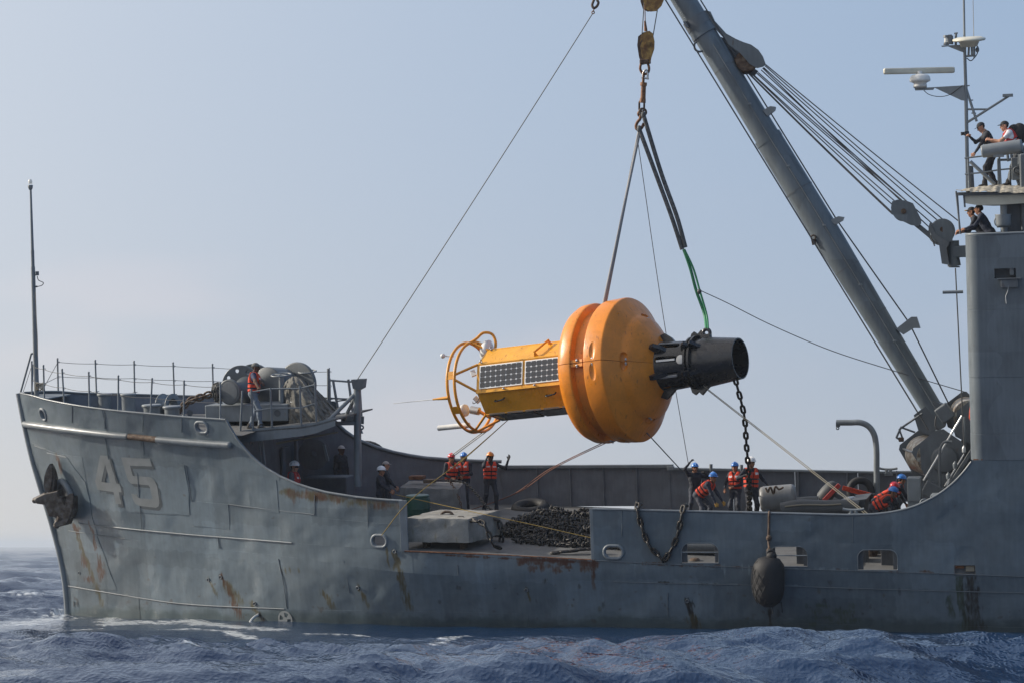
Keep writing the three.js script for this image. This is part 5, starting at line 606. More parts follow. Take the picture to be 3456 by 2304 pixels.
// ---------------------------------------------------------------- superstructure, bridge wing, mast
{
  const sp = node(ship, 'superstructure'), XF = 9.34, Rc = 0.3;
  const outline = (X0, X1, Z0, Z1, r, off) => { const s = new THREE.Shape(); s.moveTo(X1, -Z0 - off); s.lineTo(X0 + r - off, -Z0 - off); s.absarc(X0 + r - off, -Z0 + r - off, r, -Math.PI / 2, -Math.PI, true); s.lineTo(X0 - off, -Z1 - r + off); s.absarc(X0 + r - off, -Z1 - r + off, r, Math.PI, Math.PI / 2, true); s.lineTo(X1, -Z1 + off); return s; };
  const tier = (y0, y1, off, name = 'wall_plate') => { const g = new THREE.ExtrudeGeometry(outline(XF, 13.9, 0, -10, Rc, off), { depth: y1 - y0, bevelEnabled: true, bevelSize: 0.006, bevelThickness: 0.006, bevelSegments: 1, curveSegments: 14 }); g.rotateX(-Math.PI / 2); g.translate(0, y0, 0); const gg = plainGeo(g); return gg; };
  const recess = (u0, v0, u1, v1, d) => { const a = P(u0, v1, 0), b = P(u1, v0, 0); return [box(V((a.x + b.x) / 2, (a.y + b.y) / 2, 0), b.x - a.x, b.y - a.y, d * 2, 0), a, b]; };
  const ys = [2.42, 3.05, 4.4, 6.0, 7.78];
  for (let k = 0; k + 1 < ys.length; k++) { let g = tier(ys[k], ys[k + 1] - 0.012, k % 2 ? 0.0 : 0.004); if (k === 3) { const [c] = recess(3358, 905, 3430, 940, 0.35); g = subtract(g, c); } if (k === 3) g = subtract(g, box(V(11.7, 7.5, -5), 4.55, 1.4, 9.84, 0)); part(sp, 'wall_plate', [g], M.wall_grey); }
  plateSide(); function plateSide() { for (const [a, b] of [[9.36, 11.4], [11.4, 13.6]]) plate(a, b, deckEdge, () => 2.42, 0.002, scuttle.c.x > a - 0.4 && scuttle.c.x < b + 0.4 ? [scuttle.cut()] : []); }
  part(sp, 'front_bulkhead', [box(V(9.9, 1.0, -5), 0.9, 2.7, 9.0, 0)], M.dark_grey);
  part(sp, 'corner_rust', [slab([V(9.4, 2.425, -0.05), V(9.62, 2.425, 0.012), V(9.62, 2.45, 0.012), V(9.4, 2.45, -0.05)], V(0, 0, 0.004))], M.bare_rust);
  { const [, a, b] = recess(3358, 905, 3430, 940, 0.35); part(sp, 'wall_recess', [box(V((a.x + b.x) / 2, (a.y + b.y) / 2, -0.33), b.x - a.x + 0.02, b.y - a.y + 0.02, 0.05, 0)], M.interior_shade_grey); part(sp, 'recess_lamp', [box(V(b.x - 0.1, a.y + 0.16, -0.15), 0.1, 0.2, 0.12, 0.02), ball(V(b.x - 0.15, a.y + 0.24, -0.15), 0.05)], M.clean_grey); part(sp, 'recess_tray', [box(V((a.x + b.x) / 2 + 0.1, a.y - 0.12, 0.06), 0.4, 0.2, 0.12, 0.01), box(V((a.x + b.x) / 2 + 0.1, a.y - 0.01, 0.08), 0.55, 0.02, 0.18, 0.004)], M.dark_grey); part(sp, 'hanging_cable', [tube(PL([[3405, 965, 0.12], [3402, 985, 0.05], [3396, 1000, 0.03], [3398, 1025, 0.03]]), 0.008, 5)], M.white_plastic); }
  part(sp, 'hand_bar', [cyl(P(3183, 987, -0.6), P(3252, 985, -0.6), 0.04, 0.04, 10)], M.cap_rail);
  const Y0 = 7.78; part(sp, 'wing_cap', [tube([V(13.9, Y0 + 0.02, -0.01), V(11, Y0 + 0.02, -0.01), V(9.7, Y0 + 0.02, -0.02), V(9.42, Y0 + 0.02, -0.14), V(9.34, Y0 + 0.02, -0.5), V(9.34, Y0 + 0.02, -3), V(9.34, Y0 + 0.02, -9.8)], 0.03, 6, false, 60)], M.clean_grey);
  // bridge above: dark house, pillar, deck band, awning with frame
  part(sp, 'wheelhouse', [box(V(12.2, 8.6, -5), 3.2, 2.2, 7.4, 0.05)], M.dark_grey);
  part(sp, 'wheelhouse_side', [slab(PL([[3400, 680], [3475, 678], [3475, 800], [3402, 800]], -1.4), V(0, 0, -0.1))], M.interior_shade_grey);
  part(sp, 'upper_deck_band', [slab(PL([[3257, 660], [3480, 655], [3480, 684], [3400, 690], [3300, 693], [3258, 686]], -1.0), V(0, 0, -7))], M.cream_plastic);
  part(sp, 'upper_deck_beam', [beam(P(3235, 655, -0.9), P(3480, 650, -0.9), 0.08, 0.08)], M.dark_grey);
  part(sp, 'bridge_pillar', [cyl(P(3391, 800, -1.2), P(3388, 655, -1.2), 0.085, 0.085, 14)], M.clean_grey);
  for (const [a, b] of [[[3243, 790], [3228, 645]], [[3240, 775], [3232, 650]], [[3258, 700], [3254, 655]]]) part(sp, 'awning_post', [cyl(P(a[0], a[1], -1.0), P(b[0], b[1], -1.0), 0.022, 0.022, 8)], M.dark_grey);
  part(sp, 'awning', [sheet((s, t) => { const u = lerp(3226, 3500, s), z = lerp(-0.7, -6.5, t), sag = 0.1 * Math.sin(s * 19) * (1 - s) * 0.3 + 0.03 * n2(s * 14, t * 6); const v = lerp(642, 655, s) - 26 * Math.pow(Math.sin(Math.min(1, s * 1.6) * Math.PI / 2), 1) * Math.sin(clamp(t * 8, 0, 1) * Math.PI / 2); const p = P(u, v, -0.7); return V(p.x, p.y + sag * 0.3 + 0.025 * n2(s * 9, t * 3), z); }, 50, 16)], M.awning_cloth);
  const bk = part(sp, 'lamp_bucket', [lathe([[0.001, 0], [0.15, 0], [0.18, 0.08], [0.19, 0.3], [0.2, 0.32], [0.001, 0.32]], P(3388, 768, -0.85), V(0, 1, 0), 20)], M.clean_grey); part(bk, 'bucket_handle', [tube(PL([[3362, 735], [3358, 745], [3362, 760], [3372, 763]], -0.8), 0.015, 6)], M.clean_grey);
  // upper deck rail and equipment
  for (const [a, b] of [[[3273, 640], [3269, 535]], [[3379, 625], [3374, 530]], [[3372, 622], [3370, 535]], [[3440, 560], [3441, 520]]]) part(sp, 'rail_post', [cyl(P(a[0], a[1], -2), P(b[0], b[1], -2), 0.026, 0.026, 8)], M.cap_rail);
  part(sp, 'guard_rail', bent(PL([[3257, 534], [3300, 529], [3325, 526]], -2), 0.02), M.cap_rail); part(sp, 'guard_rail', bent(PL([[3258, 588], [3312, 583], [3376, 573], [3420, 569]], -2), 0.02), M.cap_rail); part(sp, 'guard_rail', [cyl(P(3430, 496, -2.5), P(3490, 492, -2.5), 0.025)], M.cap_rail);
  part(sp, 'rail_brace', [cyl(P(3276, 545, -2.3), P(3358, 622, -2.3), 0.045)], M.clean_grey); part(sp, 'rail_brace', [cyl(P(3283, 640, -4.8), P(3278, 560, -4.8), 0.06)], M.dark_grey);
  const tb = part(sp, 'raft_canister', [lathe([[0.001, 0], [0.13, 0.01], [0.16, 0.05], [0.165, 0.5], [0.165, 0.95], [0.15, 1.0], [0.001, 1.02]], P(3312, 512, -1.8), P(3438, 494, -1.8).sub(P(3312, 512, -1.8)), 20)], M.clean_grey); part(tb, 'canister_cradle', [box(P(3372, 525, -1.8), 0.25, 0.08, 0.2, 0.01)], M.clean_grey);
  part(sp, 'signal_box', [box(P(3430, 570, -2.2), 0.2, 0.55, 0.2, 0.02)], M.cap_rail); part(sp, 'signal_lamp', [ring(P(3435, 576, -2.05), V(0, 0, 1), 0.09, 0.02), lathe([[0.001, 0], [0.07, 0], [0.08, 0.12], [0.001, 0.12]], P(3440, 578, -2.1), V(0, 0, 1), 16)], M.dark_grey);
  for (const u of [3405, 3418]) part(sp, 'signal_tube', [cyl(P(u, 545, -2.6), P(u - 4, 515, -2.6), 0.035)], M.cap_rail); part(sp, 'signal_frame', [beam(P(3375, 540, -2.6), P(3440, 538, -2.6), 0.06, 0.06)], M.dark_grey); part(sp, 'signal_frame', [beam(P(3450, 640, -3), P(3444, 500, -3), 0.22, 0.2)], M.dark_grey);
  for (const [a, b] of [[[3408, 625], [3412, 560]], [[3440, 622], [3428, 590]]]) part(sp, 'signal_frame', [cyl(P(a[0], a[1], -2.4), P(b[0], b[1], -2.4), 0.03)], M.navy_grey);
  // mast
  const Z = -4.6, mast = node(ship, 'signal_mast');
  part(mast, 'mast_pole', [cyl(P(3268, 650, Z), P(3261, 290, Z), 0.05, 0.046, 12), cyl(P(3261, 290, Z), P(3257, 165, Z), 0.042, 0.04, 12), cyl(P(3257, 165, Z), P(3253, -90, Z), 0.03, 0.026, 10)], M.clean_grey);
  part(mast, 'whip_aerial', [cyl(P(3288, 125, Z), P(3284, -80, Z), 0.013, 0.008, 8)], M.white_plastic); part(mast, 'mast_stay', [cyl(P(3258, 285, Z), P(3298, 410, Z), 0.034, 0.034, 10)], M.clean_grey);
  part(mast, 'yard_arm', [cyl(P(3268, 412, Z), P(3410, 322, Z), 0.034, 0.03, 10), cyl(P(3268, 369, Z), P(3332, 369, Z), 0.026)], M.clean_grey); part(mast, 'yard_lamp_box', [box(P(3403, 322, Z), 0.26, 0.075, 0.16, 0.01)], M.clean_grey);
  for (const [u, v] of [[3272, 289], [3284, 338], [3294, 382]]) part(mast, 'step_peg', [cyl(P(u - 14, v, Z), P(u + 2, v, Z), 0.016)], M.clean_grey);
  part(mast, 'radar_bracket', [slab(PL([[3088, 298], [3255, 288], [3260, 340], [3245, 338], [3155, 296], [3150, 303], [3090, 305]], Z + 0.05), V(0, 0, -0.1))], M.clean_grey);
  const c = P(3107, 295, Z); part(mast, 'radar_pedestal', [lathe([[0.001, -0.01], [0.17, -0.01], [0.175, 0.05], [0.16, 0.1], [0.2, 0.13], [0.26, 0.15], [0.27, 0.2], [0.25, 0.27], [0.2, 0.32], [0.1, 0.34], [0.06, 0.36], [0.06, 0.42], [0.001, 0.42]], c, V(0, 1, 0), 32)], M.white_plastic);
  const ra = P(2983, 241, Z + 0.3), rb = P(3223, 236, Z - 0.5); part(mast, 'radar_scanner', [(() => { const d = rb.clone().sub(ra), g = new RoundedBoxGeometry(0.16, d.length(), 0.12, 3, 0.045); const m = frameOf(d, V(0, 1, 0)); m.setPosition(ra.clone().add(rb).multiplyScalar(0.5)); return g.applyMatrix4(m); })()], M.cream_plastic);
  part(mast, 'radar_cable', [tube(PL([[3119, 305], [3135, 318], [3170, 326], [3205, 320], [3250, 288]], Z + 0.06), 0.01, 5)], M.wire_rope);
  part(mast, 'lamp_bracket', [slab(PL([[3178, 154], [3262, 150], [3262, 178], [3245, 174], [3200, 156], [3180, 158]], Z + 0.05), V(0, 0, -0.1))], M.clean_grey);
  const lp = part(mast, 'navigation_lamp', [cyl(P(3195, 152, Z), P(3195, 143, Z), 0.075, 0.06, 14), cyl(P(3196, 126, Z), P(3196, 119, Z), 0.09, 0.08, 14), box(P(3208, 133, Z), 0.1, 0.24, 0.14, 0.01), box(P(3215, 135, Z - 0.05), 0.05, 0.22, 0.1, 0.01)], M.dark_grey); part(lp, 'lens', [cyl(P(3195, 143, Z), P(3196, 126, Z), 0.055, 0.055, 14)], M.glass_lens);
  part(mast, 'mast_bitt', [cyl(P(3227, 152, Z), P(3228, 113, Z), 0.03, 0.03), cyl(P(3222, 113, Z), P(3234, 111, Z), 0.02, 0.02)], M.dark_grey);
  part(mast, 'dome_aerial', [lathe([[0.001, -0.16], [0.2, -0.15], [0.26, -0.02], [0.4, 0.0], [0.42, 0.03], [0.41, 0.06], [0.3, 0.1], [0.001, 0.11]], P(3272, 138, Z + 0.3), V(0, 1, 0.12), 36)], M.cream_plastic);
  for (const [a, b] of [[[3272, 152], [3270, 190]], [[3281, 152], [3282, 188]], [[3289, 150], [3290, 195]]]) part(mast, 'aerial_mount', [cyl(P(a[0], a[1], Z), P(b[0], b[1], Z), 0.028)], M.clean_grey);
  part(mast, 'aerial_mount', [beam(P(3262, 190, Z), P(3292, 187, Z), 0.05, 0.05)], M.clean_grey); part(mast, 'aerial_cable', [tube(PL([[3292, 150], [3303, 160], [3300, 180], [3290, 195], [3278, 205], [3264, 196]], Z), 0.014, 5)], M.wire_rope); part(mast, 'small_lamp', [ball(P(3300, 168, Z), 0.05, 1, 1.4, 1)], M.dark_grey);
}
// ---------------------------------------------------------------- cargo boom with its winches, topping lift and hoist
{
  const ZB = -5, bc = (v) => lerp(2309, 3070, v / 1250), BP_ = (v, z = ZB) => P(bc(v), v, z);
  const b = thing('cargo_boom', 'long grey tubular cargo boom raised over the deck', 'crane boom', P(3130, 1430, ZB));
  const tubeSeg = (v0, v1, r0, r1) => cyl(BP_(v0), BP_(v1), r0, r1, 32);
  part(b, 'boom_tube', [tubeSeg(1432, 1180, 0.255, 0.3), tubeSeg(1180, 820, 0.3, 0.375), tubeSeg(820, 470, 0.375, 0.365), tubeSeg(468, -210, 0.335, 0.3)], M.wall_grey);
  part(b, 'joint_collar', [cyl(BP_(478), BP_(462), 0.375, 0.372, 32)], M.wall_grey); part(b, 'lift_collar', [cyl(BP_(112), BP_(62), 0.352, 0.352, 32), cyl(BP_(118), BP_(108), 0.365, 0.365, 32)], M.wall_grey);
  part(b, 'lift_collar', [cyl(BP_(92), BP_(60), 0.36, 0.36, 32)], M.dark_grey); part(b, 'stop_plate', [slab(PL([[2305, 73], [2312, 71], [2325, 90], [2316, 92]], -4.6), V(0, 0, -0.2))], M.dark_grey);
  for (const v of [230, 640, 905, 1060, 1240]) part(b, 'weld_band', [cyl(BP_(v + 2), BP_(v - 2), (v < 470 ? 0.326 : v < 830 ? 0.378 : lerp(0.378, 0.292, (v - 820) / 430)), (v < 470 ? 0.326 : v < 830 ? 0.378 : lerp(0.378, 0.292, (v - 820) / 430)), 32)], M.dark_grey);
  part(b, 'cable_run', [tube([150, 300, 460, 640, 820, 1000, 1180, 1380].map((v) => P(bc(v) + (v < 470 ? 8 : 12), v, -4.6 + (v > 820 ? -0.06 : 0))), 0.018, 6, false, 60)], M.dark_grey);
  for (const v of [350, 560, 760, 960, 1150]) part(b, 'cable_clip', [box(P(bc(v) + (v < 470 ? 8 : 12), v, -4.6 + (v > 820 ? -0.06 : 0)), 0.09, 0.05, 0.05, 0.01)], M.cap_rail);
  part(b, 'side_ring', [tube(PL([[2352, 140], [2345, 148], [2346, 165], [2358, 174], [2373, 172]], -4.75), 0.028, 8)], M.dark_grey);
  for (const pts of [[[2575, 372], [2600, 358], [2616, 360], [2614, 372], [2590, 392]], [[2805, 742], [2830, 730], [2848, 733], [2844, 745], [2818, 760]]]) part(b, 'wire_guide', [slab(PL(pts, -4.8), V(0, 0, -0.25))], M.clean_grey);
  part(b, 'wire_guide', [slab(PL([[3025, 1110], [3076, 1070], [3095, 1070], [3107, 1108], [3085, 1108], [3050, 1130]], -4.8), V(0, 0, -0.15))], M.clean_grey);
  part(b, 'guide_bracket', [ring(P(2746, 802, -4.7), V(0, 0, 1), 0.06, 0.02), slab(PL([[2738, 808], [2752, 806], [2754, 826], [2742, 828]], -4.7), V(0, 0, -0.1))], M.rusty_steel);
  part(b, 'boom_head', [box(BP_(-205), 0.7, 0.6, 0.5, 0.05), cyl(P(2180, -205, -5.4), P(2180, -205, -4.4), 0.12, 0.12)], M.wall_grey);
  part(b, 'heel_fork', [slab(PL([[3085, 1400], [3150, 1350], [3200, 1372], [3190, 1440], [3140, 1470], [3100, 1450]], -4.75), V(0, 0, -0.4))], M.dark_grey);
  // winch frames at the heel: near and far cheek plates with a drum between
  const w = thing('boom_winch', 'dark winch with white drum between six-sided cheek plates below the boom', 'winch', P(3140, 1640, -4.6));
  const cheekN = [[3185, 1447], [3160, 1452], [3083, 1512], [3080, 1528], [3128, 1612], [3172, 1648], [3240, 1600], [3262, 1500]], cheekF = cheekN.map(([x, y]) => [x - 45, y - 12]);
  part(w, 'cheek_plate', [slab(PL(cheekN, -4.0), V(0, 0, -0.05))], M.dark_grey); part(w, 'cheek_plate', [slab(PL(cheekF, -5.2), V(0, 0, -0.05))], M.dark_grey);
  part(w, 'drum', [cyl(P(3118, 1532, -5.15), P(3160, 1542, -4.15), 0.5, 0.5, 40)], M.drum_white); part(w, 'bearing_housing', [lathe([[0.36, -0.03], [0.34, 0.04], [0.3, 0.09], [0.001, 0.1]], P(3190, 1550, -3.98), V(0, 0, 1), 32)], M.dark_grey);
  for (const [u, v] of [[3060, 1520], [3160, 1455], [3115, 1600]]) part(w, 'tie_rod', [cyl(P(u - 10, v - 6, -5.2), P(u + 22, v + 5, -4.0), 0.03, 0.03, 8)], M.cap_rail);
  const w2 = thing('topping_winch', 'topping lift winch with white drum in front of the superstructure', 'winch', P(3240, 1420, -4.6));
  const c2 = [[3180, 1372], [3245, 1323], [3262, 1320], [3290, 1345], [3330, 1420], [3280, 1480], [3200, 1440]], c3 = c2.map(([x, y]) => [x + 12, y + 10]);
  part(w2, 'cheek_plate', [slab(PL(c2, -5.4), V(0, 0, -0.05))], M.dark_grey); part(w2, 'cheek_plate', [slab(PL(c3.map(([x, y]) => [x + 14, y + 22]), -4.2), V(0, 0, -0.05))], M.dark_grey); part(w2, 'drum', [cyl(P(3262, 1392, -5.35), P(3275, 1405, -4.25), 0.42, 0.42, 36)], M.drum_white); part(w2, 'motor_housing', [box(P(3190, 1392, -3.9), 0.36, 0.42, 0.4, 0.05, [0, 0, 0.6])], M.dark_grey); part(w2, 'motor_cable', [tube(PL([[3162, 1402], [3158, 1420], [3160, 1440], [3170, 1448]], -3.7), 0.02, 6)], M.wire_rope);
  // foundation ladder beams, struts, pipes
  const fd = thing('winch_foundation', 'dark steel foundation frame with bright handrail under the boom winches', 'winch frame', P(3180, 1700, -3.6));
  part(fd, 'handrail', [cyl(P(3119, 1620, -3.3), P(3248, 1402, -3.3), 0.028, 0.028, 10)], M.aluminium); part(fd, 'handrail', [cyl(P(3190, 1640, -3.1), P(3256, 1530, -3.1), 0.022)], M.aluminium);
  part(fd, 'stringer', [beam(P(3195, 1655, -2.8), P(3285, 1515, -2.8), 0.22, 0.1)], M.dark_grey); part(fd, 'stringer', [beam(P(3120, 1640, -3.6), P(3180, 1670, -3.6), 0.3, 0.4)], M.dark_grey); part(fd, 'stringer', [beam(P(3230, 1690, -4.6), P(3300, 1440, -4.6), 0.5, 0.6)], M.interior_shade_grey); part(fd, 'stringer', [beam(P(3180, 1700, -4.6), P(3250, 1560, -4.6), 0.4, 0.6)], M.interior_shade_grey);
  part(fd, 'stanchion', [cyl(P(3257, 1530, -3.2), P(3256, 1405, -3.2), 0.02)], M.cap_rail); part(fd, 'bent_pipe', [tube(PL([[3175, 1640], [3172, 1560], [3176, 1510], [3190, 1490], [3215, 1490]], -2.9), 0.035, 10)], M.dark_grey); part(fd, 'valve', [lathe([[0.05, 0], [0.06, 0.12], [0.03, 0.16], [0.001, 0.2]], P(3225, 1580, -2.6), V(0, 1, 0), 14)], M.cap_rail); part(fd, 'valve', [lathe([[0.05, 0], [0.06, 0.1], [0.03, 0.14], [0.001, 0.18]], P(3202, 1615, -2.6), V(0, 1, 0), 14)], M.cap_rail); part(fd, 'valve', [lathe([[0.05, 0], [0.05, 0.1], [0.03, 0.14], [0.001, 0.18]], P(3255, 1525, -2.6), V(0, 1, 0), 14)], M.galvanised); part(fd, 'white_plate', [slab(PL([[3196, 1625], [3208, 1610], [3204, 1628], [3197, 1640]], -2.5), V(0, 0, -0.02))], M.white_plastic);
  part(fd, 'wire_keeper', bent(PL([[3114, 1394], [3040, 1445], [3027, 1475], [3040, 1484], [3050, 1478]], -4.6), 0.028), M.dark_grey); part(fd, 'wire_keeper', bent(PL([[3040, 1440], [3090, 1458]], -4.6), 0.026), M.dark_grey); part(fd, 'wire_keeper', bent(PL([[3036, 1446], [3048, 1480]], -4.6), 0.024), M.dark_grey); part(fd, 'keeper_end', [box(P(3043, 1482, -4.6), 0.14, 0.12, 0.1, 0.03)], M.rusty_steel);
  single('rope_coil', 'orange rope coil hung at the superstructure corner', 'rope', [tube(PL([[3282, 1345], [3279, 1375], [3277, 1410], [3282, 1416], [3286, 1380], [3284, 1350]], -1.2), 0.035, 8, true), tube(PL([[3284, 1340], [3282, 1380], [3280, 1405], [3288, 1395], [3288, 1350]], -1.3), 0.035, 8, true)], M.life_orange);
  part(ship, 'vertical_wire', [cyl(P(3226, 905, -3.0), P(3262, 1640, -3.0), 0.018, 0.018, 6)], M.wire_rope);
  // topping lift: upper block on the boom, wires, two lower blocks at the superstructure bracket
  const blockPlate = (pts, Z, d) => slab(PL(pts, Z), V(0, 0, -d));
  const ub = thing('topping_block', 'big multi-sheave block slung under the boom collar', 'pulley block', P(2540, 215, -5));
  part(ub, 'link_plate', [blockPlate([[2380, 35], [2397, 38], [2412, 70], [2450, 112], [2500, 140], [2512, 148], [2470, 150], [2440, 125], [2400, 82], [2378, 50]], -4.9, 0.1)], M.wall_grey); part(ub, 'cheek', [blockPlate([[2440, 115], [2470, 125], [2510, 142], [2535, 150], [2560, 168], [2575, 190], [2585, 218], [2575, 225], [2555, 230], [2530, 215], [2500, 180], [2460, 150]], -4.72, 0.06)], M.wall_grey);
  for (const [k, z] of [-4.82, -4.96, -5.1].entries()) part(ub, 'sheave', [lathe([[0.001, -0.05], [0.26, -0.05], [0.3, -0.03], [0.26, 0], [0.3, 0.03], [0.26, 0.05], [0.001, 0.05]], P(2522 + k * -4, 205 + k * 4, z), V(0, 0, 1), 28)], M.rusty_steel);
  part(ub, 'cheek', [blockPlate([[2420, 120], [2450, 130], [2490, 165], [2520, 215], [2560, 240], [2545, 258], [2510, 240], [2470, 190]], -5.2, 0.06)], M.dark_grey);
  const lb = thing('topping_block', 'grey egg-shaped lower block of the topping lift', 'pulley block', P(3060, 760, -4)); const egg = [[3008, 700], [3012, 680], [3030, 674], [3058, 677], [3082, 686], [3092, 705], [3110, 740], [3110, 755], [3100, 764], [3075, 760], [3050, 748], [3022, 735], [3010, 718]];
  part(lb, 'cheek', [blockPlate(egg, -3.8, 0.05)], M.wall_grey); part(lb, 'cheek', [blockPlate(egg, -4.2, 0.05)], M.wall_grey); part(lb, 'sheave', [cyl(P(3050, 712, -4.18), P(3050, 712, -3.86), 0.27, 0.27, 28)], M.dark_grey); part(lb, 'axle_pin', [cyl(P(3051, 713, -4.3), P(3051, 713, -3.76), 0.07, 0.07, 14)], M.rusty_steel); part(lb, 'hanger_link', [beam(P(3085, 750, -4), P(3172, 822, -4), 0.1, 0.12)], M.dark_grey);
  const sb = thing('swivel_block', 'round grey swivel block on the superstructure bracket', 'pulley block', P(3220, 880, -4)); part(sb, 'cheek', [lathe([[0.001, 0.03], [0.29, 0.03], [0.32, 0.0], [0.32, -0.03], [0.001, -0.03]], P(3182, 780, -3.8), V(0, 0, 1), 32)], M.wall_grey); part(sb, 'cheek', [lathe([[0.001, 0.03], [0.29, 0.03], [0.32, 0.0], [0.32, -0.03], [0.001, -0.03]], P(3176, 786, -4.15), V(0, 0, 1), 32)], M.wall_grey); part(sb, 'axle_pin', [cyl(P(3183, 774, -3.9), P(3183, 774, -3.74), 0.07)], M.rusty_steel);
  part(sb, 'side_arm', [blockPlate([[3140, 750], [3134, 770], [3150, 800], [3170, 822], [3180, 890], [3195, 893], [3205, 893], [3203, 882], [3196, 840], [3205, 820], [3160, 790]], -3.7, 0.4)], M.dark_grey); part(sb, 'cheek_guard', [blockPlate([[3160, 760], [3205, 755], [3222, 780], [3215, 815], [3175, 820], [3155, 790]], -3.74, 0.03)], M.wall_grey);
  part(sb, 'swivel_post', [cyl(P(3220, 880, -4), P(3218, 812, -4), 0.155, 0.15, 24), cyl(P(3222, 898, -4), P(3220, 878, -4), 0.17, 0.16, 24), cyl(P(3222, 903, -4), P(3222, 898, -4), 0.14, 0.14, 24)], M.wall_grey); part(ship, 'swivel_bracket', [beam(P(3215, 850, -4), P(3330, 845, -4), 0.32, 0.3)], M.wall_grey);
  part(sb, 'tail_wire', [tube(PL([[3142, 795], [3150, 815], [3156, 831]], -3.6), 0.02, 6)], M.wire_rope);
  const wires = [[[2585, 218], [3235, 745], -4.9, -4.0], [[2583, 222], [3185, 742], -4.8, -4.0], [[2578, 228], [3170, 748], -4.9, -4.1], [[2570, 236], [3150, 757], -5, -4.1], [[2575, 230], [3135, 765], -5.1, -4], [[2560, 245], [3062, 680], -5, -4], [[2556, 248], [3045, 676], -5.1, -4.1], [[2548, 256], [3022, 680], -5, -4], [[2545, 256], [3012, 690], -5.1, -4.1], [[2520, 238], [3010, 715], -5, -4], [[2515, 236], [3014, 724], -5, -4.1], [[2500, 220], [3160, 830], -5.2, -4.2]];
  for (const [a, c, za, zc] of wires.slice(0, 11)) single('topping_wire', 'steel wire fall of the topping lift between boom block and superstructure', 'wire', [wire(P(...a, za), P(...c, zc), 0.03, 0.017, 6, 10)], M.wire_rope, undefined, 'wires of the topping lift tackle');
  single('hoist_wire', 'long hoist wire running down the lower side of the boom', 'wire', [cyl(P(2247, 0, -4.6), P(3135, 1450, -4.4), 0.02, 0.02, 6), cyl(P(2160, -140, -4.6), P(2247, 0, -4.6), 0.02, 0.02, 6)], M.wire_rope);
  single('hoist_wire', 'hoist wire running down the upper side of the boom through guides', 'wire', [wire(P(2365, 0, -4.9), P(2595, 370, -4.9), 0, 0.02), wire(P(2595, 370, -4.9), P(2825, 742, -4.9), 0, 0.02), wire(P(2825, 742, -4.9), P(3070, 1090, -4.9), 0, 0.02), wire(P(3070, 1090, -4.9), P(3205, 1365, -4.9), 0, 0.02)], M.wire_rope);
  single('span_wire', 'thin guy wire sagging from the green sling across to the superstructure', 'wire', [tube(PL([[2363, 980, -4.3], [2450, 1020, -4.4], [2600, 1095, -4.5], [2800, 1180, -4.6], [3000, 1245, -4.7], [3260, 1322, -4.8]]), 0.012, 6, false, 50)], M.wire_rope);
  // hoist tackle: upper block, lower block, shackles, hook
  const Zh = -4.6, hb = thing('hoist_block', 'ochre upper hoist block under the boom head', 'pulley block', P(2205, 36, Zh)), ub2 = [[2166, -60], [2172, 5], [2180, 30], [2195, 39], [2215, 37], [2232, 20], [2242, -5], [2244, -60]];
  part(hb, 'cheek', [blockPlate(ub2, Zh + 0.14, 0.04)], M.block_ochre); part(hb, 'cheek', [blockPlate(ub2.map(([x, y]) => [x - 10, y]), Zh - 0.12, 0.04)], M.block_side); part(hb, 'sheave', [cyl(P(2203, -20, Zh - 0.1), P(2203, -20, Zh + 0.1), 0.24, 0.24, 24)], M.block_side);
  single('hoist_wire', 'wire fall between the two ochre hoist blocks, hook side', 'wire', [cyl(P(2178, -40, Zh), P(2166, 130, Zh), 0.014, 0.014, 6)], M.wire_rope); single('hoist_wire', 'wire fall between the two ochre hoist blocks, boom side', 'wire', [cyl(P(2219, 34, Zh), P(2203, 130, Zh), 0.014, 0.014, 6)], M.wire_rope); single('hoist_wire', 'dead end wire with rusty socket on the lower hoist block', 'wire', [cyl(P(2176, -40, Zh + 0.05), P(2178, 72, Zh + 0.05), 0.013, 0.013, 6), cyl(P(2177, 70, Zh + 0.05), P(2180, 105, Zh + 0.05), 0.025, 0.05, 8)], M.shackle);
  const lo = thing('hoist_block', 'ochre lower hoist block above the lifting hook', 'pulley block', P(2178, 218, Zh)), eg = [[2163, 120], [2180, 106], [2192, 104], [2203, 112], [2209, 140], [2208, 165], [2198, 195], [2195, 212], [2175, 216], [2166, 190], [2160, 150]];
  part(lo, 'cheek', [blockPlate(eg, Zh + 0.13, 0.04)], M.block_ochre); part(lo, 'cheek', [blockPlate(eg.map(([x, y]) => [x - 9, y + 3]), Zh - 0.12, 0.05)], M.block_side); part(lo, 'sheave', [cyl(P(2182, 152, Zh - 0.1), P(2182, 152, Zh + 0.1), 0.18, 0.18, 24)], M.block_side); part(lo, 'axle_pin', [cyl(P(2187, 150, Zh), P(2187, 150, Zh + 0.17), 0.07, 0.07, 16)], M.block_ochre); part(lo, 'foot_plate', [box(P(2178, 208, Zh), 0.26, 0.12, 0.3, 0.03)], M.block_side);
  const hk = thing('lifting_hook', 'rusty chain of shackles, swivel and hook carrying the slings', 'hook', P(2155, 440, Zh));
  part(hk, 'bow_shackle', [tube(PL([[2164, 213], [2161, 232], [2168, 246], [2178, 250], [2188, 244], [2191, 230], [2187, 214]], Zh), 0.034, 10)], M.shackle); part(hk, 'steel_shackle', [tube(PL([[2170, 265], [2172, 245], [2180, 236], [2186, 246], [2186, 266]], Zh + 0.04), 0.028, 8), cyl(P(2166, 262, Zh + 0.04), P(2190, 266, Zh + 0.04), 0.024)], M.galvanised);
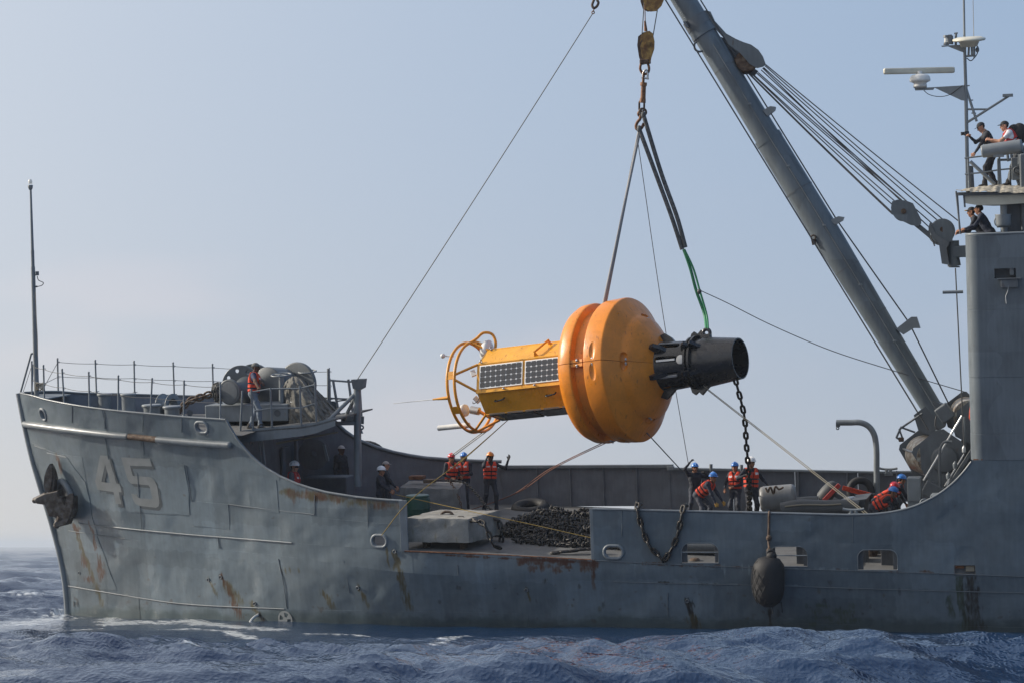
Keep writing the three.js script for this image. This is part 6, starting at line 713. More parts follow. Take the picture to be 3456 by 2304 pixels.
  part(hk, 'long_link', [at(linkGeo(0.42, 0.16, 0.026), P(2172, 264, Zh), V(0.1, 1, 0), V(0, 0, 1))], M.shackle); part(hk, 'swivel', [cyl(P(2170, 345, Zh), P(2173, 280, Zh), 0.07, 0.065, 14), cyl(P(2172, 290, Zh), P(2173, 278, Zh), 0.09, 0.09, 14), cyl(P(2169, 347, Zh), P(2170, 332, Zh), 0.085, 0.08, 14)], M.shackle); part(hk, 'long_link', [at(linkGeo(0.36, 0.19, 0.028), P(2166, 358, Zh), V(0.05, 1, 0), V(1, 0, 0))], M.rusty_steel); part(hk, 'hook_eye', [ring(P(2163, 384, Zh), V(0.2, 0, 1), 0.07, 0.03)], M.shackle);
  part(hk, 'hook_bow', [tube(PL([[2163, 390], [2160, 402], [2152, 412], [2147, 425], [2150, 436], [2160, 437], [2168, 428], [2174, 416]], Zh + 0.02), 0.042, 10)], M.shackle); part(hk, 'master_ring', [ring(P(2170, 378, Zh), V(0.5, 0.2, 1), 0.09, 0.032)], M.rusty_steel);
  // light whip: hook out at the left with its guy wire
  const wh = thing('whip_hook', 'small dark hook hanging from the boom whip', 'hook', P(2003, 30, -4.8)); part(wh, 'hook_body', [tube(PL([[2016, -40], [2016, 0], [2020, 8], [2014, 22], [2004, 27], [1999, 18], [2003, 4], [2006, -2]], -4.8), 0.035, 8)], M.rusty_steel); part(wh, 'thimble', [ring(P(2002, 42, -4.8), V(0, 0, 1), 0.035, 0.014), cyl(P(2006, 27, -4.8), P(2002, 40, -4.8), 0.016)], M.shackle);
  part(wh, 'whip_wire', [cyl(P(2018, -35, -4.8), P(2100, -170, -4.8), 0.014, 0.014, 6)], M.wire_rope);
  single('guy_wire', 'thin guy wire from the whip hook down to the rest post', 'wire', [wire(P(2000, 46, -4.8), P(1204, 1282, -4.2), 0.06, 0.013, 6, 16)], M.wire_rope);
}
// ---------------------------------------------------------------- the buoy in its slings
const BA = V(0.862, 0.058, 0.505).normalize(), BN = V(-0.505, 0, 0.858).addScaledVector(BA, -V(-0.505, 0, 0.858).dot(BA)).normalize(), BU = BN.clone().cross(BA).normalize();
if (BU.y < 0) BU.multiplyScalar(-1);
const BO = toWorld(P(2146, 1247, -4.2));
const BPt = (s, r, th) => BO.clone().addScaledVector(BA, s).addScaledVector(BN, r * Math.cos(th)).addScaledVector(BU, r * Math.sin(th));
const proj = (w) => { const d = w.clone().sub(CAM), c = Math.cos(PITCH), s = Math.sin(PITCH), z = d.y * s - d.z * c; return [CU + FOCAL * d.x / z, CV - FOCAL * (d.y * c + d.z * s) / z]; };
{
  const R = 1.93, D2R = Math.PI / 180;
  const b = thing('ocean_buoy', 'yellow and orange ocean buoy with solar panels hanging from the boom', 'buoy', BO.clone(), undefined, true);
  const revolve = (prof, a0, a1, seg) => { // closed profile [s, r], swept round the axis from a0 to a1 with end caps
    const pos = [], put = (...q) => q.forEach((p) => pos.push(p.x, p.y, p.z)), n = prof.length, P3 = (i, k) => BPt(prof[i % n][0], prof[i % n][1], lerp(a0, a1, k / seg));
    let area = 0; for (let i = 0; i < n; i++) { const [x0, y0] = prof[i], [x1, y1] = prof[(i + 1) % n]; area += x0 * y1 - x1 * y0; }
    const tri3 = (A, B, C, o) => { const nn = B.clone().sub(A).cross(C.clone().sub(A)); nn.dot(o) >= 0 ? put(A, B, C) : put(A, C, B); };
    for (let k = 0; k < seg; k++) for (let i = 0; i < n; i++) { const A = P3(i, k), B = P3(i + 1, k), C = P3(i + 1, k + 1), D = P3(i, k + 1), th = lerp(a0, a1, (k + 0.5) / seg), dx = prof[(i + 1) % n][0] - prof[i][0], dy = prof[(i + 1) % n][1] - prof[i][1], sg = Math.sign(area), o = BA.clone().multiplyScalar(sg * dy).addScaledVector(BPt(0, 1, th).sub(BO), -sg * dx); tri3(A, B, C, o); tri3(A, C, D, o); }
    const tri = THREE.ShapeUtils.triangulateShape(prof.map(([x, y]) => new THREE.Vector2(x, y)), []); const tang = (a) => BPt(0, 1, a + Math.PI / 2).sub(BO); if (Math.abs(a1 - a0) < 6.28) for (const [i, j, l] of tri) { tri3(P3(i, 0), P3(j, 0), P3(l, 0), tang(a0).negate()); tri3(P3(i, seg), P3(j, seg), P3(l, seg), tang(a1)); }
    const g = new THREE.BufferGeometry(); g.setAttribute('position', new THREE.Float32BufferAttribute(pos, 3)); g.setAttribute('uv', new THREE.Float32BufferAttribute(new Float32Array(pos.length / 3 * 2), 2)); g.computeVertexNormals(); return g;
  };
  const smooth = (g) => { g = orient(plainGeo(g)); const o = g.clone(); o.deleteAttribute('normal'); o.deleteAttribute('uv'); const m = mergeVertices(o, 1e-4).toNonIndexed(); return crease(m, 0.62); };
  function crease(g, ang) { const p = g.attributes.position, n = p.count, fn = [], key = new Map(), K = (i) => Math.round(p.getX(i) * 2000) + '_' + Math.round(p.getY(i) * 2000) + '_' + Math.round(p.getZ(i) * 2000), a = V(), c = V(), d = V(); for (let i = 0; i < n; i += 3) { a.fromBufferAttribute(p, i); c.fromBufferAttribute(p, i + 1); d.fromBufferAttribute(p, i + 2); fn.push(c.clone().sub(a).cross(d.clone().sub(a))); } for (let i = 0; i < n; i++) { const k = K(i); if (!key.has(k)) key.set(k, []); key.get(k).push((i / 3) | 0); } const nor = new Float32Array(n * 3), co = Math.cos(ang); for (let i = 0; i < n; i++) { const f = fn[(i / 3) | 0], u = f.clone().normalize(), s = V(); for (const j of key.get(K(i))) { const q = fn[j]; if (q.clone().normalize().dot(u) > co) s.add(q); } s.normalize(); nor[i * 3] = s.x; nor[i * 3 + 1] = s.y; nor[i * 3 + 2] = s.z; } g.setAttribute('normal', new THREE.BufferAttribute(nor, 3)); return g; }
  // float: four moulded quarters, their outline with two ridges, a groove, the band and the stepped cone
  const prof = [[-1.16, 0.75], [-1.2, 1.0], [-1.2, 1.62], [-1.13, 1.78], [-1.0, 1.865], [-0.82, 1.885], [-0.79, 1.865], [-0.76, 1.69], [-0.5, 1.67], [-0.465, 1.875], [-0.44, 1.9], [-0.25, 1.918], [-0.03, R], [0.03, 1.9], [0.29, 1.47], [0.34, 1.40], [0.44, 1.36], [0.53, 1.24], [0.86, 0.66], [0.86, 0.5], [-1.1, 0.5]].map(([s, r]) => [s < 0 ? s * 1.22 : s, r]);
  const roll = 4 * D2R; const bolts = [];
  for (let q = 0; q < 4; q++) {
    const a0 = roll + q * Math.PI / 2 + 0.004, a1 = roll + (q + 1) * Math.PI / 2 - 0.004; let g = revolve(prof, a0, a1, 28);
    for (const [a, sg] of [[a0, 1], [a1, -1]]) { const th = a + sg * 0.14, e = new THREE.SphereGeometry(1, 20, 14).scale(0.12, 0.09, 0.34); const c = BPt(-0.29, 1.965, th), rad = BN.clone().multiplyScalar(Math.cos(th)).addScaledVector(BU, Math.sin(th)), tan = BA.clone().cross(rad); e.applyMatrix4(new THREE.Matrix4().makeBasis(BA, rad, tan.clone()).setPosition(c)); if (BA.clone().dot(rad.clone().cross(tan)) < 0) { } g = subtract(g, e);
      const e2 = new THREE.SphereGeometry(1, 18, 12).scale(0.12, 0.1, 0.15), c2 = BPt(0.37, 1.4, a + sg * 0.07); e2.applyMatrix4(new THREE.Matrix4().makeBasis(BA, rad, tan).setPosition(c2)); g = subtract(g, e2); }
    part(b, 'float_segment', [smooth(g)], M.float_orange);
  }
  for (let q = 0; q < 4; q++) for (const sg of [-1, 1]) part(b, 'seam_rib', [revolve([[-0.97, 1.6], [-0.95, 1.85], [-0.77, 1.83], [-0.6, 1.87], [-0.57, 1.6]], roll + q * Math.PI / 2 + (sg > 0 ? 0.006 : -0.05), roll + q * Math.PI / 2 + (sg > 0 ? 0.05 : -0.006), 3)], M.float_orange);
  for (let q = 0; q < 4; q++) for (const sg of [-1, 1]) for (const [s, r] of [[-0.77, 1.85], [-0.3, 1.88], [0.4, 1.33]]) { const c = BPt(s, r, roll + q * Math.PI / 2 + sg * 0.035); part(b, 'clamp_bolt', [ball(c, 0.035), cyl(c, c.clone().addScaledVector(BU, 0.05 * sg), 0.022, 0.022, 8)], M.galvanised); }
  // tower: eight-sided housing, panel by panel
  const al = 9 * D2R, rt = 0.975, s0 = -4.4, s1 = -1.4, vert = (k) => al + D2R * 22.5 + k * Math.PI / 4;
  const tower = part(b, 'tower_core', [revolve([[s0 + 0.02, 0.05], [s0 + 0.02, 0.86], [s1, 0.86], [s1, 0.05]], 0, 2 * Math.PI, 8)], M.buoy_yellow); tower.name = 'tower_core';
  const facetPts = (k, sa, sb, inset, r = rt) => { const A = BPt(0, r, vert(k - 1)), B = BPt(0, r, vert(k)), e = B.clone().sub(A).normalize(), f = (base, s, i) => base.clone().addScaledVector(BA, s).addScaledVector(e, i); return [f(A, sa, inset), f(A, sb, inset), f(B, sb, -inset), f(B, sa, -inset)]; };
  const facetN = (k) => { const th = al + k * Math.PI / 4; return BN.clone().multiplyScalar(Math.cos(th)).addScaledVector(BU, Math.sin(th)); };
  for (let k = -3; k <= 4; k++) part(b, 'tower_panel', [slab(facetPts(k, s0, s1, 0.006), facetN(k).multiplyScalar(0.012))], M.buoy_yellow);
  const solarOn = (k) => { // two framed solar modules with single cells
    for (const [sa, sb] of [[s0 + 0.1, -2.95], [-2.87, s1 - 0.1]]) {
      const f = facetPts(k, sa, sb, 0.05), n = facetN(k), m = part(b, 'solar_panel', [slab(f.map((p) => p.clone().addScaledVector(n, 0.02)), n.clone().multiplyScalar(0.022))], M.aluminium);
      const e1 = f[1].clone().sub(f[0]), e2 = f[3].clone().sub(f[0]), q = (x, y, h) => f[0].clone().addScaledVector(e1, x).addScaledVector(e2, y).addScaledVector(n, h);
      part(m, 'backing_sheet', [slab([q(0.012, 0.03, 0.0425), q(0.988, 0.03, 0.0425), q(0.988, 0.97, 0.0425), q(0.012, 0.97, 0.0425)], n.clone().multiplyScalar(0.002))], M.solar_back);
      const NX = 8, NY = 4; for (let i = 0; i < NX; i++) for (let j = 0; j < NY; j++) { const x0 = 0.018 + i * 0.964 / NX, x1 = 0.018 + (i + 1) * 0.964 / NX, y0 = 0.04 + j * 0.92 / NY, y1 = 0.04 + (j + 1) * 0.92 / NY, g = 0.022, w = x1 - x0, h = y1 - y0, c = (a, d) => q(x0 + w * a, y0 + h * d, 0.0455), ch = 0.17; part(m, 'solar_cell', [slab([c(g + ch, g), c(1 - g - ch, g), c(1 - g, g + ch), c(1 - g, 1 - g - ch), c(1 - g - ch, 1 - g), c(g + ch, 1 - g), c(g, 1 - g - ch), c(g, g + ch)], n.clone().multiplyScalar(0.002))], M.solar_cell); }
    }
  };
  solarOn(0); 
  for (const k of [2, -2]) for (const [sa, sb] of [[s0 + 0.1, -2.95], [-2.87, s1 - 0.1]]) { const n = facetN(k); part(b, 'solar_panel', [slab(facetPts(k, sa, sb, 0.05).map((p) => p.clone().addScaledVector(n, 0.02)), n.clone().multiplyScalar(0.03))], k === 2 ? M.aluminium : M.solar_cell); }
  for (const e of [0, -1, 1, -2]) { const A = BPt(s0 + 0.01, rt + 0.012, vert(e)), B = BPt(s1, rt + 0.012, vert(e)); part(b, 'edge_trim', [beam(A, B, 0.03, 0.03, facetN(0))], M.buoy_yellow); }
  { const a = BPt(s0, rt + 0.02, vert(-1)), c = BPt(s1, rt + 0.02, vert(-1)); part(b, 'panel_flange', [beam(a.clone().addScaledVector(BU, -0.03), c.clone().addScaledVector(BU, -0.03), 0.06, 0.07, facetN(0))], M.buoy_yellow); for (const f of [0.3, 0.62]) part(b, 'flange_latch', [ball(a.clone().lerp(c, f).addScaledVector(BN, 0.06), 0.035, 1.2, 0.8, 1)], M.galvanised); }
  { const a = BPt(s0, rt + 0.015, vert(-2)), c = BPt(s1, rt + 0.015, vert(-2)); for (let k = 0; k < 5; k++) part(b, 'lower_slot', [beam(a.clone().lerp(c, 0.04 + k * 0.19), a.clone().lerp(c, 0.2 + k * 0.19), 0.03, 0.05, facetN(-1))], M.galvanised); }
  for (const s of [-3.75, -2.15]) { const n = facetN(-1), c = BPt(s, 0.92, al - Math.PI / 4 + 0.1).addScaledVector(n, 0.03), d = BA.clone().multiplyScalar(0.14).addScaledVector(BU, 0.02); part(b, 'carry_handle', [tube([c.clone().sub(d), c.clone().sub(d).addScaledVector(n, 0.07), c.clone().addScaledVector(n, 0.08), c.clone().add(d).addScaledVector(n, 0.07), c.clone().add(d)], 0.022, 7)], M.black_plastic); }
  { const n = facetN(1), e = BPt(0, rt, vert(1)).sub(BPt(0, rt, vert(0))).normalize(), m = (s, f) => BPt(s, 0, 0).add(BPt(0, rt, vert(0)).lerp(BPt(0, rt, vert(1)), f).sub(BO)); const p0 = m(-2.6, 0.12), p1 = m(-2.4, 0.9); part(b, 'ladder_step', [cyl(p0.clone().addScaledVector(n, 0.14), p1.clone().addScaledVector(n, 0.14), 0.032, 0.032, 8), slab([p0.clone().addScaledVector(BA, -0.06), p0.clone().addScaledVector(BA, 0.08), p0.clone().addScaledVector(n, 0.17)], e.clone().multiplyScalar(0.02)), slab([p1.clone().addScaledVector(BA, -0.06), p1.clone().addScaledVector(BA, 0.08), p1.clone().addScaledVector(n, 0.17)], e.clone().multiplyScalar(-0.02))], M.frame_orange);
    part(b, 'eye_bolt', [ring(m(-1.55, 0.1).addScaledVector(n, 0.12), BA, 0.05, 0.02), cyl(m(-1.55, 0.1), m(-1.55, 0.1).addScaledVector(n, 0.08), 0.025)], M.galvanised); for (const f of [0.05, 0.95]) part(b, 'eye_bolt', [ring(m(s0 + 0.12, f).addScaledVector(n, 0.07), BA, 0.045, 0.016)], M.galvanised);
    part(b, 'cable_gland', [cyl(BPt(-1.65, 0.93, al - 0.02), BPt(-1.4, 0.97, al - 0.02), 0.045, 0.03, 10)], M.black_plastic); }
  // cage rings and struts at the head of the tower
  const rr = 1.24, sO = -5.15, sI = -4.92; const hoop = (s) => { const pts = []; for (let k = 0; k < 40; k++) pts.push(BPt(s, rr, k / 40 * 2 * Math.PI)); return tube(pts, 0.042, 8, true, 120); };
  part(b, 'cage_ring', [hoop(sO)], M.frame_orange); part(b, 'cage_ring', [hoop(sI)], M.frame_orange);
  for (let k = 0; k < 8; k++) { const v = vert(k), A = BPt(s0, rt, v), dir = k % 2 ? 0.34 : -0.34; part(b, 'cage_strut', [cyl(A, BPt(sI, rr, v + dir), 0.036, 0.036, 8)], M.frame_orange); if (k % 2 === 0) part(b, 'ring_tie', [cyl(BPt(sO, rr, v + dir), BPt(sI, rr, v + dir), 0.03, 0.03, 8)], M.frame_orange); }
  for (const th of [0.2, 1.4, 2.6, 3.7, 4.9, 5.7]) part(b, 'ring_plate', [slab([BPt(sO, rr + 0.01, th - 0.09), BPt(sO, rr + 0.01, th + 0.09), BPt(sI, rr + 0.01, th + 0.09), BPt(sI, rr + 0.01, th - 0.09)], BPt(0, 0.02, th).sub(BO))], M.frame_orange);
  part(b, 'tower_head', [slab([...Array(8)].map((_, k) => BPt(s0 + 0.01, rt, vert(k))), BA.clone().multiplyScalar(-0.02))], M.buoy_yellow);
  const mastAt = (s, r, th) => BPt(s, r, th);
  part(b, 'radar_reflector', [lathe([[0.001, 0.16], [0.2, 0.13], [0.32, 0.05], [0.36, -0.04], [0.34, -0.12], [0.2, -0.17], [0.001, -0.18]], BPt(-4.62, 0.92, 1.62), BA.clone().multiplyScalar(-1).addScaledVector(BN, 0.2), 28)], M.white_plastic);
  part(b, 'reflector_guard', [tube([BPt(sI, rr, 1.35), BPt(-4.78, 1.32, 1.42), BPt(-4.6, 1.46, 1.5), BPt(-4.42, 1.42, 1.6), BPt(-4.32, 1.2, 1.62), BPt(s0, rt, vert(2) - 0.4)], 0.04, 8), cyl(BPt(sI, rr, 1.35), BPt(s0, rt, vert(1)), 0.036, 0.036, 8)], M.frame_orange);
  part(b, 'sensor_dish', [lathe([[0.001, 0.0], [0.16, 0.0], [0.18, 0.08], [0.16, 0.14], [0.001, 0.16]], BPt(-5.1, 0.75, -1.05), BA.clone().multiplyScalar(-1), 20)], M.white_plastic); part(b, 'camera_housing', [cyl(BPt(-4.95, 0.75, -1.05), BPt(-4.7, 0.8, -1.1), 0.11, 0.11, 16)], M.galvanised); part(b, 'sensor_arm', [cyl(BPt(-4.7, 0.8, -1.1), BPt(s0, 0.95, -1.3), 0.05)], M.frame_orange);
  part(b, 'vent_tube', [cyl(BPt(-5.05, 1.12, -1.25), BPt(-6.05, 1.12, -1.25), 0.075, 0.075, 16)], M.white_plastic); part(b, 'whip_base', [cyl(BPt(-5.15, 1.26, -0.28), BPt(-5.5, 1.26, -0.28), 0.055, 0.035, 10), cyl(BPt(-5.5, 1.26, -0.28), BPt(-5.65, 1.26, -0.28), 0.03, 0.025, 10)], M.frame_orange); part(b, 'whip_aerial', [cyl(BPt(-5.6, 1.26, -0.28), BPt(-6.95, 1.24, -0.28), 0.013, 0.008, 6)], M.white_plastic);
  part(b, 'globe_sensor', [ball(BPt(-5.42, 1.28, 0.72), 0.07), cyl(BPt(-5.42, 1.28, 0.72), BPt(-5.1, 1.22, 0.72), 0.022)], M.white_plastic); for (const [th, s] of [[0.5, -4.66], [-0.45, -4.62]]) part(b, 'gps_puck', [beam(BPt(s, 0.8, th), BPt(s + 0.1, 0.8, th - 0.22), 0.05, 0.14)], M.white_plastic);
  part(b, 'loop_aerial', [tube([BPt(-4.7, 0.82, -0.6), BPt(-4.66, 0.9, -0.62), BPt(-4.5, 0.93, -0.55), BPt(-4.4, 0.9, -0.45)], 0.012, 5)], M.wire_rope);
  // black stem: slotted cage, flanges, open tube
  const shell = (sa, sb, ra, rb, t) => revolve([[sa, ra - t], [sa, ra], [sb, rb], [sb, rb - t]], 0, 2 * Math.PI, 40);
  let cage = shell(0.74, 1.72, 0.67, 0.6, 0.05); for (let k = 0; k < 9; k++) { const th = roll + 0.12 + k * 2 * Math.PI / 9, c = BPt(1.2, 0.62, th), rad = BPt(0, 1, th).sub(BO), g = new THREE.ExtrudeGeometry(roundShape(0.62, 0.17, 0.07), { depth: 0.5, bevelEnabled: false, curveSegments: 6 }).translate(0, 0, -0.25); g.applyMatrix4(new THREE.Matrix4().makeBasis(BA, rad.clone().cross(BA).negate().negate(), rad).setPosition(c)); const y = rad.clone().cross(BA); g.attributes.position; cage = subtract(cage, g); }
  part(b, 'stem_cage', [crease(plainGeo(cage), 0.6)], M.black_plastic); part(b, 'inner_core', [revolve([[0.7, 0.05], [0.7, 0.42], [1.8, 0.4], [1.8, 0.05]], 0, 2 * Math.PI, 24)], M.black_plastic);
  for (let k = 0; k < 9; k++) if ([0, 8, 4].includes(k)) { const th = roll + 0.12 + k * 2 * Math.PI / 9 - 0.05; part(b, 'zinc_anode', [beam(BPt(0.93, 0.6, th), BPt(1.47, 0.575, th), 0.13, 0.06, BPt(0, 1, th).sub(BO))], M.galvanised); }
  const flange = (s, r, t) => revolve([[s, 0.5], [s, r], [s + t, r], [s + t, 0.5]], 0, 2 * Math.PI, 48); part(b, 'stem_flange', [flange(0.7, 0.74, 0.06)], M.black_plastic); part(b, 'stem_flange', [flange(1.72, 0.7, 0.05)], M.black_plastic); part(b, 'stem_flange', [flange(1.84, 0.72, 0.06)], M.black_plastic);
  part(b, 'stem_tube', [crease(shell(1.7, 2.2, 0.62, 0.62, 0.05), 0.6)], M.black_plastic); part(b, 'stem_tube', [crease(orient(plainGeo(shell(2.12, 3.06, 0.655, 0.535, 0.035))), 0.6)], M.black_plastic); part(b, 'stem_end_wall', [revolve([[2.3, 0.02], [2.3, 0.58], [2.36, 0.58], [2.36, 0.02]], 0, 2 * Math.PI, 32)], M.black_plastic);
  for (let k = 0; k < 6; k++) { const th = Math.PI / 2 + k * Math.PI / 3 + 0.1; const up = BPt(0, 1, th).sub(BO), tn = BA.clone().cross(up); part(b, 'stem_lug', [slab([[0.72, 0.62], [0.78, 0.84], [0.9, 0.88], [1.08, 0.76], [1.2, 0.62]].map(([s, r]) => BPt(s, r, th).addScaledVector(tn, 0.06)), tn.clone().multiplyScalar(-0.12))], M.black_plastic); part(b, 'stem_lug', [slab([[1.62, 0.6], [1.68, 0.78], [1.76, 0.84], [1.86, 0.76], [1.96, 0.86], [2.1, 0.72], [2.22, 0.62]].map(([s, r]) => BPt(s, r, th).addScaledVector(tn, 0.05)), tn.clone().multiplyScalar(-0.1))], M.black_plastic); }
  const pad = BPt(2.12, 0.76, Math.PI / 2 + 0.05); part(b, 'lifting_pad', [at(new THREE.TorusGeometry(0.1, 0.05, 8, 20).rotateX(Math.PI / 2), pad, BN), beam(BPt(1.98, 0.66, Math.PI / 2), BPt(2.26, 0.66, Math.PI / 2), 0.12, 0.14, BU)], M.black_plastic);
  part(b, 'round_badge', [lathe([[0.001, 0.02], [0.11, 0.02], [0.13, 0.0]], BPt(1.62, 0.6, 0.12), BPt(0, 1, 0.12).sub(BO), 20)], M.galvanised);
  const chainTop = toShip(BPt(2.92, 0.5, -1.35)); console.log('chain top', proj(toWorld(chainTop)), 'ring', proj(BPt(sO, 0, 0)), proj(BPt(3.3, 0, 0)), proj(BPt(0, R, 1.57)), proj(BPt(0, R, 0)));
  chain('buoy_chain', 'black chain hanging from the buoy stem down to the crew', [chainTop, P(2512, 1400, chainTop.z - 0.4), P(2520, 1500, chainTop.z - 0.9), P(2528, 1600, chainTop.z - 1.5), P(2531, 1720, -6.9)], 0.28, 0.165, 0.034, M.chain_steel);
  // slings
  const hookP = P(2158, 436, -4.55), hook2 = P(2172, 388, -4.55); const fl = toShip(BPt(-0.8, 1.69, Math.PI / 2 - 0.06)), fl2 = toShip(BPt(-0.76, 1.69, Math.PI / 2 - 0.16));
  const st = thing('lifting_sling', 'pale grey lifting sling running down into the groove of the float', 'sling', fl); part(st, 'sling_leg', [cyl(fl, hookP, 0.045, 0.04, 8)], M.pale_sling); part(st, 'sling_leg', [cyl(fl2, hookP.clone().add(V(0.03, 0, 0)), 0.04, 0.036, 8)], M.pale_sling); part(st, 'sling_eye', [ball(hookP, 0.07, 1, 1.5, 1)], M.grey_sling);
  const midP = P(2308, 842, -4.5), padS = toShip(pad).add(V(0.0, 0.1, 0)); const s2 = thing('lifting_sling', 'doubled dark grey sling between the hook and the green sling', 'sling', midP); part(s2, 'sling_leg', [tube([hookP, P(2215, 590, -4.55), P(2270, 740, -4.5), midP.clone().add(V(-0.04, 0, 0))], 0.058, 8)], M.grey_sling); part(s2, 'sling_leg', [tube([hook2, P(2234, 590, -4.6), P(2288, 740, -4.5), midP.clone().add(V(0.05, 0.05, 0))], 0.058, 8)], M.grey_sling); part(s2, 'sling_eye', [ball(hook2, 0.07, 1, 1.4, 1)], M.grey_sling);
  const s3 = thing('lifting_sling', 'bright green sling made fast to the black buoy stem', 'sling', padS); part(s3, 'sling_leg', [tube([midP, P(2330, 905, -4.45), P(2350, 980, -4.4), P(2378, 1060, -4.3), padS], 0.042, 8)], M.green_sling); part(s3, 'sling_leg', [tube([midP.clone().add(V(0.03, 0, 0.06)), P(2340, 905, -4.4), P(2362, 980, -4.3), P(2386, 1065, -4.2), padS.clone().add(V(0.05, 0, 0.03))], 0.028, 8)], M.green_sling); part(s3, 'rope_seizing', [ball(P(2361, 984, -4.3), 0.06, 1, 1.2, 1)], M.wire_rope);
  // tag lines
  const ringB = toShip(BPt(sI, rr, -1.75)), bellyL = toShip(BPt(-0.77, 1.69, -1.9)), belly = toShip(BPt(0.2, 1.7, -1.6));
  const line = (n, l, pts, r, m) => single(n, l, 'rope', [pts.length > 2 ? tube(pts, r, 6, false, 40) : cyl(pts[0], pts[1], r, r, 6)], m);
  line('tag_line', 'grey tag line from the cage ring to the red-helmeted hand', [ringB, P(1525, 1535, -7.4)], 0.012, M.tan_rope); line('tag_line', 'second grey tag line from the cage ring beside the first', [ringB.clone().add(V(0.08, 0, 0)), P(1532, 1537, -7.4)], 0.012, M.tan_rope);
  line('tag_line', 'yellow tag line led outboard from the tower to the near fairlead', [toShip(BPt(-4.1, 1.0, -1.7)), P(1560, 1550, -2.6), P(1366, 1706, 0.1), P(1287, 1806, 0.06)], 0.011, M.yellow_rope); line('tag_line', 'yellow tag line held by the blue-helmeted hand', [toShip(BPt(-4.1, 1.0, -1.7)), P(1570, 1545, -6.5), P(1530, 1575, -7.2)], 0.011, M.yellow_rope);
  line('tag_line', 'orange tag line from the float belly slack across the deck', [bellyL, P(1850, 1585, -6.2), P(1745, 1660, -7.4), P(1690, 1685, -7.8), P(1580, 1722, -7.9)], 0.013, M.orange_rope); line('tag_line', 'second orange tag line from the float belly', [bellyL.clone().add(V(0.12, 0, 0)), P(1868, 1580, -6.3), P(1760, 1655, -7.5), P(1692, 1684, -7.9)], 0.012, M.orange_rope);
  line('tag_line', 'dark line from the cone down to the far bulwark', [belly, P(2302, 1588, -9.6)], 0.016, M.wire_rope); line('tag_line', 'thin line from the hook past the float to the pulling crewman', [P(2152, 470, -4.6), P(2238, 1060, -6.6), P(2325, 1572, -8.2)], 0.01, M.wire_rope);
  line('tag_line', 'pale double line from the buoy stem down to the near cleat, upper strand', [toShip(BPt(2.0, 0.62, -1.4)), P(2938, 1738, -0.15)], 0.011, M.tan_rope); line('tag_line', 'pale double line from the buoy stem down to the near cleat, lower strand', [toShip(BPt(1.95, 0.62, -1.5)), P(2928, 1738, -0.15)], 0.011, M.tan_rope);
  line('deck_rope', 'dull yellow rope lying across the sinker towards the chain heap', [P(1335, 1668, -2.6), P(1500, 1705, -1.9), P(1650, 1738, -1.2), P(1800, 1770, -0.9), P(2000, 1815, -0.6)], 0.009, M.yellow_rope);
}
// ---------------------------------------------------------------- the crew. Each body is one skinned surface meshed from a smooth union of tapered bones; helmets, caps, vests and packs are its children
function surfaceNets(f, lo, hi, cell) {                 // naive surface nets; returns { pos, idx }
  const n = [0, 1, 2].map((k) => Math.max(2, Math.ceil((hi[k] - lo[k]) / cell) + 1)), [nx, ny, nz] = n, val = new Float32Array(nx * ny * nz), I = (x, y, z) => x + nx * (y + ny * z);
  for (let z = 0; z < nz; z++) for (let y = 0; y < ny; y++) for (let x = 0; x < nx; x++) val[I(x, y, z)] = f(lo[0] + x * cell, lo[1] + y * cell, lo[2] + z * cell);
  const vid = new Int32Array(nx * ny * nz).fill(-1), pos = [], idx = [];
  for (let z = 0; z + 1 < nz; z++) for (let y = 0; y + 1 < ny; y++) for (let x = 0; x + 1 < nx; x++) {
    let m = 0, px = 0, py = 0, pz = 0, c = 0; const v = []; for (let k = 0; k < 8; k++) { v[k] = val[I(x + (k & 1), y + ((k >> 1) & 1), z + (k >> 2))]; if (v[k] < 0) m |= 1 << k; }
    if (m === 0 || m === 255) continue;
    for (let a = 0; a < 8; a++) for (const d of [1, 2, 4]) { const b = a | d; if (b === a || (v[a] < 0) === (v[b] < 0)) continue; const t = v[a] / (v[a] - v[b]); px += (a & 1) + (d === 1 ? t : 0); py += ((a >> 1) & 1) + (d === 2 ? t : 0); pz += (a >> 2) + (d === 4 ? t : 0); c++; }
    vid[I(x, y, z)] = pos.length / 3; pos.push(lo[0] + (x + px / c) * cell, lo[1] + (y + py / c) * cell, lo[2] + (z + pz / c) * cell);
  }
  const quad = (a, b, c, d, s) => { if (a < 0 || b < 0 || c < 0 || d < 0) return; s ? idx.push(a, b, c, a, c, d) : idx.push(a, c, b, a, d, c); };
  for (let z = 1; z + 1 < nz; z++) for (let y = 1; y + 1 < ny; y++) for (let x = 1; x + 1 < nx; x++) {
    const s = val[I(x, y, z)] < 0;
    if (s !== val[I(x + 1, y, z)] < 0) quad(vid[I(x, y - 1, z - 1)], vid[I(x, y, z - 1)], vid[I(x, y, z)], vid[I(x, y - 1, z)], s);
    if (s !== val[I(x, y + 1, z)] < 0) quad(vid[I(x - 1, y, z - 1)], vid[I(x - 1, y, z)], vid[I(x, y, z)], vid[I(x, y, z - 1)], s);
    if (s !== val[I(x, y, z + 1)] < 0) quad(vid[I(x - 1, y - 1, z)], vid[I(x, y - 1, z)], vid[I(x, y, z)], vid[I(x - 1, y, z)], s);
  }
  return { pos, idx };
}
const bone = (a, b, ra, rb, tag) => ({ a, b, ra, rb, tag, d: b.clone().sub(a), l2: Math.max(1e-6, b.distanceToSquared(a)) });
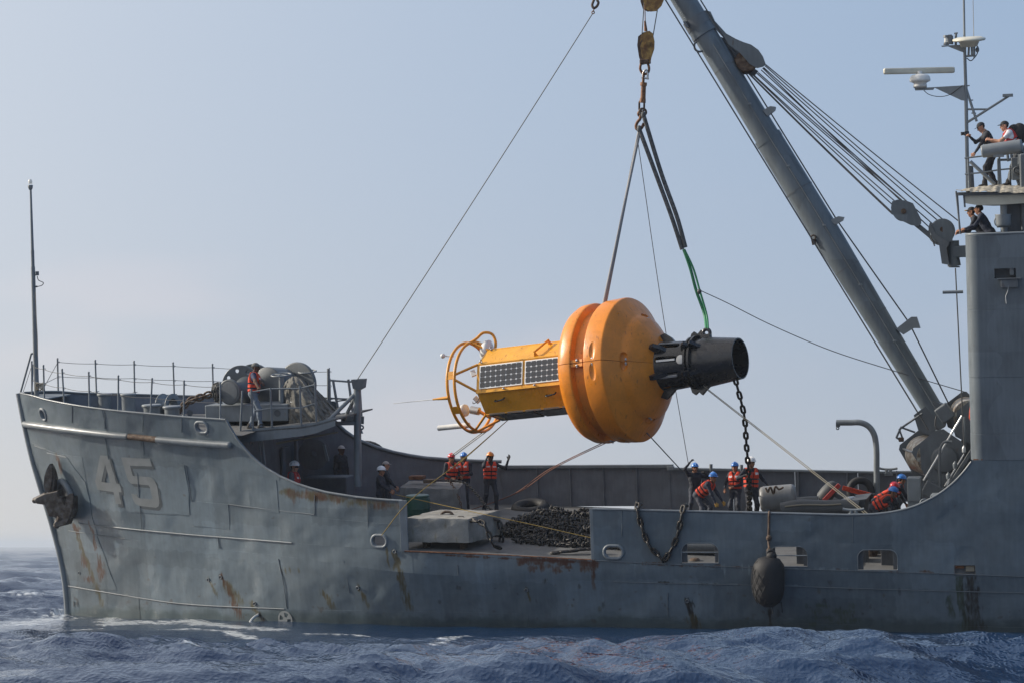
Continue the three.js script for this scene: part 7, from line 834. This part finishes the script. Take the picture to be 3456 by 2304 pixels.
const boneDist = (q, x, y, z) => { const t = clamp(((x - q.a.x) * q.d.x + (y - q.a.y) * q.d.y + (z - q.a.z) * q.d.z) / q.l2), dx = x - q.a.x - q.d.x * t, dy = y - q.a.y - q.d.y * t, dz = z - q.a.z - q.d.z * t; return Math.sqrt(dx * dx + dy * dy + dz * dz) - (q.ra + (q.rb - q.ra) * t); };
const smin = (a, b, k) => { const h = Math.max(k - Math.abs(a - b), 0) / k; return Math.min(a, b) - h * h * k * 0.25; };
function meshOf(bones, cell, k, colourOf, extra) {
  const lo = [9, 9, 9], hi = [-9, -9, -9]; for (const q of bones) for (const [p, r] of [[q.a, q.ra], [q.b, q.rb]]) ['x', 'y', 'z'].forEach((c, i) => { lo[i] = Math.min(lo[i], p[c] - r - 2.5 * cell); hi[i] = Math.max(hi[i], p[c] + r + 2.5 * cell); });
  const f = (x, y, z) => { let d = 9; for (const q of bones) d = smin(d, boneDist(q, x, y, z), k); return extra ? extra(x, y, z, d) : d; };
  const { pos, idx } = surfaceNets(f, lo, hi, cell), n = pos.length / 3, nor = new Float32Array(n * 3), col = new Float32Array(n * 3), e = cell * 0.6;
  for (let i = 0; i < n; i++) {
    const x = pos[i * 3], y = pos[i * 3 + 1], z = pos[i * 3 + 2], g = V(f(x + e, y, z) - f(x - e, y, z), f(x, y + e, z) - f(x, y - e, z), f(x, y, z + e) - f(x, y, z - e)).normalize(); nor.set([g.x, g.y, g.z], i * 3);
    let b = null, bd = 9; for (const q of bones) { const d = boneDist(q, x, y, z); if (d < bd) { bd = d; b = q; } } const c = colourOf(b.tag, V(x, y, z), b); col.set(c, i * 3);
  }
  const g = new THREE.BufferGeometry(); g.setAttribute('position', new THREE.Float32BufferAttribute(pos, 3)); g.setAttribute('normal', new THREE.BufferAttribute(nor, 3)); g.setAttribute('color', new THREE.BufferAttribute(col, 3)); g.setIndex(idx); return g;
}
mat('crew_body', [1, 1, 1], 0.85, { vertexColors: true }); mat('crew_vest', [1, 1, 1], 0.8, { vertexColors: true }); mat('hair', [0.012, 0.01, 0.009], 0.9);
mat('helmet_blue', [0.02, 0.17, 0.55], 0.28, { clearcoat: 0.3 }); mat('helmet_red', [0.5, 0.012, 0.03], 0.28, { clearcoat: 0.3 }); mat('helmet_white', [0.72, 0.73, 0.75], 0.3); mat('helmet_orange', [0.75, 0.24, 0.02], 0.3); mat('cap_grey', [0.14, 0.14, 0.13], 0.9); mat('cap_black', [0.02, 0.021, 0.025], 0.85); mat('cap_pale', [0.4, 0.36, 0.34], 0.85); mat('cap_gold', [0.4, 0.25, 0.05], 0.6);
const NAVY = [0.016, 0.019, 0.03], SKIN = { tan: [0.28, 0.13, 0.075], dark: [0.085, 0.04, 0.026], light: [0.4, 0.21, 0.14] };
const ik = (s, t, l1, l2, hint) => { const d = t.clone().sub(s), L = Math.min(d.length(), (l1 + l2) * 0.999), u = d.normalize(), x = (l1 * l1 - l2 * l2 + L * L) / (2 * L), h = Math.sqrt(Math.max(0, l1 * l1 - x * x)), n = hint.clone().addScaledVector(u, -hint.dot(u)).normalize(); return { mid: s.clone().addScaledVector(u, x).addScaledVector(n, h), end: s.clone().addScaledVector(u, L) }; };
function handBones(w, dir, palmN, side, curl, tag) {     // palm and five fingers from the wrist; side: which way the thumb leaves
  const o = [], u = dir.clone().normalize(), n = palmN.clone().addScaledVector(u, -palmN.dot(u)).normalize(), t = u.clone().cross(n).multiplyScalar(side), at_ = (a, b, c) => w.clone().addScaledVector(u, a).addScaledVector(t, b).addScaledVector(n, c);
  for (const k of [-0.03, -0.01, 0.012, 0.03]) o.push(bone(at_(0.0, k * 0.6, 0), at_(0.085, k, 0), 0.017, 0.014, tag));
  [[-0.033, 0.055], [-0.011, 0.068], [0.011, 0.072], [0.032, 0.064]].forEach(([k, L]) => { const a = at_(0.088, k, 0), c1 = curl, c2 = curl * 2.1, b = at_(0.088 + L * 0.5 * Math.cos(c1), k, L * 0.5 * Math.sin(c1)), e = b.clone().addScaledVector(u, L * 0.5 * Math.cos(c2)).addScaledVector(n, L * 0.5 * Math.sin(c2)); o.push(bone(a, b, 0.0098, 0.009, tag), bone(b, e, 0.009, 0.0078, tag)); });
  const a = at_(0.025, 0.03, 0.004), b = at_(0.06, 0.062, 0.018), e = at_(0.088, 0.062 - curl * 0.02, 0.03); o.push(bone(a, b, 0.014, 0.012, tag), bone(b, e, 0.012, 0.009, tag)); return o;
}
const world = (u, v, Z) => toWorld(P(u, v, Z));
function person(o) {
  // frame: +x forward, y up, +z to the person's right; o.at: world point under the feet, o.face: heading in degrees (0 = aft along the picture's right, 90 = away)
  const H = o.h ?? 1.76, k = H / 1.78, lean = (o.lean ?? 0) * Math.PI / 180, g = thing('person', o.label, 'person', o.at.clone(), o.group, true);
  g.rotation.y = (o.face ?? 0) * Math.PI / 180; bases.set(g, V(0, 0, 0));
  const pel = V(o.px ?? 0, (o.pelvis ?? 0.94) * k, o.pz ?? 0), sp = V(Math.sin(lean), Math.cos(lean), 0), fwd = V(Math.cos(lean), -Math.sin(lean), 0), up = (d, f = 0, r = 0) => pel.clone().addScaledVector(sp, d * k).addScaledVector(fwd, f * k).add(V(0, 0, r * k));
  const C = { shirt: o.shirt ?? NAVY, trousers: o.trousers ?? NAVY, skin: SKIN[o.skin ?? 'tan'], boots: [0.02, 0.018, 0.017], glove: o.glove ?? null, hair: [0.012, 0.01, 0.009] };
  const bones = [], B = (a, b, ra, rb, tag) => bones.push(bone(a, b, ra * k, rb * k, tag));
  // trunk
  B(up(-0.02, 0, -0.07), up(-0.02, 0, 0.07), 0.115, 0.115, 'trousers'); B(up(0.06, 0.01, -0.05), up(0.06, 0.01, 0.05), 0.118, 0.118, 'shirt'); B(up(0.2, 0.012, -0.05), up(0.2, 0.012, 0.05), 0.122, 0.122, 'shirt'); B(up(0.34, 0.01, -0.075), up(0.34, 0.01, 0.075), 0.125, 0.125, 'shirt'); B(up(0.46, -0.01, -0.15), up(0.46, -0.01, 0.15), 0.075, 0.075, 'shirt'); B(up(0.42, 0, -0.06), up(0.5, -0.01, 0.0), 0.1, 0.07, 'shirt');
  const hy = (o.headYaw ?? 0) * Math.PI / 180, hp = (o.headPitch ?? 0) * Math.PI / 180, neck = up(0.53, 0.0), hl = lean * 0.45 + hp, hc = neck.clone().add(V(Math.sin(hl) * 0.13 + 0.02, Math.cos(hl) * 0.125, 0).multiplyScalar(k)); B(up(0.48, -0.005), neck.clone().lerp(hc, 0.5), 0.058, 0.056, 'skin');
  // legs
  const feet = o.feet ?? [[0.02, -0.12], [-0.02, 0.12]];
  feet.forEach(([fx, fz, fy = 0], i) => { const s = i ? 1 : -1, hip = pel.clone().add(V(0, -0.03 * k, s * 0.09 * k)), an = V(fx, fy + 0.085, fz), r = ik(hip, an, 0.44 * k, 0.43 * k, V(1, 0, s * 0.12)); B(hip, r.mid, 0.092, 0.064, 'trousers'); B(r.mid, r.end, 0.062, 0.05, 'trousers'); B(r.mid.clone().lerp(r.end, 0.25).add(V(-0.02, 0, 0)), r.mid.clone().lerp(r.end, 0.45).add(V(-0.02, 0, 0)), 0.058, 0.05, 'trousers'); B(r.end.clone().add(V(-0.03, -0.04, 0)), r.end.clone().add(V(0.13, -0.05, s * 0.015)), 0.045, 0.036, 'boots'); B(r.end.clone().add(V(0, 0.05, 0)), r.end.clone().add(V(-0.01, -0.04, 0)), 0.052, 0.048, 'boots'); });
  // arms; targets o.hands = [[x, y, z] left, right] in the person's frame
  const hands = o.hands ?? [[0.06, 0.78, -0.3], [0.06, 0.78, 0.3]], hb = [];
  hands.forEach((h, i) => { const s = i ? 1 : -1, sh = up(0.45, -0.005, s * 0.185), t = V(h[0], h[1], h[2]), hint = h[3] ? V(...h[3]) : V(-0.6, -0.6, s * 0.7), r = ik(sh, t, 0.3 * k, 0.27 * k, hint), sl = o.sleeve ?? 'long'; B(sh, r.mid, 0.058, 0.045, 'shirt'); const fa = sl === 'long' ? 'shirt' : 'skin'; B(r.mid, r.end, 0.044, 0.031, fa); const dir = r.end.clone().sub(r.mid).normalize(); hb.push([r.end, dir, s, C.glove ? 'glove' : 'skin', h[4] ?? 0.7]); if (sl === 'short') bones[bones.length - 2].half = true; });
  const colour = (t, p, b) => { if (b.half) { const q = p.clone().sub(b.a).dot(b.d) / b.l2; if (q > 0.62) return C.skin; } const c = C[t] ?? C.shirt, n = 1 + 0.16 * n3(p.x * 9, p.y * 7, p.z * 9); return t === 'skin' ? c : c.map((q) => q * n); };
  const wrinkle = (x, y, z, d) => d + 0.006 * n3(x * 8, y * 11, z * 8);
  const body = meshOf(bones, 0.021, 0.05, colour, wrinkle);
  // head: skull, jaw, nose, brow, ears; eyes and brows by colour
  const hq = new THREE.Matrix4().makeRotationY(hy).multiply(new THREE.Matrix4().makeRotationZ(-hl)).setPosition(hc), s = k, hbn = [], Bh = (a, b, ra, rb, tag = 'skin') => hbn.push(bone(V(...a).multiplyScalar(s), V(...b).multiplyScalar(s), ra * s, rb * s, tag));
  Bh([-0.02, 0.035, 0], [0.02, 0.03, 0], 0.083, 0.078); Bh([0.025, -0.03, 0], [0.045, -0.085, 0], 0.062, 0.035); Bh([0.0, -0.05, -0.03], [0.0, -0.05, 0.03], 0.04, 0.04); Bh([0.085, 0.015, 0], [0.108, -0.02, 0], 0.011, 0.016); Bh([0.078, 0.03, -0.035], [0.078, 0.03, 0.035], 0.016, 0.016); Bh([0.07, -0.055, -0.02], [0.07, -0.055, 0.02], 0.016, 0.016); for (const z of [-0.078, 0.078]) Bh([-0.005, 0.02, z], [-0.01, -0.02, z], 0.016, 0.011); Bh([0, -0.08, 0], [-0.02, -0.14, 0], 0.05, 0.054);
  const hcol = (t, p) => { const q = p.clone().divideScalar(s), ez = Math.abs(Math.abs(q.z) - 0.033); if (q.x > 0.05 && Math.hypot(ez, (q.y - 0.008) * 1.3) < 0.011) return o.shades ? [0.01, 0.01, 0.01] : [0.02, 0.015, 0.012]; if (o.shades && q.x > 0.03 && q.y > -0.012 && q.y < 0.026) return [0.01, 0.01, 0.012]; if (q.x > 0.06 && Math.abs(q.y - 0.032) < 0.006 && ez < 0.018) return C.hair; if (q.x > 0.06 && Math.abs(q.y + 0.055) < 0.006 && Math.abs(q.z) < 0.024) return C.skin.map((c, i) => c * [0.85, 0.6, 0.6][i]); if (q.y > 0.07 - q.x * 0.5 || (q.x < -0.03 && q.y > -0.04)) return C.hair; return C.skin; };
  const head = meshOf(hbn, 0.0085, 0.03, hcol).applyMatrix4(hq);
  const hg = hb.map(([w, d, sd, tag, curl]) => { const pn = V(0, -1, 0).addScaledVector(d, d.y).lengthSq() > 0.05 ? V(0.2, -0.6, -sd * 0.7) : V(1, 0, -sd * 0.5), hbs = handBones(V(0, 0, 0), d, pn, sd, curl, tag); return meshOf(hbs, 0.0065, 0.012, () => (tag === 'glove' ? C.glove : C.skin)).translate(w.x, w.y, w.z); });
  part(g, 'body', [body, head, ...hg], M.crew_body);
  const HM = (p) => V(...p).multiplyScalar(s).applyMatrix4(hq), hx = (gg) => gg.scale(s, s, s).applyMatrix4(hq);
  if (o.helmet) { const m = M['helmet_' + o.helmet]; const dome = new THREE.SphereGeometry(0.118, 28, 14, 0, 2 * Math.PI, 0, Math.PI * 0.52).scale(1.12, 1.0, 0.95).translate(0, 0.055, 0), brim = new THREE.TorusGeometry(0.118, 0.009, 6, 32).rotateX(Math.PI / 2).scale(1.13, 1, 0.97).translate(0, 0.052, 0), peak = new THREE.SphereGeometry(0.1, 18, 8, -0.9, 1.8, 0, Math.PI / 2).rotateY(0).scale(1, 0.14, 1).rotateY(Math.PI).translate(0.075, 0.048, 0), ridge = new THREE.TorusGeometry(0.119, 0.014, 6, 20, Math.PI * 0.9).rotateZ(0.15).scale(1.1, 1, 1.2).translate(0, 0.055, 0); part(g, 'helmet', [hx(dome), hx(brim), hx(o.climb ? brim.clone() : peak), hx(ridge)], m); part(g, 'chin_strap', [tube([[0.01, 0.05, 0.1], [0.03, -0.05, 0.085], [0.04, -0.115, 0.03], [0.04, -0.118, -0.03], [0.03, -0.05, -0.085], [0.01, 0.05, -0.1]].map(HM), 0.006, 5)], M.rubber); if (o.climb) for (let i = 0; i < 6; i++) part(g, 'vent_hole', [ball(HM([-0.06 + 0.045 * (i % 3), 0.115 - 0.03 * ((i / 3) | 0), 0.098 - 0.012 * (1 - ((i / 3) | 0))]), 0.013, 1, 1, 0.6, 8)], M.rubber); }
  else if (o.cap) { const m = M['cap_' + o.cap]; const dome = new THREE.SphereGeometry(0.1, 24, 12, 0, 2 * Math.PI, 0, Math.PI * 0.5).scale(1.08, 0.98, 0.93).translate(-0.005, 0.045, 0), visor = new THREE.SphereGeometry(0.085, 18, 8, Math.PI * 0.62, Math.PI * 0.76, 0, Math.PI / 2).scale(1.35, 0.12, 0.9).translate(0.06, 0.044, 0); part(g, 'cap', [hx(dome), hx(visor)], m); if (o.gold) part(g, 'cap_braid', [hx(new THREE.TorusGeometry(0.085, 0.008, 5, 14, Math.PI * 0.7).rotateX(Math.PI / 2).rotateY(Math.PI * 0.85 - Math.PI * 0.5).scale(1.3, 1, 0.9).translate(0.06, 0.05, 0))], M.cap_gold); }
  else part(g, 'hair', [hx(new THREE.SphereGeometry(0.097, 24, 14, 0, 2 * Math.PI, 0, Math.PI * 0.6).scale(1.06, 1.02, 0.92).rotateZ(0.28).translate(-0.012, 0.035, 0))], M.hair);
  if (o.vest) { // padded life vest: the trunk's surface blown up, cut off at shoulders, neck and waist
    const tb = bones.filter((q) => q.tag === 'shirt').slice(0, 5), vest = o.vest === 'red' ? [0.42, 0.03, 0.03] : [0.58, 0.045, 0.014], cut = (x, y, z, d) => { const p = V(x, y, z).sub(pel), a = p.dot(sp) / k, f = p.dot(fwd) / k, r = Math.abs(z - pel.z) / k; let e = d - 0.034 * k + 0.006 * n3(x * 14, y * 14, z * 14); e = Math.max(e, (0.03 - a) * k, (a - 0.545) * k, (r - 0.185 + Math.max(0, a - 0.3) * 0.12) * k); e = Math.max(e, (0.075 - Math.hypot(r, Math.max(0, 0.56 - a) * 0.5, f > 0 ? 0 : 0.03)) * k); if (f > 0) e = Math.max(e, (0.012 - r) * k); for (const q of [0.12, 0.24]) e = Math.max(e, (0.012 - Math.abs(a - q)) * 0.8 * k - Math.max(0, 0.0)) ; return e; };
    const vg = meshOf(tb.map((q) => ({ ...q, tag: 'v' })), 0.017, 0.06, (t, p0) => { const p = p0.clone().sub(pel), a = p.dot(sp) / k, f = p.dot(fwd) / k, r = Math.abs(p.z) / k; if (a > 0.36 && a < 0.41 && f > 0 && r > 0.05 && r < 0.15) return [0.6, 0.6, 0.62]; if ((Math.abs(a - 0.12) < 0.02 || Math.abs(a - 0.24) < 0.02)) return [0.03, 0.03, 0.035]; return vest.map((c) => c * (1 + 0.1 * n3(p0.x * 12, p0.y * 12, p0.z * 12))); }, cut); part(g, 'life_vest', [vg], M.crew_vest); }
  g.userData.k = k; return { g, up, HM, k };
}
const deckFoot = (u, v, Z) => { const w = world(u, v, Z), s = toShip(w); for (let i = 0; i < 6; i++) { const y = deckAt(s.x, s.z) - s.y; s.addScaledVector(WUP, y); } return { foot: toWorld(s), top: w, h: w.y - toWorld(s).y }; };
{
  const orange = 'crew in orange life vests';
  // foredeck lookout, hands on the rail
  { const f = world(852, 1449, -2.9), t = world(856, 1212, -2.9), R = world(890, 1317, -2.3); const h = 1.8; const fr = (w) => { const d = w.clone().sub(f); return [d.x, d.y, d.z]; }; const r1 = fr(world(875, 1318, -2.35)), r2 = fr(world(905, 1312, -2.35)); person({ at: f, h: t.y - f.y - 0.02, face: 0, label: 'person in grey cap, orange vest and jeans gripping the platform rail', shirt: [0.03, 0.04, 0.09], trousers: [0.13, 0.16, 0.2], sleeve: 'short', skin: 'dark', vest: 'orange', cap: 'grey', lean: 4, feet: [[-0.1, -0.1], [0.22, 0.12]], hands: [[r2[0] + 0.02, r2[1], r2[2] - 0.1], [r1[0], r1[1], r1[2]]] }); }
  const stand = (u, v, Z, o) => { const d = deckFoot(u, v, Z), extra = o.crouch ?? 0; return person({ at: d.foot, h: o.h ?? clamp(d.h + extra, 1.62, 1.9), ...o }); };
  stand(990, 1553, -3.6, { face: -10, label: 'person in white climbing helmet and dark glasses behind the rising bulwark', helmet: 'white', climb: true, shades: true, vest: 'red', shirt: [0.1, 0.11, 0.13], skin: 'light' });
  stand(1150, 1488, -8.2, { face: -40, label: 'person in dark jacket and white cap in the shade under the forecastle', cap: 'pale', skin: 'dark', shirt: [0.01, 0.011, 0.016] });
  stand(852, 1518, -4.6, { face: 10, label: 'person with bare dark hair half hidden behind the bulwark slope', skin: 'dark' });
  stand(1284, 1570, -4.4, { face: -15, label: 'person in white hard hat and navy coveralls beside the sinkers', helmet: 'white', skin: 'tan', hands: [[0.3, 0.95, -0.1], [0.35, 0.92, 0.2]] });
  stand(1300, 1550, -5.6, { face: -5, label: 'person in pale cap behind the white hard hat', cap: 'pale', skin: 'light', hands: [[0.3, 0.9, -0.1], [0.32, 0.88, 0.15]] });
  stand(1522, 1526, -7.6, { face: -50, label: 'person in red helmet and orange vest holding the tag lines', helmet: 'red', vest: 'orange', skin: 'tan', hands: [[0.3, 1.0, -0.15], [0.25, 0.95, 0.18]], headYaw: -20, group: orange });
  stand(1566, 1523, -7.9, { face: -110, label: 'person in blue helmet and orange vest beside the red helmet', helmet: 'blue', vest: 'orange', skin: 'dark', hands: [[0.3, 1.02, -0.12], [0.28, 0.95, 0.15]], headYaw: 20, group: orange });
  stand(1654, 1522, -7.8, { face: -75, label: 'person in orange helmet signalling with both gloved hands raised', helmet: 'orange', vest: 'orange', skin: 'dark', glove: [0.02, 0.02, 0.022], hands: [[0.16, 1.5, -0.5, [0, -1, -0.3], 0.3], [0.2, 1.52, 0.16, [0.1, -1, 0.4], 0.9]], headYaw: -30, feet: [[0.05, -0.18], [-0.05, 0.16]], group: orange });
  { const d = deckFoot(2345, 1554, -8.0); person({ at: d.foot, h: clamp(d.h, 1.65, 1.9), face: -80, label: 'person in blue helmet and navy coveralls hauling a line overhead', helmet: 'blue', skin: 'tan', glove: [0.02, 0.02, 0.022], hands: [[0.22, 1.3, -0.25], [0.2, 1.62, 0.18, [0.3, -0.4, 1], 0.9]], feet: [[-0.1, -0.42], [0.1, 0.22]], pelvis: 0.9, trousers: [0.03, 0.036, 0.055] }); }
  { const d = deckFoot(2425, 1584, -7.2); person({ at: d.foot.clone().add(V(-0.45, 0, 0)), h: 1.76, face: -25, lean: 52, pelvis: 0.84, px: -0.12, label: 'person in blue helmet bending low with yellow gloves', helmet: 'blue', vest: 'orange', skin: 'tan', glove: [0.5, 0.28, 0.06], shirt: [0.022, 0.028, 0.05], trousers: [0.05, 0.055, 0.075], hands: [[0.6, 0.5, -0.22], [0.5, 0.42, 0.12]], feet: [[0.12, -0.2], [-0.2, 0.18]], headPitch: -20, headYaw: -25, group: orange }); }
  stand(2482, 1556, -8.0, { face: -115, label: 'person in blue helmet and vest standing behind the chain', helmet: 'blue', vest: 'orange', skin: 'tan', hands: [[0.24, 0.98, -0.02], [0.2, 0.9, 0.25]], trousers: [0.04, 0.045, 0.06], group: orange });
  stand(2534, 1539, -7.6, { face: -70, label: 'person in white helmet and orange vest guiding the hanging chain', helmet: 'white', vest: 'orange', skin: 'tan', glove: [0.06, 0.05, 0.04], hands: [[0.2, 1.1, -0.42], [0.3, 1.35, 0.3]], headYaw: 30, group: orange });
  const bent = (u, v, Z, dx, o) => { const d = deckFoot(u, v, Z); return person({ at: d.foot.clone().add(V(dx, 0, 0)), h: 1.76, lean: 62, pelvis: 0.86, px: -0.15, feet: [[0.1, -0.16], [-0.15, 0.16]], hands: [[0.62, 0.45, -0.2], [0.6, 0.42, 0.2]], headPitch: -15, vest: 'orange', group: orange, ...o }); };
  bent(3052, 1618, -6.4, -0.62, { face: 2, label: 'person in red helmet bending forward by the grey locker', helmet: 'red' });
  bent(3044, 1644, -5.4, -0.6, { face: -14, label: 'person in blue helmet bending beside the red helmet', helmet: 'blue', trousers: [0.03, 0.034, 0.05], pelvis: 0.84 });
  bent(3072, 1600, -7.6, -0.5, { face: 12, label: 'person in blue helmet mostly hidden behind the grey locker', helmet: 'blue', lean: 50 });
  // bridge wing: two men looking forward over the side, backs to the sun
  { const t = world(3280, 686, -1.4), f = t.clone().add(V(0, -1.72, 0)); person({ at: f.clone().add(V(0.46, 0.08, 0)), h: 1.74, face: 170, lean: 30, label: 'bareheaded person in navy coveralls leaning on the bridge wing', skin: 'tan', shirt: [0.012, 0.018, 0.038], hands: [[0.62, 1.0, -0.2], [0.62, 1.0, 0.2]], headPitch: -14 }); }
  { const t = world(3252, 696, -2.2), f = t.clone().add(V(0, -1.7, 0)); person({ at: f.clone().add(V(0.52, 0.1, 0)), h: 1.72, face: 172, lean: 34, label: 'person in dark cap with gold braid on the bridge wing', skin: 'tan', cap: 'black', gold: true, hands: [[0.6, 0.98, -0.2], [0.6, 0.98, 0.2]], headPitch: -14 }); }
  // upper deck: camera man and man with backpack
  { const t = world(3302, 404, -3.4), f = V(t.x, world(3302, 640, -3.4).y, t.z), r = person({ at: f.clone().add(V(0.22, 0, 0)), h: 1.8, face: 178, lean: 24, pelvis: 0.92, px: -0.16, label: 'person in black leaning over the upper rail with a camera', skin: 'light', cap: 'black', shirt: [0.02, 0.022, 0.03], trousers: [0.015, 0.016, 0.022], hands: [[0.42, 0.74, -0.1], [0.44, 1.3, -0.06]], feet: [[0.1, -0.12], [-0.25, 0.12]], headPitch: 15 }); part(r.g, 'camera', [box(V(0.52, 1.38, -0.06), 0.12, 0.1, 0.14, 0.02), cyl(V(0.56, 1.38, -0.06), V(0.66, 1.37, -0.06), 0.04, 0.045, 14)], M.black_plastic); }
  { const t = world(3358, 396, -2.7), f = V(t.x, world(3358, 640, -2.7).y, t.z), r = person({ at: f.clone().add(V(0.3, 0, 0)), h: 1.8, face: 178, lean: 34, pelvis: 0.96, px: -0.28, label: 'person in white shirt, red vest and backpack leaning on the canister', skin: 'light', cap: 'black', vest: 'red', shirt: [0.62, 0.63, 0.67], trousers: [0.05, 0.055, 0.06], sleeve: 'short', hands: [[0.42, 1.2, -0.05, [0, -1, -0.4]], [0.4, 1.22, 0.12, [0, -1, 0.4]]], headPitch: -10 });
    part(r.g, 'backpack', [ball(r.up(0.3, -0.24), 0.2, 1.0, 1.35, 0.85, 20), ball(r.up(0.46, -0.2), 0.14, 1.1, 0.9, 1.0, 16), ball(r.up(0.2, -0.36), 0.1, 0.8, 1.3, 1.1, 14)], M.backpack); part(r.g, 'pack_strap', [tube([r.up(0.48, -0.1, 0.11), r.up(0.52, 0.03, 0.11), r.up(0.42, 0.16, 0.11), r.up(0.25, 0.16, 0.13), r.up(0.12, 0.02, 0.18)], 0.02, 6)], M.backpack); }
}
scene.fog = new THREE.FogExp2(new THREE.Color().setRGB(0.62, 0.68, 0.76), 0.00022);
renderer.render(scene, camera);
